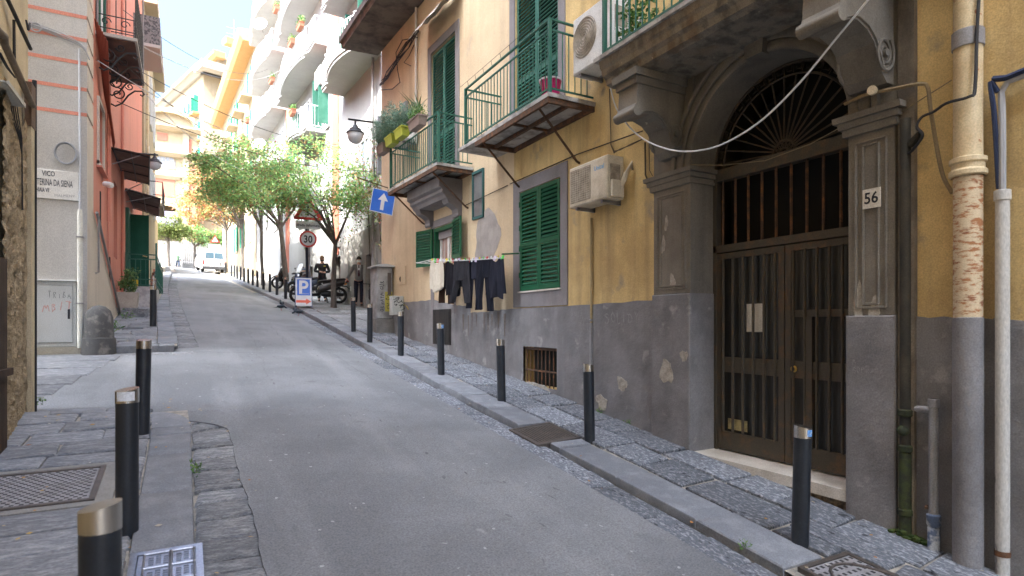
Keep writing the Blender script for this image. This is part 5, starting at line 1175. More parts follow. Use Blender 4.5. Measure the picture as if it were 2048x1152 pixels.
# scratched and scrawled words: hand drawn strokes, each letter a little different
GLY = {'S': [[(.9, .85), (.5, 1), (.1, .8), (.3, .55), (.8, .4), (.8, .1), (.4, 0), (0, .15)]], 'O': [[(.5, 1), (.1, .7), (.1, .3), (.5, 0), (.9, .3), (.9, .75), (.45, 1)]], 'L': [[(.2, 1), (.15, 0), (.8, .05)]], 'I': [[(.5, 1), (.45, 0)]], 'D': [[(.15, 1), (.1, 0), (.7, .1), (.9, .5), (.6, .95), (.1, 1)]], 'Y': [[(.1, 1), (.5, .5), (.45, 0)], [(.5, .5), (.95, 1)]], 'A': [[(0, 0), (.45, 1), (.9, 0)], [(.15, .4), (.75, .4)]], 'N': [[(.1, 0), (.15, 1), (.8, 0), (.85, 1)]], 'T': [[(0, 1), (1, .95)], [(.5, 1), (.45, 0)]], 'M': [[(0, 0), (.2, 1), (.5, .3), (.8, 1), (1, 0)]], 'B': [[(.1, 0), (.15, 1), (.7, .85), (.2, .55), (.85, .3), (.1, 0)]], 'R': [[(.1, 0), (.15, 1), (.75, .8), (.2, .5), (.85, 0)]], 'U': [[(.1, 1), (.15, .15), (.55, 0), (.85, .2), (.9, 1)]], 'E': [[(.85, 1), (.1, .95), (.1, 0), (.85, .05)], [(.1, .5), (.65, .5)]], 'G': [[(.9, .85), (.4, 1), (.05, .5), (.4, 0), (.9, .2), (.85, .5), (.5, .5)]], 'K': [[(.1, 1), (.1, 0)], [(.8, 1), (.1, .5), (.85, 0)]], 'V': [[(0, 1), (.45, 0), (.9, 1)]], 'P': [[(.1, 0), (.15, 1), (.8, .8), (.2, .5)]], 'C': [[(.9, .85), (.4, 1), (.05, .5), (.4, 0), (.9, .15)]], '0': [[(.5, 1), (.1, .5), (.5, 0), (.9, .5), (.5, 1)]], '2': [[(.1, .8), (.5, 1), (.85, .7), (.1, 0), (.9, 0)]]}
gq = random.Random(44)
def scrawl(word, name, parent, org, ex, ey, h, m, wd=.05, jit=.09):
    mb = MB(); org, ex, ey = Vector(org), Vector(ex).normalized(), Vector(ey).normalized(); nz_ = ex.cross(ey); x = 0
    for chx in word:
        if chx == ' ': x += h * .5; continue
        sc_, dy, w_ = gq.uniform(.8, 1.2), gq.uniform(-.1, .1), gq.uniform(.5, .75)
        for st in GLY[chx]:
            pts = [org + ex * (x + (a * w_ + gq.uniform(-jit, jit)) * h) + ey * ((b * sc_ + dy + gq.uniform(-jit, jit)) * h) for a, b in st]
            fin = []
            for p, q_ in zip(pts, pts[1:]):
                fin += [p.lerp(q_, k / 3) for k in range(3)]
            fin.append(pts[-1]); fin = [fin[0]] + [(a + b * 2 + c) / 4 for a, b, c in zip(fin, fin[1:], fin[2:])] + [fin[-1]]
            rows = []
            for i, p in enumerate(fin):
                d = (fin[min(i + 1, len(fin) - 1)] - fin[max(0, i - 1)]).normalized(); s_ = d.cross(nz_) * h * wd * gq.uniform(.5, 1.2); rows.append([p - s_, p + s_])
            mb.strip(rows)
        x += h * (w_ + .18)
    return mb.build(name, m, parent, False)
scr = mat('chalky_scratch', (.27, .26, .258), (.22, .21, .21), .45, .55, 40, bump=0)
for s, fr, t, o, z, h in (('SOLIDY', A, 6.42, .0147, .02, .15), ('ANNA', A, 7.22, .0147, .10, .1), ('TITTI', A, 7.02, .0147, -.07, .11), ('SOUNE NOIS', A, 2.95, .0727, -.105, .035), ('NOIS', A, 2.87, .0727, -.155, .03), ('A', A, 2.97, .0727, -.33, .05), ('SOPRANY', A, 2.97, .0727, -.40, .045)):
    scrawl(s, 'scratched_word', yh, fr.P(t, o, z), -fr.T, zu, h, scr)
scrawl('TRIBA', 'scribble', cb, (-1.95, 12.13 - .0766, .45), (1, 0, -.06), zu, .09, mat('faint_black', (.2, .21, .21), bump=0))
scrawl('MBIT', 'red_scribble', cb, (-2.02, 12.13 - .0766, .22), (1, 0, .05), zu, .13, mat('faint_red', (.55, .30, .26), bump=0))
scrawl('OLNATA GUR', 'graffiti', sc, (4.48, 14.892, .35), (0, 0, 1), (-1, 0, 0), .10, inkm, .07)
scrawl('SV 02', 'graffiti', sc, (4.66, 14.888, .40), (0, 0, 1), (-1, 0, 0), .11, inkm, .07)
scrawl('ATKY', 'graffiti', mt, (4.55, 14.147, .66), (.5, 0, -1), (1, 0, .5), .12, inkm, .09); scrawl('TEA', 'graffiti', mt, (4.50, 14.147, .66), (.2, 0, -1), (1, 0, .2), .09, inkm, .09)
# ---------------------------------------------------------------- washing on the line
LF_ = Fr(*((A.P(8.75, .30, 0)).to_2d()), 0); e0, e1 = A.P(8.75, .30, 0), B.P(2.5, .46, 0)   # the line runs from the green arm to the rack
LF_.O = Vector((e0.x, e0.y, 0)); d_ = (e1 - e0); LN = d_.length; LF_.T = d_.normalized(); LF_.N = Vector((-LF_.T.y, LF_.T.x, 0)) 
if LF_.N.x > 0: LF_.N = -LF_.N
def lz(t): f = t / LN; return 1.135 + .19 * f - .02 * math.sin(math.pi * f)
ln = thing('clothes_line', 'two cords with pegs stretched from a white rack to a green arm', 'clothes line', tuple(LF_.P(0, 0, 1.1)))
for o in (0, .07): MB().tube([LF_.P(LN * i / 12, o, lz(LN * i / 12) + .012 - o * .3) for i in range(13)], .006, 5).build('cord', whitec, ln)
MB().tube([A.P(8.745, .04, 1.22), A.P(8.75, .36, 1.19)], .014, 6).build('green_arm', greenm, ln)
mb = MB()
for k in range(4): mb.tube([B.P(3.35, .03 + .13 * k, 1.36), B.P(2.45, .03 + .13 * k, 1.36)], .007, 5)
for t in (3.35, 2.45): mb.tube([B.P(t, .0, 1.36), B.P(t, .46, 1.36)], .01, 5)
mb.build('white_rack', whitem, ln)
pg = MB().box(WD, -.007, .007, -.02, .02, -.05, .035).mesh('peg', None, False)
rp = random.Random(2); pcols = [mat('peg_' + n, c, bump=0, fine=0) for n, c in (('green', (.1, .5, .08)), ('yellow', (.65, .5, .05)), ('lilac', (.55, .45, .6)), ('pale', (.6, .6, .58)), ('red', (.5, .06, .06)))]
pms = []
for m in pcols: q_ = pg.copy(); q_.materials.append(m); pms.append(q_)
for i in range(22):
    t = .05 + (LN - .1) * i / 21; sub('peg', pms[i % 5], ln, Matrix.Translation(LF_.P(t, .01, lz(t) + .01)) @ Matrix.Rotation(rp.uniform(-.5, .5), 4, 'Y') @ Matrix.Rotation(rp.uniform(-.8, .8), 4, 'Z'))
fx = lambda f: .05 + f * (LN - .12)
def sheet(mb, L0, R0, L1, R1, zt, zb, th, ph, nz=16, nx=14, wob=.026, o0=0., mid=None):
    'a hanging tube of cloth: left and right edges run from L0,R0 (top) to L1,R1 (bottom), flattened and folded'
    rows = []
    for i in range(nz + 1):
        f = i / nz; a = L0 + (L1 - L0) * f; b = R0 + (R1 - R0) * f; row = []
        if mid: k = math.sin(math.pi * f) * mid; a -= k; b += k
        for j in range(2 * nx):
            g = j / nx if j <= nx else 2 - j / nx; sd = 1 if j <= nx else -1
            t = a + (b - a) * g; bulge = math.sin(math.pi * min(1, max(0, g)))
            fold = wob * (.3 + f) * (math.sin(g * 11 + ph + f * 1.5) + .6 * math.sin(g * 23 + 2 * ph - f * 3)) * bulge
            z = zt(t) + (zb(g) - zt(t)) * f if callable(zb) else zt(t) + (zb - zt(t)) * f
            row.append(LF_.P(t, o0 + sd * th * bulge * (.6 + .4 * f) + fold, z))
        rows.append(row)
    mb.strip(rows, True); return mb
def cloth_m(n, c, c2=None, stretch=(1, 1, .25)): return mat(n, c, c2 or tuple(x * .7 for x in c), .4, .65, 9, rough=.95, bump=.35, bscale=60, stretch=stretch, spec=.1, fine=.12)
navy = cloth_m('navy_jersey', (.021, .022, .032)); blk = cloth_m('black_jersey', (.014, .013, .016)); char = cloth_m('charcoal_cloth', (.027, .026, .03)); beige = cloth_m('beige_cotton', (.52, .46, .37), (.46, .40, .32)); brown = cloth_m('brown_cloth', (.050, .028, .020))
def trousers(label, t0, t1, zt, zb, m, ph, gap=.06, th=.03, o=0, skew=0):
    mb = MB(); zc = zt(0) - .30; w = t1 - t0; c = (t0 + t1) / 2
    sheet(mb, t0 + .02, t1 - .02, t0 - .01, t1 + .01, zt, zc, th, ph, 8, o0=o)
    for s in (0, 1):
        a, b = (t0 - .01, c) if s == 0 else (c, t1 + .01); cc = (a + b) / 2 + (-.5 + s) * gap * 2 + skew
        sheet(mb, a, b, cc - w * .19, cc + w * .19, lambda t: zc + .02, zb + .03 * s, th * 1.25, ph + s * 2, 12, 8, .02, o)
    return tag(mb.build('trousers', m), label, 'trousers', 'washing on the line')
def top(label, t0, t1, zt, zb, m, ph, sl=.0, slz=.3, o=0, dip=.08, hem=.03):
    mb = MB(); c = (t0 + t1) / 2; w = t1 - t0
    sheet(mb, t0, t1, t0 - .03, t1 + .04, lambda t: zt(t) - dip * max(0, math.cos((t - c) / w * math.pi * 1.5)), lambda g: zb + hem * math.sin(g * 7 + ph), .03, ph, 16, o0=o, mid=.02)
    if sl:
        for s in (-1, 1):
            e = t0 if s < 0 else t1
            sheet(mb, e - .045, e + .045, e + s * sl - .04, e + s * sl + .04, lambda t: zt(t) - .03, zt(t0) - slz, .035, ph + s, 10, 6, .008, o)
    return tag(mb.build('top', m), label, 'top', 'washing on the line')
top('beige sleeveless top hung at the left end of the washing line', fx(.79), fx(1.0), lz, .70, beige, 1.0, o=.06, hem=.05)
trousers('brown trousers hung behind the beige top on the line', fx(.74), fx(.97), lambda t: lz(t) - .04, .42, brown, 3.2, gap=.05, o=-.10)
top('black round necked top next to the beige one', fx(.56), fx(.76), lz, .56, blk, 2.1, sl=.08, slz=.5, o=.02)
trousers('black trousers with a turned out leg, middle of the line', fx(.40), fx(.64), lz, .40, char, .4, gap=.14, o=.05, skew=.06)
trousers('navy leggings hanging straight right of the black trousers', fx(.27), fx(.47), lz, .28, navy, 1.7, gap=.05, th=.03)
trousers('charcoal trousers second from the right end of the line', fx(.11), fx(.32), lz, .24, cloth_m('dark_slate_cloth', (.014, .015, .022)), 2.6, gap=.06, o=.03)
top('navy long sleeved jersey at the right end of the line', fx(0), fx(.16), lambda t: lz(t) + .01, .46, navy, 5.0, sl=.05, slz=.62, o=.02)
# damp streaks under the washing are in the plaster itself: rusty drips
drip = mat('rusty_drip_stain', (.175, .14, .115), (.13, .11, .10), .4, .6, 20, bump=.1)
mb = MB(); rd = random.Random(5)
for k in range(9):
    t = .28 + k * .21 + rd.uniform(-.06, .06); w = rd.uniform(.02, .05); z0 = .245 - rd.uniform(0, .05); l = rd.uniform(.2, .45)
    mb.add([B.P(t - w, .0155, z0), B.P(t + w, .0155, z0), B.P(t + w * .4, .0155, z0 - l), B.P(t - w * .3, .0155, z0 - l * .9)], [(0, 1, 2, 3)])
o = mb.build('drip_stain', drip, yh, False); o['kind'] = 'stuff'
# ---------------------------------------------------------------- balcony plants
def leafy(mb, c, r, n, lw, ll, rnd, up=.4, sc=(1, 1, 1)):
    'n small leaf blades spread through a volume'
    for _ in range(n):
        d = Vector((rnd.gauss(0, 1), rnd.gauss(0, 1), rnd.gauss(0, 1))).normalized() * (r * rnd.random() ** .45)
        p = Vector(c) + Vector((d.x * sc[0], d.y * sc[1], d.z * sc[2]))
        a = Vector((rnd.gauss(0, 1), rnd.gauss(0, 1), rnd.gauss(0, 1) + up)).normalized(); b = a.orthogonal().normalized(); b = Matrix.Rotation(rnd.uniform(0, 6.3), 3, a) @ b
        l, w = ll * rnd.uniform(.6, 1.3), lw * rnd.uniform(.7, 1.2); k = a.cross(b) * w * .35
        mb.add([p, p + a * l * .5 + b * w + k, p + a * l, p + a * l * .5 - b * w + k], [(0, 1, 2), (0, 2, 3)])
    return mb
ros = mat('rosemary_leaf', (.1, .15, .11), island=[(.07, .14, .10), (.13, .22, .16), (.2, .29, .23), (.11, .19, .10)], rough=.7, bump=0, fine=0)
grn = mat('fresh_leaf', (.06, .14, .03), island=[(.03, .09, .02), (.07, .17, .035), (.12, .24, .05), (.2, .26, .06)], rough=.6, bump=0, fine=0)
agv = mat('spiky_leaf', (.10, .17, .08), island=[(.08, .14, .07), (.13, .2, .1), (.17, .22, .12)], rough=.5, bump=0, fine=0)
lime = mat('lime_plastic', (.34, .38, .05), (.29, .33, .05), bump=0, rough=.4); trough = mat('brown_trough', (.24, .185, .155), (.17, .13, .11), bump=.05, rough=.6); soil = mat('soil', (.04, .03, .02), bump=.5)
terra = mat('terracotta', (.32, .125, .07), (.26, .1, .06), bump=.1)
def box_pot(t, fr, t0, t1, o0, o1, z0, z1, m):
    mb = MB(); k = .025
    mb.add([fr.P(a, b, z0) for a, b in ((t0 + k, o0 + k), (t1 - k, o0 + k), (t1 - k, o1 - k), (t0 + k, o1 - k))] + [fr.P(a, b, z1) for a, b in ((t0, o0), (t1, o0), (t1, o1), (t0, o1))], [(3, 2, 1, 0), (4, 5, 6, 7)] + [(i, (i + 1) % 4, 4 + (i + 1) % 4, 4 + i) for i in range(4)])
    mb.build('trough', m, t, False); MB().box(fr, t0 - .012, t1 + .012, o0 - .012, o1 + .012, z1 - .03, z1 - .002).build('rim', m, t, False)
rl = random.Random(31)
for (t0, t1, m, lab, kind) in ((4.16, 4.60, trough, 'brown trough at the far corner of the balcony rail, with trailing rosemary', 'r'), (3.58, 4.02, lime, 'lime green trough with rosemary, the farther of two', 'r'), (2.96, 3.42, lime, 'lime green trough with rosemary, the nearer of two', 'r'), (2.05, 2.62, trough, 'brown trough with a spiky aloe on the balcony rail', 'a')):
    z0 = 3.94 if m is trough else 3.98; t_ = thing('planter_trough', lab, 'planter', tuple(B.P((t0 + t1) / 2, .8, z0)), 'troughs on the far balcony rail')
    box_pot(t_, B, t0, t1, .74, .94, z0, z0 + .2, m)
    mb = MB(); c = (t0 + t1) / 2
    if kind == 'r':
        for k in range(44):
            b0 = B.P(rl.uniform(t0, t1), .84 + rl.uniform(-.06, .06), z0 + .2); d = Vector((rl.uniform(-.3, .3), rl.uniform(-.3, .3), rl.uniform(.25, .5)))
            for s in range(7): leafy(mb, b0 + d * (s / 6), .06, 11, .008, .06, rl, .7)
        mb.build('rosemary', ros, t_, False)
    else:
        for k in range(16):
            a = rl.uniform(0, 6.3); l = rl.uniform(.35, .75); e = rl.uniform(.15, .6); b0 = B.P(c + rl.uniform(-.1, .1), .84, z0 + .2)
            d = Vector((math.cos(a) * e, math.sin(a) * e, 1)).normalized(); s_ = d.cross(Vector((0, 0, 1))).normalized() * .018
            q1, q2 = b0 + d * l * .6, b0 + d * l + Vector((math.cos(a), math.sin(a), -.5)) * .12
            mb.add([b0 - s_, b0 + s_, q1 + s_, q1 - s_, q2], [(0, 1, 2, 3), (3, 2, 4)])
        mb.build('aloe', agv, t_, False); m2 = MB()
        for k in range(12): leafy(m2, B.P(c + rl.uniform(-.25, .25), .84 + rl.uniform(-.1, .1), z0 + .28), .13, 26, .012, .05, rl)
        m2.build('low_leaves', grn, t_, False)
def pot(label, name, c, r, h, m, leaves=None, lh=.3, mm=None):
    t = thing(name, label, 'pot', tuple(c)); MB().lathe([(r * .72, 0), (r, h), (r * 1.08, h), (r * 1.08, h - .03)], c, 16).build('pot', m, t)
    if leaves:
        mb = MB()
        for k in range(leaves): leafy(mb, Vector(c) + Vector((rl.uniform(-r, r) * 1.2, rl.uniform(-r, r) * 1.2, h + rl.uniform(.02, lh))), .07, 16, .02, .06, rl)
        mb.build('leaves', mm or grn, t, False)
    return t
bk = thing('bucket', 'bright pink plastic bucket on the balcony over the green shutters', 'bucket', tuple(A.P(6.98, .55, 3.11)))
MB().lathe([(0, 0), (.11, 0), (.15, .26), (.158, .27), (.15, .275), (.1, .1)], A.P(6.93, .56, 3.12), 20).build('body', mat('pink_plastic', (.55, .02, .14), (.5, .03, .15), bump=0, rough=.35), bk); MB().lathe([(.152, .262), (.162, .264), (.162, .285), (.15, .287)], A.P(6.93, .56, 3.12), 20).build('rim', mat('pale_rim', (.6, .5, .52), bump=0), bk)
pot('terracotta pot with a leafy plant at the end of the balcony over the door', 'potted_plant', A.P(5.02, .55, 3.1), .11, .16, terra, 9, .35)
pot('low green seedling in a dark pot on the balcony over the door', 'potted_plant', A.P(5.3, .5, 3.1), .09, .10, mat('dark_pot', (.03, .035, .05), bump=0), 12, .55)
# bush in the concrete planter and weeds along the wall foot
fl_ = mat('bush_leaf', (.05, .1, .03), island=[(.025, .07, .02), (.05, .12, .03), (.07, .15, .04), (.09, .18, .05), (.12, .2, .06), (.16, .22, .07), (.10, .2, .06)], rough=.5, bump=0, fine=0)
mb = MB()
for k in range(24): leafy(mb, (-1.25 + rl.uniform(-.16, .18), 17.3 + rl.uniform(-.2, .2), .85 + rl.random() ** 1.4 * .62), .10, 24, .022, .07, rl)
mb.build('bush', fl_, pl, False)
mb = MB()
for x, y in ((-1.32, 13.4), (-1.28, 13.7), (-1.25, 14.2), (-1.2, 16.4), (-1.35, 12.4)): leafy(mb, (x, y, GL(y) + .06), .14, 40, .012, .09, rl, .8)
o = tag(mb.build('weeds', grn, None, False), 'green weeds at the foot of the sloping grey plinth', 'weeds'); o['kind'] = 'stuff'
mb = MB()
for x, y, f in ((.07, 5.35, GL), (.08, 5.3, GL), (-1.36, 8.0, GL), (4.98, 5.9, GR), (4.97, 6.5, GR), (3.58, 2.95, GR)): leafy(mb, (x, y, f(y) - .02 + .02), .05, 30, .006, .035, rl, .8)
o = tag(mb.build('tufts', grn, None, False), 'small green tufts growing in the joints of the kerbs', 'tufts'); o['kind'] = 'stuff'
dl = mat('dry_leaf', (.4, .2, .06), island=[(.40, .22, .05), (.3, .12, .04), (.5, .34, .1), (.34, .3, .24), (.5, .48, .44)], rough=.8, bump=0, fine=0)
mb = MB()
for k in range(150):
    if k % 2: x, y = rl.uniform(-1.2, .5), rl.uniform(2.5, 8); z = GL(y) if x < .05 else RD(x, y)
    else: x, y = rl.uniform(3.1, 4.9), rl.uniform(2, 12); z = GR(y) if x > 3.56 else RD(x, y)
    a = rl.uniform(0, 6.3); s = rl.uniform(.008, .026); u_, v_ = Vector((math.cos(a), math.sin(a), .118 * math.sin(a))) * s, Vector((-math.sin(a), math.cos(a), .118 * math.cos(a) + rl.uniform(-.3, .3))) * s * .6
    c = Vector((x, y, z + .012)); mb.add([c - u_, c + v_, c + u_, c - v_], [(0, 1, 2), (0, 2, 3)])
o = tag(mb.build('litter', dl, None, False), 'dry leaves and scraps scattered on the kerbs and gutters', 'litter'); o['kind'] = 'stuff'
# ---------------------------------------------------------------- houses up the street
whitew = mat('white_plaster', (.38, .376, .368), (.32, .316, .31), .4, .7, .8, streak=.15, scol=(.5, .48, .45), bump=.15)
cream = mat('cream_plaster', (.37, .29, .175), (.32, .245, .145), .4, .7, .7, streak=.2, bump=.15)
creamw = mat('pale_cream_stone', (.36, .295, .2), (.31, .25, .165), .4, .7, .6, streak=.15, bump=.1)
orng = mat('orange_cornice_plaster', (.44, .26, .11), (.4, .24, .1), bump=.1)
greyb = mat('dark_grey_plinth', (.29, .28, .26), (.21, .2, .185), .4, .65, 1.4, streak=.4, bump=.3)
redp = mat('brick_pink_plaster', (.44, .14, .09), (.4, .15, .1), bump=.1)
shg = mat('far_green_shutter', (.02, .22, .13), bump=0)
gl2 = mat('far_window_glass', (.10, .12, .15), rough=.08, bump=0, fine=0, spec=.6)
def win(par, fr, t, z, w, h, o=0., shut=None, wm=whitem, open_=True, arch=False):
    mb = MB(); a, b = t - w / 2, t + w / 2; k = .09
    for p, q, c, d in ((a - k, a, z - k, z + h + k), (b, b + k, z - k, z + h + k), (a, b, z + h, z + h + k), (a, b, z - k, z), (t - .03, t + .03, z, z + h)): mb.box(fr, p, q, o + .005, o + .07, c, d)
    f = mb.build('window', wm, par, False); MB().box(fr, a, b, o + .002, o + .02, z, z + h).build('pane', gl2, f, False)
    if shut:
        for p in (a - .02, b + .02):
            s = -1 if p < t else 1
            if open_: MB().box(fr, p - .03, p + .03, o + .075, o + w * .5, z, z + h).build('shutter', shut, f, False)
            else: MB().box(fr, min(p, p + s * w * .5), max(p, p + s * w * .5), o + .075, o + .12, z, z + h).build('shutter', shut, f, False)
    return f
def plan(t0, t1, w, wavy=True, n=26):
    pts = []
    for i in range(n + 1):
        f = i / n; q = w * (.74 + .26 * math.sin(max(0, min(1, (f - .12) / .76)) * math.pi)) if wavy else w
        if wavy and (.12 < f < .2 or .8 < f < .88): q = w * (.74 + .1 * math.sin((f - .12) / .08 * math.pi if f < .5 else (f - .8) / .08 * math.pi))
        pts.append((t0 + (t1 - t0) * f, q))
    return pts
def curved_balcony(par, fr, t0, t1, z, w, wavy=True, h=1.0, bars=True):
    p = plan(t0, t1, w, wavy)
    mb = MB(); mb.strip([[fr.P(t, 0, z - .18) for t, q in p], [fr.P(t, q - .05, z - .18) for t, q in p], [fr.P(t, q - .04, z - .1) for t, q in p], [fr.P(t, q, z - .08) for t, q in p], [fr.P(t, q, z) for t, q in p], [fr.P(t, 0, z) for t, q in p]])
    for t, q in (p[0], p[-1]): mb.add([fr.P(t, 0, z - .18), fr.P(t, q - .05, z - .18), fr.P(t, q, z), fr.P(t, 0, z)], [(0, 1, 2, 3)])
    s = mb.build('balcony', whitew, par, False)
    mb = MB()
    for zz in (.08, h): mb.tube([fr.P(p[0][0], 0, z + zz)] + [fr.P(t, q - .06, z + zz) for t, q in p] + [fr.P(p[-1][0], 0, z + zz)], .025, 5)
    r = mb.build('railing', whitem, s)
    me = bar_mesh(h - .08, .014, whitem, 'bar', 4); k = int((t1 - t0) / .17)
    for i in range(k + 1):
        f = i / k * (len(p) - 1); i0 = min(int(f), len(p) - 2); g = f - i0; t = p[i0][0] + (p[i0 + 1][0] - p[i0][0]) * g; q = p[i0][1] + (p[i0 + 1][1] - p[i0][1]) * g
        sub('bar', me, r, Matrix.Translation(fr.P(t, q - .06, z + .08)))
    for e in (0, -1):
        for i in range(1, int(w / .2)): sub('bar', me, r, Matrix.Translation(fr.P(p[e][0], i * .17, z + .08)))
    return s
wh = thing('white_house', 'tall sunlit white house with scalloped balconies behind the trees', 'house', tuple(C.P(10, 0, GR(26))))
holes_c = [(1.9, 3.1, -2, 3.55), (4.6, 5.3, -2, 2.6), (8.6, 9.8, -2, 3.3), (13.5, 14.6, -2, 4), (19, 20, -2, 4.6)]
mb = MB(); holes_wall(mb, C, -.6, 30.5, 2.9, 23.5, [], 0, .3); mb.add([C.P(-.6, 0, -3), C.P(-.6, -7, -3), C.P(-.6, -7, 23.5), C.P(-.6, 0, 23.5)], [(0, 1, 2, 3)]); mb.add([C.P(30.5, 0, 0), C.P(30.5, -12, 0), C.P(30.5, -12, 23.5), C.P(30.5, 0, 23.5)], [(0, 1, 2, 3)]); mb.add([C.P(-.6, 0, 23.5), C.P(30.5, 0, 23.5), C.P(30.5, -12, 23.5), C.P(-.6, -7, 23.5)], [(0, 1, 2, 3)])
mb.build('wall', whitew, wh, False)
mb = MB(); holes_wall(mb, C, -.6, 11, -3, 2.9, holes_c[:3], .06, .4); mb.add([C.P(-.6, .06, 2.9), C.P(11, .06, 2.9), C.P(11, 0, 2.9), C.P(-.6, 0, 2.9)], [(0, 1, 2, 3)]); mb.build('grey_plinth', greyb, wh, False)
mb = MB(); holes_wall(mb, C, 11, 30.5, -3, 2.9, holes_c[3:], .03, .3); mb.build('white_plinth', whitew, wh, False)
for h in holes_c: MB().box(C, h[0], h[1], -.32, -.2, -2, h[3]).build('doorway', mat('dark_door', (.045, .04, .036), bump=.1), wh, False)
for t in (1.2, 3.9, 7.2): MB().box(C, t, t + .45, .062, .16, -2, 2.9).build('pier', greyb, wh, False)
MB().tube([C.P(4.2, .16, -1), C.P(4.2, .16, 20)], .05, 8).build('drainpipe', greyp, wh)
for t, z0, z1 in ((9.0, 3, 22), (19.0, 3, 22)): MB().box(C, t, t + .9, .002, .05, z0, z1).build('red_strip', redp, wh, False)
for t, z, w, h in ((2.2, 5.0, 1.0, 1.9), (5.4, 5.0, 1.0, 1.9), (2.2, 8.2, .8, 1.4), (12.4, 5.2, 1.1, 2.4), (15.6, 5.2, 1.1, 2.4), (23, 6, 1.1, 2.2), (27, 6.5, 1.1, 2.2)):
    f = win(wh, C, t, z, w, h, 0, mat('grey_shutter_%d' % int(t), (.25, .26, .27), bump=0), whitem, int(t) % 2 == 0)
for t0, t1, zs_ in ((2.9, 8.3, (9.65, 12.9)), (9.6, 18.2, (8.9, 12.2, 15.5)), (19.6, 27.6, (9.3, 12.6, 15.9, 19.3))):
    for i, z in enumerate(zs_):
        curved_balcony(wh, C, t0 + (1.5 if z < 9.2 else 0), t1 - (0 if z > 9.2 else 3), z, 1.25)
        for t in (t0 + 1.4, (t0 + t1) / 2 + .6, t1 - 1.4): win(wh, C, t, z + .05, 1.0, 2.2, 0, (None, tealm, None)[int(t + z) % 3])
FB = {}
for i, k in enumerate(((12.0, 9.9), (12.2, 13.2), (10.4, 13.2), (17.2, 13.2), (16, 16.5), (26, 13.6), (21, 10.3), (22.5, 20.3))): FB[k] = 'terracotta flower box on the white balcony railings, ' + ('lowest of the middle column', 'in the middle of the middle storey', 'nearest end of the middle storey', 'far end of the middle storey', 'top of the middle column', 'middle of the far column', 'lowest of the far column', 'highest of the far column')[i]
for t, z in ((12.0, 9.9), (12.2, 13.2), (10.4, 13.2), (17.2, 13.2), (16, 16.5), (26, 13.6), (21, 10.3), (22.5, 20.3)):
    t_ = thing('flower_box', FB[(t, z)], 'flower box', tuple(C.P(t, 1.2, z)), 'flower boxes on the white balconies')
    box_pot(t_, C, t, t + .7, 1.1, 1.32, z - .2, z, terra); mb = MB()
    for k in range(8): leafy(mb, C.P(t + rl.uniform(0, .7), 1.2, z + .12), .16, 20, .03, .08, rl)
    mb.build('plants', grn, t_, False)['kind'] = 'stuff'
for n_, (t, z) in enumerate(((20.2, 17.2), (20.6, 10.4), (19.9, 20.4))):
    t_ = thing('satellite_dish', 'white satellite dish on the white house balconies, ' + ('middle of three', 'lowest of three', 'highest of three')[n_], 'satellite dish', tuple(C.P(t, 1.3, z)))
    MB().lathe([(0, .0), (.2, .03), (.38, .11), (.40, .12), (.2, .04), (0, .02)], C.P(t, 1.35, z), 16, Vector((-.5, -1, .35))).build('dish', whitem, t_); MB().tube([C.P(t, 1.35, z), C.P(t, 1.2, z - .4)], .02, 5).build('arm', greyp, t_)
aircon('white air conditioner under a scalloped balcony of the white house', C, 10.2, 11.2, .1, .5, 10.6, 11.4, acw)
# orange corniced house
oh = thing('orange_cornice_house', 'sunlit cream house with a bright orange cornice beyond the white one', 'house', tuple(C.P(40, 0, 4)))
mb = MB(); holes_wall(mb, C, 30.9, 52.5, -2, 20.8, []); mb.add([C.P(52.5, 0, 0), C.P(52.5, -12, 0), C.P(52.5, -12, 20.8), C.P(52.5, 0, 20.8)], [(0, 1, 2, 3)]); mb.add([C.P(30.9, 0, 0), C.P(30.9, -12, 0), C.P(30.9, -12, 20.8), C.P(30.9, 0, 20.8)], [(0, 1, 2, 3)]); mb.build('wall', creamw, oh, False)
mb = MB(); mb.prism([(-12, 20.8), (.9, 20.8), (1.1, 21.1), (1.25, 21.6), (-12, 22.4)], lambda p: C.P(30.7, p[0], p[1]), lambda p: C.P(53.6, p[0], p[1])); mb.build('cornice', orng, oh, False)
for t in (33.5, 37.5, 41.5, 45.5, 49.5):
    for z in (6.5, 10.4, 14.2, 17.6):
        f = win(oh, C, t, z, 1.1, 2.2, 0, shg if (int(t) + int(z)) % 3 else None, creamw, False)
        if z > 9: MB().box(C, t - 1, t + 1, 0, .8, z - .18, z).build('balcony', creamw, f, False)
# tall cream house closing the street
k_ = ray(407, 87) * 92; K = Fr(k_.x, k_.y, 16); K2 = Fr(k_.x, k_.y, -74)   # K2 runs to the right from the same corner
ch = thing('cream_tower_house', 'very tall sunlit cream house with a grey cornice closing the street', 'house', (k_.x, k_.y, 8))
zt = k_.z; zc = 39.7
class Both:
    pass
mb = MB()
for fr in (K, K2): mb.add([fr.P(0, 0, 2), fr.P(44, 0, 2), fr.P(44, 0, zc), fr.P(0, 0, zc)], [(0, 1, 2, 3)])
p0, p1, p2 = K.P(-.0, -3.2, 0), K.P(44, -3.2, 0), K2.P(44, -3.2, 0); q0 = K.P(3.2, -3.2, 0)
mb.add([(q0.x, q0.y, zc), (p1.x, p1.y, zc), (p1.x, p1.y, zt), (q0.x, q0.y, zt)], [(0, 1, 2, 3)]); mb.add([(q0.x, q0.y, zc), (p2.x, p2.y, zc), (p2.x, p2.y, zt), (q0.x, q0.y, zt)], [(0, 1, 2, 3)])
mb.build('wall', creamw, ch, False)
mb = MB()
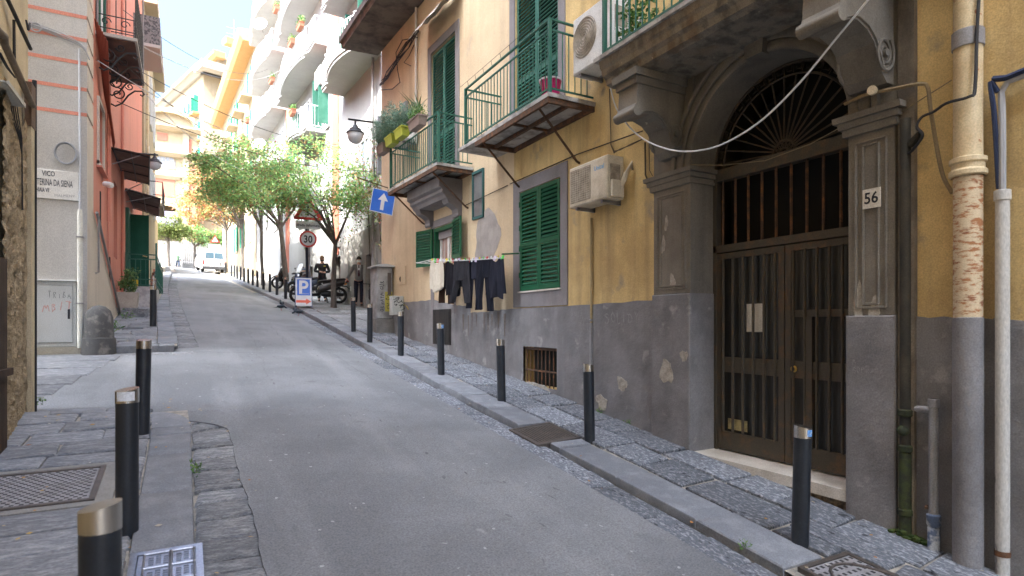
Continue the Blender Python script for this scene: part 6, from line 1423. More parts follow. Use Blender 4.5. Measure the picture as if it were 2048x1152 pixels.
for fr, a in ((K, 16), (K2, -74)): mb.prism([(-3, zc - .6), (.4, zc - .6), (.9, zc - .1), (1.3, zc), (1.3, zc + .5), (-3, zc + .6)], lambda p: fr.P(-1.2, p[0], p[1]), lambda p: fr.P(44, p[0], p[1]))
mb.build('grey_cornice', mat('grey_lead_cornice', (.30, .28, .25), bump=.1), ch, False)
mb = MB()
for fr in (K, K2): mb.prism([(-4, zt - .5), (-2.6, zt - .5), (-2.2, zt), (-2.2, zt + .5), (-4, zt + .5)], lambda p: fr.P(2.0, p[0], p[1]), lambda p: fr.P(44, p[0], p[1]))
mb.build('roof_cornice', orng, ch, False)
for t in (3, 8, 13, 18, 23, 28):
    for z in (12, 16.5, 21, 25.3, 29.4, 33.6):
        f = win(ch, K, t, z, 1.4, 2.8, 0, shg if (t * 3 + int(z)) % 4 else None, creamw, (t + int(z)) % 3 == 0)
        if z < 36: MB().box(K, t - 1.3, t + 1.3, 0, 1.0, z - .3, z).build('balcony', orng if (t + z) % 2 else creamw, f, False)
    win(ch, K, t + 2, 40.6, 1.2, 2.0, -3.2, shg, creamw)
for t in (4, 10, 16):
    for z in (12, 16.5, 21, 25.3, 29.4, 33.6): win(ch, K2, t, z, 1.4, 2.8, 0, shg if (t + int(z)) % 3 else None, creamw)
    win(ch, K2, t + 1, 40.6, 1.6, 2.2, -3.2, None, creamw)
an = thing('roof_aerial', 'thin television aerial on the roof of the tall cream house', 'aerial', (k_.x, k_.y + 6, zt))
mb = MB(); c = K.P(4, -6, zt + .4); mb.tube([c, c + Vector((0, 0, 7))], .06, 4); [mb.tube([c + Vector((-1.2, 0, 3.5 + i)), c + Vector((1.2, 0, 3.5 + i))], .04, 4) for i in range(3)]; mb.build('mast', greyp, an)
# church front at the head of the street
H = Fr(0, 90, 90, 1)
cf = thing('church_front', 'baroque church front with brick pink panels, an arch and a banner at the street head', 'church', (-1, 90, 8))
AC = (-2.05 * -1, 11.9); ax, az, ar = 2.02, 14.1, 1.62
mb = MB(); n_ = 20; a_ = [(ax + ar * math.cos(math.pi * i / n_), az + ar * math.sin(math.pi * i / n_)) for i in range(n_ + 1)]
mb.add([H.P(-1.4, 0, 4), H.P(ax - ar, 0, 4), H.P(ax - ar, 0, 26.2), H.P(-1.4, 0, 26.2)], [(0, 1, 2, 3)]); mb.add([H.P(ax + ar, 0, 4), H.P(9, 0, 4), H.P(9, 0, 26.2), H.P(ax + ar, 0, 26.2)], [(0, 1, 2, 3)])
for (a, b), (c, d) in zip(a_, a_[1:]): mb.add([H.P(a, 0, b), H.P(c, 0, d), H.P(c, 0, 26.2), H.P(a, 0, 26.2)], [(0, 1, 2, 3)])
mb.add([H.P(-1.4, 0, 4), H.P(-1.4, -9, 4), H.P(-1.4, -9, 26.2), H.P(-1.4, 0, 26.2)], [(0, 1, 2, 3)]); mb.add([H.P(-1.4, 0, 26.2), H.P(-1.4, -9, 26.2), H.P(9, -9, 26.2), H.P(9, 0, 26.2)], [(0, 1, 2, 3)])
mb.build('wall', cream, cf, False)
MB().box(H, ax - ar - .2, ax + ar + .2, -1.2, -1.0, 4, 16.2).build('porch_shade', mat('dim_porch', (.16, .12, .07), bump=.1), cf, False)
for r0, r1 in ((0, .3), (.36, .6)):
    mb = MB(); mb.strip([[H.P(ax + (ar + r) * math.cos(math.pi * i / n_), o, az + (ar + r) * math.sin(math.pi * i / n_)) for r, o in ((r0, 0), (r0, .2), (r1, .2), (r1, 0))] for i in range(n_ + 1)]); mb.build('arch_moulding', creamw, cf)
for a, b, c, d in ((1.2, 3.6, 16.9, 19.2), (-1.25, -.55, 8, 21.5), (2.0, 3.2, 24.2, 25.2), (-.8, .1, 22.9, 24.8)): MB().box(H, a, b, .005, .06, c, d).build('pink_panel', redp, cf, False)
for a, b in ((-.45, .25), (4.0, 5.0)): MB().box(H, a, b, .01, .25, 6, 26.2).build('pilaster', creamw, cf, False)
for z, e in ((19.6, .4), (22.6, .75), (26.0, .9)): 
    mb = MB(); mb.prism([(0, z - .5), (e * .5, z - .4), (e, z), (e, z + .2), (0, z + .35)], lambda p: H.P(-1.9, p[0], p[1]), lambda p: H.P(9, p[0], p[1])); mb.build('cornice', creamw, cf, False)
mb = MB(); mb.prism([(1.1, 20.6), (3.4, 20.6), (3.4, 21.7), (2.9, 22.2), (1.6, 22.2), (1.1, 21.7)], lambda p: H.P(p[0], .01, p[1]), lambda p: H.P(p[0], .05, p[1])); wn = mb.build('window', mat('leaded_glass', (.32, .33, .34), (.2, .2, .22), .45, .6, 9, rough=.2, bump=0), cf, False)
mb = MB()
for k in range(5): mb.box(H, 1.2 + k * .52, 1.26 + k * .52, .05, .09, 20.6, 22.1)
mb.build('mullion', creamw, wn, False)
mb = MB(); mb.strip([[H.P(2.0 + 3.1 * math.cos(math.pi * i / 16), o, 26.3 + q * math.sin(math.pi * i / 16)) for o, q in ((0, 1.6), (.6, 1.6), (.6, 2.2), (0, 2.3))] for i in range(17)]); mb.prism([(2.0 + 3.1 * math.cos(math.pi * i / 16), 26.3 + 2 * math.sin(math.pi * i / 16)) for i in range(17)], lambda p: H.P(p[0], 0, p[1]), lambda p: H.P(p[0], -.6, p[1])); mb.build('curved_pediment', creamw, cf)
bn = thing('banner', 'large grey violet banner with pale figures hung in the church arch', 'banner', (-2, 89.9, 12))
MB().box(H, .80, 3.4, .25, .30, 12.4, 14.95).build('cloth', mat('banner_grey_violet', (.22, .20, .28), (.25, .22, .3), bump=0), bn, False)
bw = mat('banner_white', (.62, .6, .66), bump=0)
blob(H, 2.75, 13.7, .42, .55, .33, 4, 20, .5).build('pale_figure', bw, bn, False); blob(H, 2.8, 13.6, .2, .26, .35, 6, 14, .4).build('dark_centre', mat('banner_dark', (.1, .1, .2), bump=0), bn, False)
for k, (z, w) in enumerate(((14.5, .45), (14.3, .6), (13.6, .35), (13.1, .3))): MB().box(H, 1.6 - w, 1.6, .31, .33, z, z + .07).build('text_line', mat('banner_red', (.5, .1, .1), bump=0) if k == 0 else bw, bn, False)
# dim block between church and cream house
bh = thing('brown_stone_house', 'lower tan stone house between the church and the tall cream house', 'house', (4, 92, 8))
MB().box(WD, 1.6, 9, 93, 104, 4, 21.5).build('wall', mat('tan_stone', (.46, .34, .2), (.38, .28, .17), bump=.15), bh, False)
MB().box(WD, 1.4, 9.2, 92.6, 104.2, 21.5, 22.1).build('cornice', mat('tan_cornice', (.5, .36, .2), bump=.1), bh, False)
for x in (2.6, 4.6): 
    for z in (11, 15, 18.5): win(bh, H, -x, z, .8, 1.6, -3.0, None, creamw)
# yellow houses on the left after the red one
lh = thing('pale_yellow_house', 'narrow pale yellow house front just beyond the red house', 'house', (-1.5, 30, 2))
MB().box(WD, -9, -1.40, 27.1, 37, 0, 12.6).build('wall', cream, lh, False)
MB().box(WD, -9, -.95, 27.0, 37.2, 12.6, 13.2).build('cornice', creamw, lh, False)
for y in (29, 32, 35):
    for z in (5.5, 9.2): f = win(lh, Fr(-1.40, 0, 0, -1), y, z, 1.0, 2.0, 0, None)
MB().tube([(-1.32, 28.0, 2), (-1.32, 28.0, 12)], .05, 6).build('drainpipe', creamp, lh)
lr = MB().box(WD, -1.40, -.85, 30, 33, 5.2, 5.32).build('balcony', creamw, lh, False)
mb = MB()
for z in (5.5, 6.25): mb.tube([(-1.38, 30, z), (-.87, 30, z), (-.87, 33, z), (-1.38, 33, z)], .02, 5)
for k in range(12): mb.tube([(-.87, 30 + k * .27, 5.3), (-.87, 30 + k * .27, 6.25)], .012, 4)
mb.build('railing', irm, lr)
l3 = thing('low_yellow_house', 'low yellow house with a small balcony, left below the church banner', 'house', (-2.5, 45, 3))
MB().box(WD, -9, -2.0, 44, 58, 2, 8.6).build('wall', cream, l3, False)
win(l3, Fr(0, 44, 90, 1), 2.5, 6.3, .5, .9, 0, None); MB().box(WD, -3.4, -1.9, 42.9, 44, 4.9, 5.4).build('balcony', creamw, l3, False)
mb = MB()
for k in range(11): mb.tube([(-3.4 + k * .15, 42.95, 5.4), (-3.4 + k * .15, 42.95, 6.4)], .015, 4)
mb.tube([(-3.4, 42.95, 6.4), (-1.9, 42.95, 6.4), (-1.9, 44, 6.4)], .025, 4); mb.build('railing', irm, l3)
# wall, iron fence and hoardings below the church
bw_ = thing('churchyard_wall', 'dim grey wall with an iron fence below the church', 'wall', (2, 84, 8))
MB().box(WD, -3.5, 8, 86, 86.5, 5, 10.6).build('wall', mat('dim_grey_wall', (.16, .15, .14), (.11, .105, .1), bump=.2), bw_, False)
fm = MB(); fm.tube([(-3, 84.5, 9.2), (8, 84.5, 9.2)], .03, 4); fm.tube([(-3, 84.5, 7.9), (8, 84.5, 7.9)], .03, 4); fo = fm.build('fence', greyp, bw_)
me = bar_mesh(1.6, .022, greyp, 'bar', 4)
for k in range(48): sub('bar', me, fo, Matrix.Translation((-2.9 + k * .22, 84.5, 7.7)))
hb = thing('white_hoarding', 'pale blue white notice hoarding behind the walking woman', 'hoarding', (-.9, 85, 8)); MB().box(WD, -1.5, -.2, 85.2, 85.3, 8.3, 9.9).build('panel', mat('pale_blue_panel', (.5, .54, .62), bump=0), hb, False); MB().box(WD, -1.4, -1.3, 85.3, 85.4, 7, 8.3).build('leg', greyp, hb, False); MB().box(WD, -.4, -.3, 85.3, 85.4, 7, 8.3).build('leg', greyp, hb, False)
# wires across the street against the sky
cab_ = [((-1.3, 12.2, 4.5), C.P(14, .1, 9.5), .8), ((-1.4, 14, 5.4), C.P(8, .1, 7.4), .5), ((-1.2, 13.6, 5.2), C.P(22, .1, 11), 1.0), ((-1.3, 16, 6.6), C.P(20, .1, 15), .9), ((-1.3, 17, 7.6), C.P(24, .1, 16.5), .9), ((-1.3, 15.5, 4.9), C.P(4, .2, 5.4), .4), ((-1.3, 20, 7.0), C.P(16, .1, 8.2), 1.3)]
for i, (a, b, s) in enumerate(cab_):
    tag(MB().tube(sag(a, b, s), .009, 5).build('street_wire', blackm if i % 3 else greyc), 'thin wire slung across the street, ' + ('lowest at the alley corner', 'leaving beside the iron balcony slab', 'from the balcony bracket to the red strip', 'high one from above the iron balcony', 'topmost against the sky', 'short one to the lane wall', 'deeply sagging one above the awnings')[i], 'wire', 'wires across the street')
# ---------------------------------------------------------------- trees
leafm = mat('autumn_green_leaf', (.06, .12, .03), island=[(.075, .165, .07), (.10, .21, .08), (.13, .25, .09), (.15, .28, .095), (.19, .32, .10), (.25, .36, .12), (.28, .38, .13), (.27, .17, .07), (.20, .08, .05)], rough=.5, bump=0, fine=0, spec=.4)
redl = mat('reddening_leaf', (.2, .1, .04), island=[(.13, .19, .06), (.2, .24, .08), (.36, .30, .11), (.42, .19, .10), (.38, .12, .08), (.3, .28, .1)], rough=.5, bump=0, fine=0)
oliv = mat('olive_green_leaf', (.1, .13, .04), island=[(.06, .09, .025), (.10, .13, .035), (.14, .17, .05), (.18, .19, .06)], rough=.5, bump=0, fine=0)
for m_ in (leafm, redl, oliv):
    p_ = m_.node_tree.nodes['Principled BSDF']; tr_ = m_.node_tree.nodes.new('ShaderNodeBsdfTranslucent'); mx_ = m_.node_tree.nodes.new('ShaderNodeMixShader'); mx_.inputs[0].default_value = .55
    m_.node_tree.links.new(p_.inputs['Base Color'].links[0].from_socket, (hv_ := m_.node_tree.nodes.new('ShaderNodeHueSaturation')).inputs['Color']); hv_.inputs['Value'].default_value = 1.5; m_.node_tree.links.new(hv_.outputs[0], tr_.inputs[0]); out_ = m_.node_tree.nodes['Material Output']
    m_.node_tree.links.new(p_.outputs[0], mx_.inputs[1]); m_.node_tree.links.new(tr_.outputs[0], mx_.inputs[2]); m_.node_tree.links.new(mx_.outputs[0], out_.inputs[0])
bark = mat('tree_bark', (.14, .115, .095), (.08, .066, .055), .4, .65, 8, bump=.8, bscale=18, stretch=(2, 2, .5), bdist=.03)
def tree(label, x, y, z, h, r, lobes, nclump, per, lw, ll, m, seed, lean=(0, 0), group='street trees on the right pavement'):
    q = random.Random(seed); t = thing('street_tree', label, 'tree', (x, y, z), group)
    top = Vector((x + lean[0], y + lean[1], z + h)); base = Vector((x, y, z - .1)); mb = MB()
    mid = base.lerp(top, .5) + Vector((q.uniform(-.06, .06), q.uniform(-.06, .06), 0))
    mb.tube([base, base.lerp(mid, .25), mid, top], [r * 1.35, r * 1.05, r * .92, r * .8], 10)
    mb.build('trunk', bark, t); br = MB(); lv = MB(); cl = []
    for k in range(nclump):
        lo = lobes[k % len(lobes)]; d = Vector((q.gauss(0, 1), q.gauss(0, 1), q.gauss(0, 1))).normalized() * (.55 + .45 * q.random() ** .5)
        cl.append(Vector((lo[0] + d.x * lo[3], lo[1] + d.y * lo[4], lo[2] + d.z * lo[5])))
    for k in range(min(9, nclump)):
        e = cl[k]; a = top.lerp(mid, q.uniform(0, .15)); b = a.lerp(e, .45) + Vector((0, 0, .25 + .2 * q.random())); br.tube([a, a.lerp(b, .5), b, b.lerp(e, .6), e], [r * .55, r * .42, r * .3, r * .2, .012], 7)
        for _ in range(4):
            e2 = cl[q.randrange(nclump)]
            if (e2 - b).length < 1.8: br.tube([b, b.lerp(e2, .5) + Vector((0, 0, .1)), e2], [r * .22, r * .14, .008], 5)
    br.build('limbs', bark, t)
    for e in cl:
        s = q.uniform(.6, 1.05)
        for _ in range(per):
            d = Vector((q.gauss(0, .30 * s), q.gauss(0, .30 * s), q.gauss(0, .13 * s))); p = e + d + Vector((0, 0, -.22 * (d.x * d.x + d.y * d.y) / (.09 * s * s) * .3))
            a = Vector((d.x + q.gauss(0, .25), d.y + q.gauss(0, .25), q.gauss(-.1, .25))).normalized(); b = a.cross(Vector((q.gauss(0, .35), q.gauss(0, .35), 1))).normalized()
            l, w = ll * q.uniform(.6, 1.25), lw * q.uniform(.7, 1.2); u = Vector((0, 0, w * .25))
            lv.add([p, p + a * l * .45 + b * w + u, p + a * l, p + a * l * .45 - b * w + u], [(0, 1, 2), (0, 2, 3)])
    lv.build('crown', m, t, False); return t
ty = 22.03; tz = GR(22)
tree('forked street tree in front of the grey scooter, nearest of the row', 4.75, ty, tz + .02, 2.35, .095,
     [(4.6, 21.8, 5.3, 1.4, 1.3, .9), (3.3, 21.4, 4.9, .9, 1.0, .8), (5.4, 20.8, 4.9, .6, 1.1, 1.1), (2.4, 22.2, 5.5, .8, 1.2, .6), (4.2, 23.0, 6.4, 1.5, 1.2, .6), (3.2, 24, 5.6, 1.3, 1.2, .6), (3.0, 21.0, 4.4, .7, .8, .4), (4.9, 20.9, 4.5, .6, .8, .5)], 185, 60, .038, .105, leafm, 3, (.05, -.1))
tree('street tree with a leaning trunk behind the motor scooters, second of the row', 4.3, 30.0, GR(30), 3.2, .125,
     [(3.2, 29, 6.3, 1.6, 1.6, .9), (1.6, 29.2, 6.9, 1.3, 1.6, .7), (3.6, 30.0, 8.0, 1.7, 1.6, .8), (5.0, 29.8, 6.6, 1.0, 1.4, 1.0), (2.0, 29.5, 8.1, 1.2, 1.4, .5), (.9, 29.6, 7.4, .6, 1, .3), (2.4, 28.6, 5.7, 1.1, 1.2, .5), (1.3, 29.6, 6.1, .9, 1.2, .5)], 165, 56, .05, .13, leafm, 5, (-.35, -.2))
tree('slim street tree beside the upper bollards, third of the row', 3.85, 35.8, GR(36), 3.3, .09,
     [(2.9, 35, 8.0, 1.6, 1.8, 1.1), (1.7, 35, 8.0, 1.2, 1.8, 1.0), (4.3, 36, 8.0, 1.0, 1.6, 1.0), (1.8, 34.5, 6.9, 1.2, 1.4, .5)], 110, 56, .058, .15, leafm, 8, (-.1, 0))
tree('reddening street tree by the white van, fourth of the row', 3.5, 45, GR(45), 3.4, .10,
     [(2.2, 44, 10.2, 1.7, 2, 1.3), (3.6, 45, 9.6, 1.4, 2, 1.2), (1.0, 45, 9.2, 1.2, 2, 1.1)], 120, 50, .07, .18, redl, 9)
tree('far reddening tree above the white van', 3.0, 54, GR(54), 3.6, .10,
     [(2.0, 54, 10.2, 1.6, 2, 1.3), (.6, 55, 9.6, 1.3, 2, 1.1), (3.2, 55, 9.8, 1.2, 2, 1.3)], 100, 46, .085, .2, redl, 12)
tree('round olive green tree before the church banner, left of the woman', -1.6, 76, GR(76) + .3, 2.6, .16, [(-1.5, 76, 11.1, 1.5, 1.6, 1.2), (-2.4, 76, 10.6, 1.0, 1.5, .9), (-.6, 76, 10.6, 1.0, 1.5, .9)], 90, 60, .08, .2, oliv, 14, (0, 0), 'small trees below the church')
tree('darker green tree right of the round olive one, below the church', 1.0, 78, GR(78) + .3, 2.4, .14, [(1.0, 78, 10.7, 1.5, 1.6, 1.0), (2.4, 78, 10.2, 1.3, 1.5, 1.0), (3.8, 78, 10.4, 1.2, 1.5, 1.2)], 100, 60, .08, .2, leafm, 16, (0, 0), 'small trees below the church')
cr = thing('climbing_plant', 'reddening creeper on the grey wall behind the yellow house corner', 'climbing plant', tuple(C.P(2.0, .2, 4)))
mb = MB(); q = random.Random(18); vm = MB()
for k in range(56):
    t, z = q.uniform(-.2, 6.0), q.uniform(3.5, 6.2) if q.random() < .75 else q.uniform(2.6, 6.6); c = C.P(t, .25 + .35 * q.random(), z)
    for _ in range(34):
        p = c + Vector((q.gauss(0, .16), q.gauss(0, .2), q.gauss(0, .18))); a = Vector((q.gauss(0, .6), q.gauss(0, .6), q.gauss(-.4, .5))).normalized(); b = a.orthogonal().normalized(); l, w = .09 * q.uniform(.6, 1.2), .034
        mb.add([p, p + a * l * .5 + b * w, p + a * l, p + a * l * .5 - b * w], [(0, 1, 2), (0, 2, 3)])
mb.build('leaves', mat('creeper_leaf', (.2, .2, .05), island=[(.08, .14, .04), (.13, .2, .06), (.22, .26, .08), (.34, .12, .06), (.3, .09, .05)], rough=.5, bump=0, fine=0), cr, False)
for k in range(5): vm.tube([C.P(k * 1.2 - .1, .1, 2.5), C.P(k * 1.1 + .3, .15, 4.2), C.P(k * 1.2 + .2, .2, 6)], .02, 5)
vm.build('stems', bark, cr)
# steel posts among the trees
for i, (u, y) in enumerate(((563, 36), (524, 40))):
    x = ray(u, 0); k = y / x.y; c = Vector((x.x * k, y, GR(y))); t = thing('lamp_post', ('nearer', 'farther')[i] + ' of two slim grey lamp posts rising into the street trees', 'lamp post', tuple(c), 'lamp posts among the trees')
    MB().tube([c - Vector((0, 0, .1)), c + Vector((0, 0, 6.5))], [.075, .05], 10).build('post', greyp, t); MB().lathe([(.12, 0), (.12, .5), (.08, .6)], c, 10).build('base', greyp, t)
    MB().tube([c + Vector((0, 0, 6.4)), c + Vector((-.4, 0, 6.9)), c + Vector((-1.0, 0, 6.95))], .035, 6).build('arm', greyp, t); MB().ball(c + Vector((-1.05, 0, 6.85)), .18, 10, (1.3, .8, .5)).build('lamp_head', greyp, t)
sg_ = thing('far_warning_sign', 'far white and red triangular road sign behind the white van', 'road sign', (2.0, 57, 4.5)); c = ray(430, 490); c = c * (57 / c.y)
MB().tube([(c.x, 57, 4.4), (c.x, 57, c.z + .6)], .04, 6).build('pole', greyp, sg_); mb = MB(); mb.prism([(-.4, -.1), (.4, -.1), (0, .6)], lambda p: (c.x + p[0], 56.94, c.z + p[1] + .3), lambda p: (c.x + p[0], 56.97, c.z + p[1] + .3)); mb.build('red_plate', MT['sign_red'], sg_, False)
mb = MB(); mb.prism([(-.28, -.03), (.28, -.03), (0, .46)], lambda p: (c.x + p[0], 56.92, c.z + p[1] + .3), lambda p: (c.x + p[0], 56.935, c.z + p[1] + .3)); mb.build('white_field', wsign, sg_, False); MB().box(WD, c.x - .5, c.x + .5, 56.94, 56.97, c.z - .5, c.z + .05).build('word_panel', wsign, sg_, False)
# ---------------------------------------------------------------- people, two wheelers, van, pigeons
skin = mat('skin', (.5, .28, .2), bump=0, fine=.05, rough=.6); hairm = mat('dark_hair', (.02, .014, .01), bump=.3, bscale=90); fairh = mat('light_brown_hair', (.13, .075, .04), bump=.3, bscale=90)
def skinmesh(name, verts, edges, radii, m, root=0, lv=2):
    me = bpy.data.meshes.new(name); me.from_pydata([tuple(v) for v in verts], edges, []); o = bpy.data.objects.new(name, me); COL.objects.link(o)
    md = o.modifiers.new('s', 'SKIN'); md.use_smooth_shade = True
    if not me.skin_vertices: 
        bpy.context.view_layer.objects.active = o; me.attributes  # layer is made by the modifier
    bpy.context.view_layer.update()
    sv = me.skin_vertices[0].data
    for i, r in enumerate(radii): sv[i].radius = (r, r) if not isinstance(r, tuple) else r; sv[i].use_root = (i == root)
    sd_ = o.modifiers.new('d', 'SUBSURF'); sd_.levels = lv; sd_.render_levels = lv
    bpy.context.view_layer.update(); dg = bpy.context.evaluated_depsgraph_get(); r = bpy.data.meshes.new_from_object(o.evaluated_get(dg)); bpy.data.objects.remove(o)
    r.name = name; r.materials.clear(); r.materials.append(m); r.polygons.foreach_set('use_smooth', [True] * len(r.polygons)); return r
def chain(V, E, Rr, start, pts, rad):
    p = start
    for v, r in zip(pts, rad): V.append(Vector(v)); Rr.append(r); E.append((p, len(V) - 1)); p = len(V) - 1
    return p
def person(label, loc, rz, s, pose, top_m, leg_m, hair, extras=None, shirt=None, tie=None, mask=None, skirt=None, group=None):
    'pose: dict of elbow/wrist (L,R), knee/ankle (L,R), all in a standing 1.76 m figure facing -y'
    t = thing('person', label, 'person', (0, 0, 0)); V = [Vector((0, 0, .94))]; E = []; Rr = [(.135, .10)]
    ch_ = chain(V, E, Rr, 0, [(0, 0, 1.10), (0, -.005, 1.26), (0, 0, 1.40), (0, 0, 1.47), (0, -.01, 1.54), (0, -.02, 1.62), (0, -.02, 1.70)], [(.13, .09), (.15, .10), (.13, .085), .055, .052, (.072, .09), (.062, .075)])
    for k, sx in (('L', 1), ('R', -1)):
        sh = chain(V, E, Rr, 3, [(sx * .17, 0, 1.41), pose['el' + k], pose['wr' + k]], [.058, .044, .03]); w_ = V[sh]; d = (w_ - Vector(pose['el' + k])).normalized()
        pm = chain(V, E, Rr, sh, [w_ + d * .05], [(.034, .018)])
        for f in range(4): chain(V, E, Rr, pm, [w_ + d * .11 + Vector((0, (f - 1.5) * .018, 0)), w_ + d * (.165 + .008 * (f in (1, 2))) + Vector((-sx * .012, (f - 1.5) * .019, 0))], [.009, .007])
        chain(V, E, Rr, pm, [w_ + d * .06 + Vector((0, -.035, 0)), w_ + d * .10 + Vector((0, -.055, 0))], [.010, .008])
        hp = chain(V, E, Rr, 0, [(sx * .095, 0, .88), pose['kn' + k], pose['an' + k]], [.088, .058, .04]); a = V[hp]; chain(V, E, Rr, hp, [a + Vector((0, -.07, -.055)), a + Vector((0, -.15, -.065))], [.042, .03])
    place('body', skinmesh('body', V, E, Rr, skin, 0, 1), t)
    mb = MB(); mb.lathe([(.0, -.012), (.012, -.008), (.016, .02), (.006, .05)], (0, -.115, 1.615), 6, (0, -.2, 1)); mb.build('nose', skin, t)
    mb = MB()
    for sx in (-1, 1): mb.ball((sx * .032, -.105, 1.655), .012, 6); 
    mb.build('eye', blackm, t); mb = MB()
    for sx in (-1, 1): mb.ball((sx * .078, -.015, 1.63), .028, 8, (.4, .8, 1.1))
    mb.build('ear', skin, t)
    mb = MB(); rows = []
    for i in range(7):
        th_ = .1 + i / 6 * 1.45; rows.append([Vector((.085 * math.sin(th_) * math.cos(a), -.015 + .105 * math.sin(th_) * math.sin(a), 1.655 + .115 * math.cos(th_) - (.0 if math.sin(a) < .2 else .055 * i / 6))) for a in [k * math.pi / 8 for k in range(16)]])
    mb.strip(rows, True); mb.build('hair', hair, t)
    if mask: 
        mb = MB(); mb.strip([[Vector(((.078 + g) * math.cos(a), -.03 + (.088 + g) * math.sin(a), z)) for a in [math.pi * (1.06 + .88 * k / 10) for k in range(11)]] for z, g in ((1.545, -.012), (1.575, .006), (1.61, .006), (1.632, -.004))]); mb.build('face_mask', mask, t)
    else: MB().box(WD, -.025, .025, -.112, -.108, 1.575, 1.582).build('mouth', redp, t, False)
    # jacket or top: torso and sleeves in one skin
    V = [Vector((0, 0, 1.12))]; E = []; Rr = [(.155, .118)]
    up_ = chain(V, E, Rr, 0, [(0, -.005, 1.27), (0, 0, 1.39), (0, 0, 1.455)], [(.172, .125), (.15, .105), (.075, .07)])
    for k, sx in (('L', 1), ('R', -1)):
        el, wr = Vector(pose['el' + k]), Vector(pose['wr' + k]); chain(V, E, Rr, 2, [(sx * .18, 0, 1.405), el, el.lerp(wr, .93)], [.075, .058, .044])
    chain(V, E, Rr, 0, [(0, 0, .98), (0, 0, pose.get('hem', .86))], [(.16, .12), (.165 if not skirt else .2, .125 if not skirt else .17)])
    place('jacket' if shirt else 'top', skinmesh('jacket', V, E, Rr, top_m, 0, 2), t)
    V = [Vector((0, 0, .96))]; E = []; Rr = [(.145, .108)]
    for k, sx in (('L', 1), ('R', -1)):
        kn, an = Vector(pose['kn' + k]), Vector(pose['an' + k]); chain(V, E, Rr, 0, [(sx * .095, 0, .86), kn, kn.lerp(an, .95)], [.10, .074, .062])
    place('trousers', skinmesh('trousers', V, E, Rr, leg_m, 0, 2), t)
    for k in 'LR':
        a = Vector(pose['an' + k]); MB().ball(a + Vector((0, -.07, -.045)), .05, 10, (.9, 2.5, .75)).build('shoe', mat('black_leather', (.015, .012, .01), bump=0, rough=.3), t)
    if shirt:
        mb = MB(); mb.prism([(-.06, 1.46), (.06, 1.46), (.045, 1.3), (.02, 1.0), (-.02, 1.0), (-.045, 1.3)], lambda p: (p[0], -.135 + (p[1] - 1.28) ** 2 * .6, p[1]), lambda p: (p[0], -.10, p[1])); mb.build('shirt', shirt, t, False)
    if tie:
        mb = MB(); mb.prism([(-.018, 1.45), (.018, 1.45), (.032, 1.08), (0, 1.03), (-.032, 1.08)], lambda p: (p[0], -.142 + (p[1] - 1.28) ** 2 * .6, p[1]), lambda p: (p[0], -.13, p[1])); mb.build('tie', tie, t, False)
    if extras: extras(t)
    t.matrix_basis = Matrix.Translation(loc) @ Matrix.Rotation(rz, 4, 'Z') @ Matrix.Diagonal((s, s, s, 1)); return t
greyj = mat('grey_wool', (.18, .175, .168), (.14, .137, .132), bump=.15); navyc = mat('navy_wool', (.010, .012, .024), bump=.1); blackc = mat('black_cotton', (.02, .02, .023), bump=.1)
walk = dict(elL=(.30, .03, 1.14), wrL=(.36, -.04, .90), elR=(-.31, .0, 1.14), wrR=(-.42, -.08, .93), knL=(.10, -.06, .49), anL=(.09, .02, .09), knR=(-.10, -.02, .49), anR=(-.11, .10, .10))
person('man in a grey jacket, dark tie and white face mask walking down the pavement', (5.72, 22.2, GR(22.2) + .05), R(-14), 1.06, walk, greyj, navyc, hairm, shirt=mat('white_shirt', (.6, .6, .6), bump=0), tie=mat('plum_tie', (.06, .012, .025), bump=0), mask=whitem)
hold = dict(elL=(.27, .02, 1.16), wrL=(.07, -.24, 1.10), elR=(-.27, .02, 1.16), wrR=(-.07, -.24, 1.12), knL=(.10, -.02, .5), anL=(.11, .02, .09), knR=(-.10, -.02, .5), anR=(-.11, .02, .09), hem=.70)
def badge(t): MB().box(WD, .05, .12, -.145, -.13, 1.33, 1.37).build('yellow_badge', mat('badge_yellow', (.5, .4, .05), bump=0), t, False); mb = MB(); mb.strip([[Vector((.079 * math.cos(a), -.03 + .09 * math.sin(a), z)) for a in [math.pi * (1.06 + .88 * k / 10) for k in range(11)]] for z in (1.54, 1.585)]); mb.build('lowered_mask', blackm, t)
person('man in black overalls with folded hands standing behind the scooter', (4.85, 24.6, GR(24.6)), R(-8), 1.06, hold, blackc, blackc, fairh, badge)
wpose = dict(elL=(.27, .03, 1.16), wrL=(.27, -.02, .92), elR=(-.27, .03, 1.16), wrR=(-.27, -.05, .92), knL=(.10, -.12, .5), anL=(.09, -.06, .09), knR=(-.10, .02, .5), anR=(-.11, .2, .12))
def bags(t):
    for x in (-.29, .29): MB().ball((x, -.03, .56), .16, 10, (.7, .9, 1.2)).build('shopping_bag', mat('white_bag', (.6, .6, .6), bump=0), t)
person('woman in a green top carrying two white shopping bags below the church', (-.75, 80, GR(80)), R(20), 1.0, wpose, mat('green_top', (.12, .2, .12), bump=0), mat('jeans', (.03, .045, .09), bump=0), mat('red_brown_hair', (.16, .05, .02), bump=0), bags)
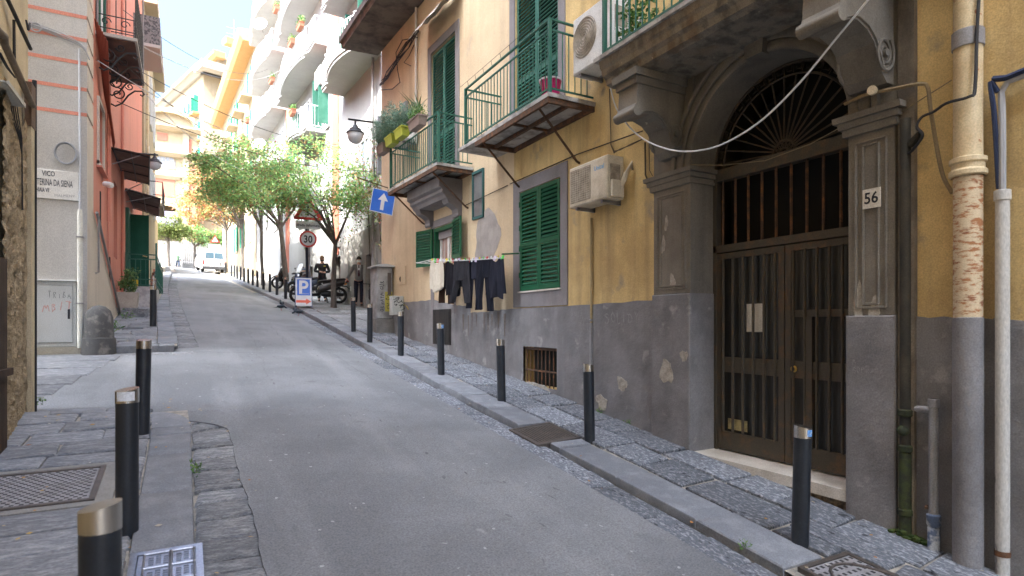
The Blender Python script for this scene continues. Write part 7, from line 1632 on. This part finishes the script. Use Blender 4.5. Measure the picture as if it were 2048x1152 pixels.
# ---- scooters, built along +x (front), wheels on z = 0
rubber = mat('tyre_rubber', (.022, .022, .022), bump=.2, rough=.85); alu = mat('wheel_grey', (.10, .10, .105), metal=.6, rough=.35, bump=0); blk_p = mat('black_plastic', (.016, .016, .017), bump=.03, rough=.35); chrome = mat('chrome', (.6, .6, .6), metal=1, rough=.12, bump=0)
def wheel(t, x, r, w):
    mb = MB(); mb.strip([[Vector((x + (r - .045 + .05 * math.cos(b)) * math.cos(a), .05 * w * math.sin(b), r + (r - .045 + .05 * math.cos(b)) * math.sin(a))) for b in [k * math.pi / 5 for k in range(10)]] for a in [k * math.pi / 14 for k in range(29)]], True); ty = mb.build('tyre', rubber, t)
    mb = MB(); mb.strip([[Vector((x + q * math.cos(a), o, r + q * math.sin(a))) for q, o in ((r - .085, -.03), (r - .065, -.03), (r - .065, .03), (r - .085, .03))] for a in [k * math.pi / 14 for k in range(29)]], True); mb.disc((x, -.05, r), (0, 1, 0), .05, .1, 12)
    for k in range(6): a = k * math.pi / 3; mb.tube([(x + .03 * math.cos(a), 0, r + .03 * math.sin(a)), (x + (r - .07) * math.cos(a), 0, r + (r - .07) * math.sin(a))], .016, 6)
    mb.build('rim', alu, ty)
def loft(secs, n=14):
    'body panel through oval sections (x, z centre, half width, half height)'
    return MB().strip([[Vector((x, hw * math.copysign(abs(math.cos(a)) ** .7, math.cos(a)), z + hh * math.copysign(abs(math.sin(a)) ** .8, math.sin(a)))) for a in [k * 2 * math.pi / n for k in range(n)]] for x, z, hw, hh in secs], True)
def scooter(label, loc, rz, paint, seatm, s=1.0, screen=False, helmet=False):
    t = thing('motor_scooter', label, 'scooter', (0, 0, 0), 'motor scooters parked under the trees'); wb = .70
    wheel(t, wb, .28, 1); wheel(t, -wb, .29, 1.15)
    loft([(-1.02, .80, .03, .03), (-.98, .80, .08, .06), (-.80, .74, .13, .10), (-.5, .66, .16, .14), (-.2, .56, .17, .16), (0.0, .48, .15, .12), (.04, .45, .05, .05)]).build('rear_body', paint, t)
    loft([(-.10, .33, .10, .05), (.0, .30, .17, .06), (.35, .30, .17, .06), (.48, .36, .12, .06)]).build('footboard', blk_p, t)
    mb = loft([(-.95, .86, .06, .02), (-.88, .87, .12, .04), (-.55, .84, .15, .05), (-.3, .79, .15, .06), (-.02, .76, .13, .05), (.02, .74, .06, .03)]); mb.build('seat', seatm, t)
    mb = MB(); mb.strip([[Vector((x + .06 * (1 - (y / w) ** 2), y, z)) for y in [w * (k / 5 - 1) for k in range(11)]] for x, z, w in ((.46, .36, .16), (.52, .5, .19), (.50, .70, .20), (.44, .90, .17), (.40, .98, .12))]); mb.strip([[Vector((x + .10 * (1 - (y / w) ** 2), y, z)) for y in [w * (k / 5 - 1) for k in range(11)]] for x, z, w in ((.50, .36, .14), (.58, .5, .18), (.56, .70, .19), (.49, .90, .16), (.42, .98, .11))]); mb.build('front_shield', paint, t)
    loft([(.46, .30, .03, .02), (.55, .50, .09, .05), (.72, .60, .10, .04), (.9, .55, .09, .03), (.98, .45, .05, .02)]).build('front_mudguard', paint, t)
    mb = MB(); 
    for y in (-.07, .07): mb.tube([(.46, y * .8, .86), (.60, y, .5), (wb, y, .28)], .022, 8)
    mb.build('fork', blk_p, t)
    mb = MB(); mb.tube([(.36, -.33, 1.0), (.38, -.2, 1.02), (.42, 0, .99), (.38, .2, 1.02), (.36, .33, 1.0)], .016, 8); hb_ = mb.build('handlebar', blk_p, t)
    for y in (-.3, .3): MB().tube([(.38, y * .8, 1.02), (.42, y, 1.16), (.40, y * 1.15, 1.2)], .008, 5).build('mirror_stem', blk_p, hb_); MB().ball((.40, y * 1.2, 1.22), .055, 8, (.35, 1.1, .8)).build('mirror', blk_p, hb_)
    loft([(.36, .98, .08, .04), (.46, .97, .11, .06), (.56, .93, .06, .04)]).build('handlebar_cover', paint, t); MB().ball((.56, 0, .80), .08, 10, (.5, 1.2, .8)).build('headlight', chrome, t)
    MB().ball((-1.01, 0, .80), .055, 8, (.6, 1.5, .8)).build('tail_light', mat('red_lens', (.35, .01, .01), bump=0, rough=.2), t)
    for y in (-.14, .14): MB().ball((-.93, y, .70), .03, 6).build('indicator', mat('amber_lens', (.6, .2, .02), bump=0, rough=.2), t)
    MB().box(WD, -1.12, -1.10, -.09, .09, .45, .62).build('number_plate', whitem, t, False)
    loft([(-1.08, .52, .05, .02), (-.95, .62, .08, .02), (-.7, .63, .08, .02), (-.5, .55, .07, .02)]).build('rear_mudguard', blk_p, t)
    loft([(-.85, .3, .05, .05), (-.6, .33, .09, .09), (-.3, .33, .11, .11), (-.1, .32, .08, .08)]).build('engine', blk_p, t)
    MB().tube([(-.2, -.14, .25), (-.5, -.17, .24), (-.6, -.18, .28), (-1.05, -.18, .40)], [.02, .02, .055, .06], 10).build('exhaust', alu, t)
    MB().tube([(-.55, .02, .5), (-.85, .02, .68)], .02, 6).build('grab_rail', blk_p, t)
    mb = MB()
    for y in (-.12, .12): mb.tube([(-.25, y * .6, .25), (-.32, y, .01), (-.40, y, .0)], .014, 6)
    mb.build('centre_stand', blk_p, t)
    if screen: mb = MB(); mb.strip([[Vector((x + .05 * (1 - (y / w) ** 2), y, z)) for y in [w * (k / 5 - 1) for k in range(11)]] for x, z, w in ((.46, 1.0, .2), (.40, 1.2, .22), (.30, 1.4, .17))]); mb.build('windscreen', mat('clear_screen', (.5, .53, .55), rough=.1, bump=0, spec=.6), t)
    t.matrix_basis = Matrix.Translation(loc) @ Matrix.Rotation(rz, 4, 'Z') @ Matrix.Diagonal((s, s, s, 1)); return t
graphite = mat('graphite_paint', (.065, .058, .058), metal=.4, rough=.3, bump=0, spec=.5)
scooter('graphite grey scooter with a brown black seat parked behind the blue parking board', (4.55, 23.75, GR(23.75) + .01), R(177), graphite, mat('brown_black_seat', (.022, .014, .013), bump=.1, rough=.5), 1.10)
scooter('black and white scooter with a clear windscreen behind the parking board, farther up', (4.85, 32.2, GR(32.2)), R(192), mat('black_gloss', (.015, .015, .016), rough=.2, bump=0, spec=.5), blk_p, 1.08, True)
scooter('dark scooter half hidden behind the street sign poles', (4.9, 28.2, GR(28.2)), R(200), mat('dark_blue_gloss', (.02, .025, .04), rough=.2, bump=0), blk_p, 1.0, True)
hm = thing('helmet', 'silver and dark open helmet resting on the grey scooter handlebar', 'helmet', (4.1, 23.7, 2)); cz = GR(23.75) + 1.1 * 1.04 + .1
mb = MB(); rows = []
for i in range(9): th_ = i / 8 * 2.0; rows.append([Vector((4.08 + .15 * math.sin(th_) * math.cos(a), 23.72 + .13 * math.sin(th_) * math.sin(a), cz + .14 * math.cos(th_))) for a in [k * math.pi / 8 for k in range(16)]])
mb.strip(rows, True); mb.build('shell', mat('helmet_blue_grey', (.12, .16, .24), rough=.2, bump=0, spec=.6), hm); MB().lathe([(.145, -.05), (.155, -.045), (.155, .0), (.147, .005)], (4.08, 23.72, cz), 16).build('band', mat('helmet_tan', (.45, .33, .25), bump=0), hm)
# bicycle wheel and bags of the delivery bike leaning at the lane
bk_ = thing('leaning_bicycle', 'dark bicycle with a black bag leaning on the grey wall behind the suited man', 'bicycle', (6.05, 21.4, .6)); zz_ = GR(21.3)
for y in (20.9, 21.95):
    mb = MB(); mb.tube([(6.0, y + .32 * math.cos(a), zz_ + .33 + .32 * math.sin(a)) for a in [k * math.pi / 12 for k in range(25)]], .018, 6); wv = mb.build('wheel', rubber, bk_); mb = MB()
    for k in range(10): mb.tube([(6.0, y, zz_ + .33), (6.0, y + .31 * math.cos(k * .628), zz_ + .33 + .31 * math.sin(k * .628))], .003, 3)
    mb.build('spokes', alu, wv)
mb = MB(); P1, P2, P3, P4, P5 = [Vector((6.0, a, zz_ + b)) for a, b in ((20.9, .33), (21.35, .32), (21.2, .85), (21.75, .82), (21.95, .33))]
for a, b in ((P1, P2), (P1, P3), (P2, P3), (P2, P4), (P3, P4), (P4, P5)): mb.tube([a, b], .018, 6)
mb.tube([P4, P4 + Vector((0, .02, .15))], .015, 6); mb.tube([P4 + Vector((-.25, 0, .15)), P4 + Vector((.05, .02, .15))], .013, 6); mb.build('frame', blk_p, bk_); MB().ball(P3 + Vector((0, 0, .08)), .12, 8, (.5, 1, .3)).build('saddle', blk_p, bk_); MB().cbox(Fr(5.98, 0, 0, 1), 20.8, 21.15, .02, .2, zz_ + .35, zz_ + .75, .05).build('bag', blackc, bk_)
# ---- white van seen from behind
vn = thing('parked_van', 'white panel van seen from behind, parked in the sun at the top of the rise', 'van', (0, 0, 0)); vw = mat('van_white', (.68, .68, .67), bump=0, rough=.3, spec=.5)
prof = [(0, .28), (-.02, .5), (.0, 1.0), (.12, 1.62), (.22, 1.76), (.6, 1.82), (2.4, 1.80), (2.9, 1.68), (3.4, 1.12), (4.1, .92), (4.2, .6), (4.2, .3)]
mb = MB(); rows = []
for x, k in ((-.84, .94), (-.80, .985), (-.72, 1), (0, 1.012), (.72, 1), (.80, .985), (.84, .94)): rows.append([Vector((x * (1 if z < 1.05 else 1 - .12 * (z - 1.05) / .75), y + (0 if abs(x) < .8 else .03), .28 + (z - .28) * k)) for y, z in prof])
mb.strip(rows); mb.add(rows[0], [tuple(range(len(prof)))]); mb.add(rows[-1], [tuple(range(len(prof)))]); mb.build('body', vw, vn)
for x0, x1 in ((-.64, -.02), (.02, .64)):
    mb = MB(); mb.prism([(x0, 1.08), (x1, 1.08), (x1 * .93, 1.55), (x0 * .93, 1.55)], lambda p: (p[0], -.012 + (p[1] - 1.0) * .195, p[1]), lambda p: (p[0], .02 + (p[1] - 1.0) * .195, p[1])); mb.build('rear_window', mat('blue_sky_glass', (.06, .10, .13), rough=.05, bump=0, spec=.9), vn, False)
MB().box(WD, -.012, .012, -.03, .0, .35, 1.05).build('door_gap', blackm, vn, False); MB().cbox(Fr(0, 0, 90, 1), -.84, .84, -.02, .09, .25, .48, .02).build('rear_bumper', mat('grey_bumper', (.06, .06, .065), bump=0, rough=.5), vn, False)
for x in (-.80, .71): MB().box(WD, x, x + .09, -.035, .04, .62, .95).build('tail_light', MT['red_lens'], vn, False)
MB().box(WD, -.3, .22, -.035, -.02, .56, .68).build('number_plate', mat('plate_white', (.6, .6, .55), bump=0), vn, False); MB().box(WD, .42, .5, -.035, -.015, .55, .85).build('door_handle', blackm, vn, False)
for x in (-.80, .62):
    for y in (.75, 3.4): MB().lathe([(0, 0), (.16, 0), (.17, .02), (.22, .02), (.29, .0), (.30, .03), (.30, .16), (.28, .18), (0, .18)], (x, y, .30), 20, (1, 0, 0)).build('wheel', rubber, vn)
for x in (-.85, .85):
    mb = MB(); s_ = 1 if x > 0 else -1; mb.add([(x * .965 + s_ * .008, 2.5, 1.12), (x * .96 + s_ * .008, 3.15, 1.12), (x * .91, 2.85, 1.6), (x * .91, 2.5, 1.62)], [(0, 1, 2, 3)]); mb.build('side_window', gl2, vn, False); MB().cbox(Fr(0, 3.05, 90, 1), *sorted((-x - .0, -x - s_ * .16)), 0, .1, 1.12, 1.32, .02).build('mirror', blackm, vn, False)
vn.matrix_basis = Matrix.Translation((1.95, 50.6, RD(1.9, 51) + .02)) @ Matrix.Rotation(R(6), 4, 'Z') @ Matrix.Rotation(math.atan(.118), 4, 'X') @ Matrix.Diagonal((.98, .98, .98, 1))
# ---- pigeons
pgm = mat('pigeon_slate', (.05, .06, .075), (.09, .10, .12), .45, .6, 25, bump=0); pgd = mat('pigeon_dark', (.025, .035, .045), bump=0)
def pigeon(label, x, y, rz, peck):
    t = thing('pigeon', label, 'pigeon', (0, 0, 0), 'pigeons by the kerb')
    loft([(-.10, .115, .02, .02), (-.06, .125, .05, .045), (.0, .135, .062, .06), (.06, .145, .052, .055), (.10, .15, .03, .035)], 10).build('body', pgm, t)
    loft([(-.24, .085, .03, .006), (-.16, .10, .035, .012), (-.08, .12, .04, .02)], 8).build('tail', pgd, t)
    for sy in (-1, 1): MB().ball((-.03, sy * .052, .14), .07, 8, (1.5, .25, .6)).build('wing', pgd, t)
    hz_ = (.17, .10) if peck else (.14, .24); mb = MB(); mb.tube([(.07, 0, .15), (.11, 0, .18 if not peck else .15), (hz_[0] - .01, 0, hz_[1])], [.04, .028, .024], 8); mb.ball((hz_[0], 0, hz_[1]), .03, 8); hd = mb.build('head', pgd, t)
    MB().lathe([(.009, 0), (.001, .03)], (hz_[0] + .026, 0, hz_[1] - .004), 6, (1, 0, -.4)).build('beak', blackm, hd)
    for sy in (-.022, .022): MB().tube([(.0, sy, .09), (.005, sy, .01), (.03, sy, .005)], .005, 5).build('leg', mat('pigeon_red', (.35, .06, .05), bump=0), t)
    t.matrix_basis = Matrix.Translation((x, y, RD(x, y))) @ Matrix.Rotation(rz, 4, 'Z') @ Matrix.Scale(1.0, 4); return t
pigeon('pigeon nearest the kerb top, farthest up the street of the four', 3.08, 22.9, R(100), False)
pigeon('pigeon standing on the asphalt between the other birds', 2.85, 21.3, R(10), True)
pigeon('pigeon with raised head touching the kerb, behind the walking one', 3.2, 20.6, R(70), False)
pigeon('pigeon stretching its tail towards the kerb, nearest of the four', 3.16, 19.7, R(170), True)
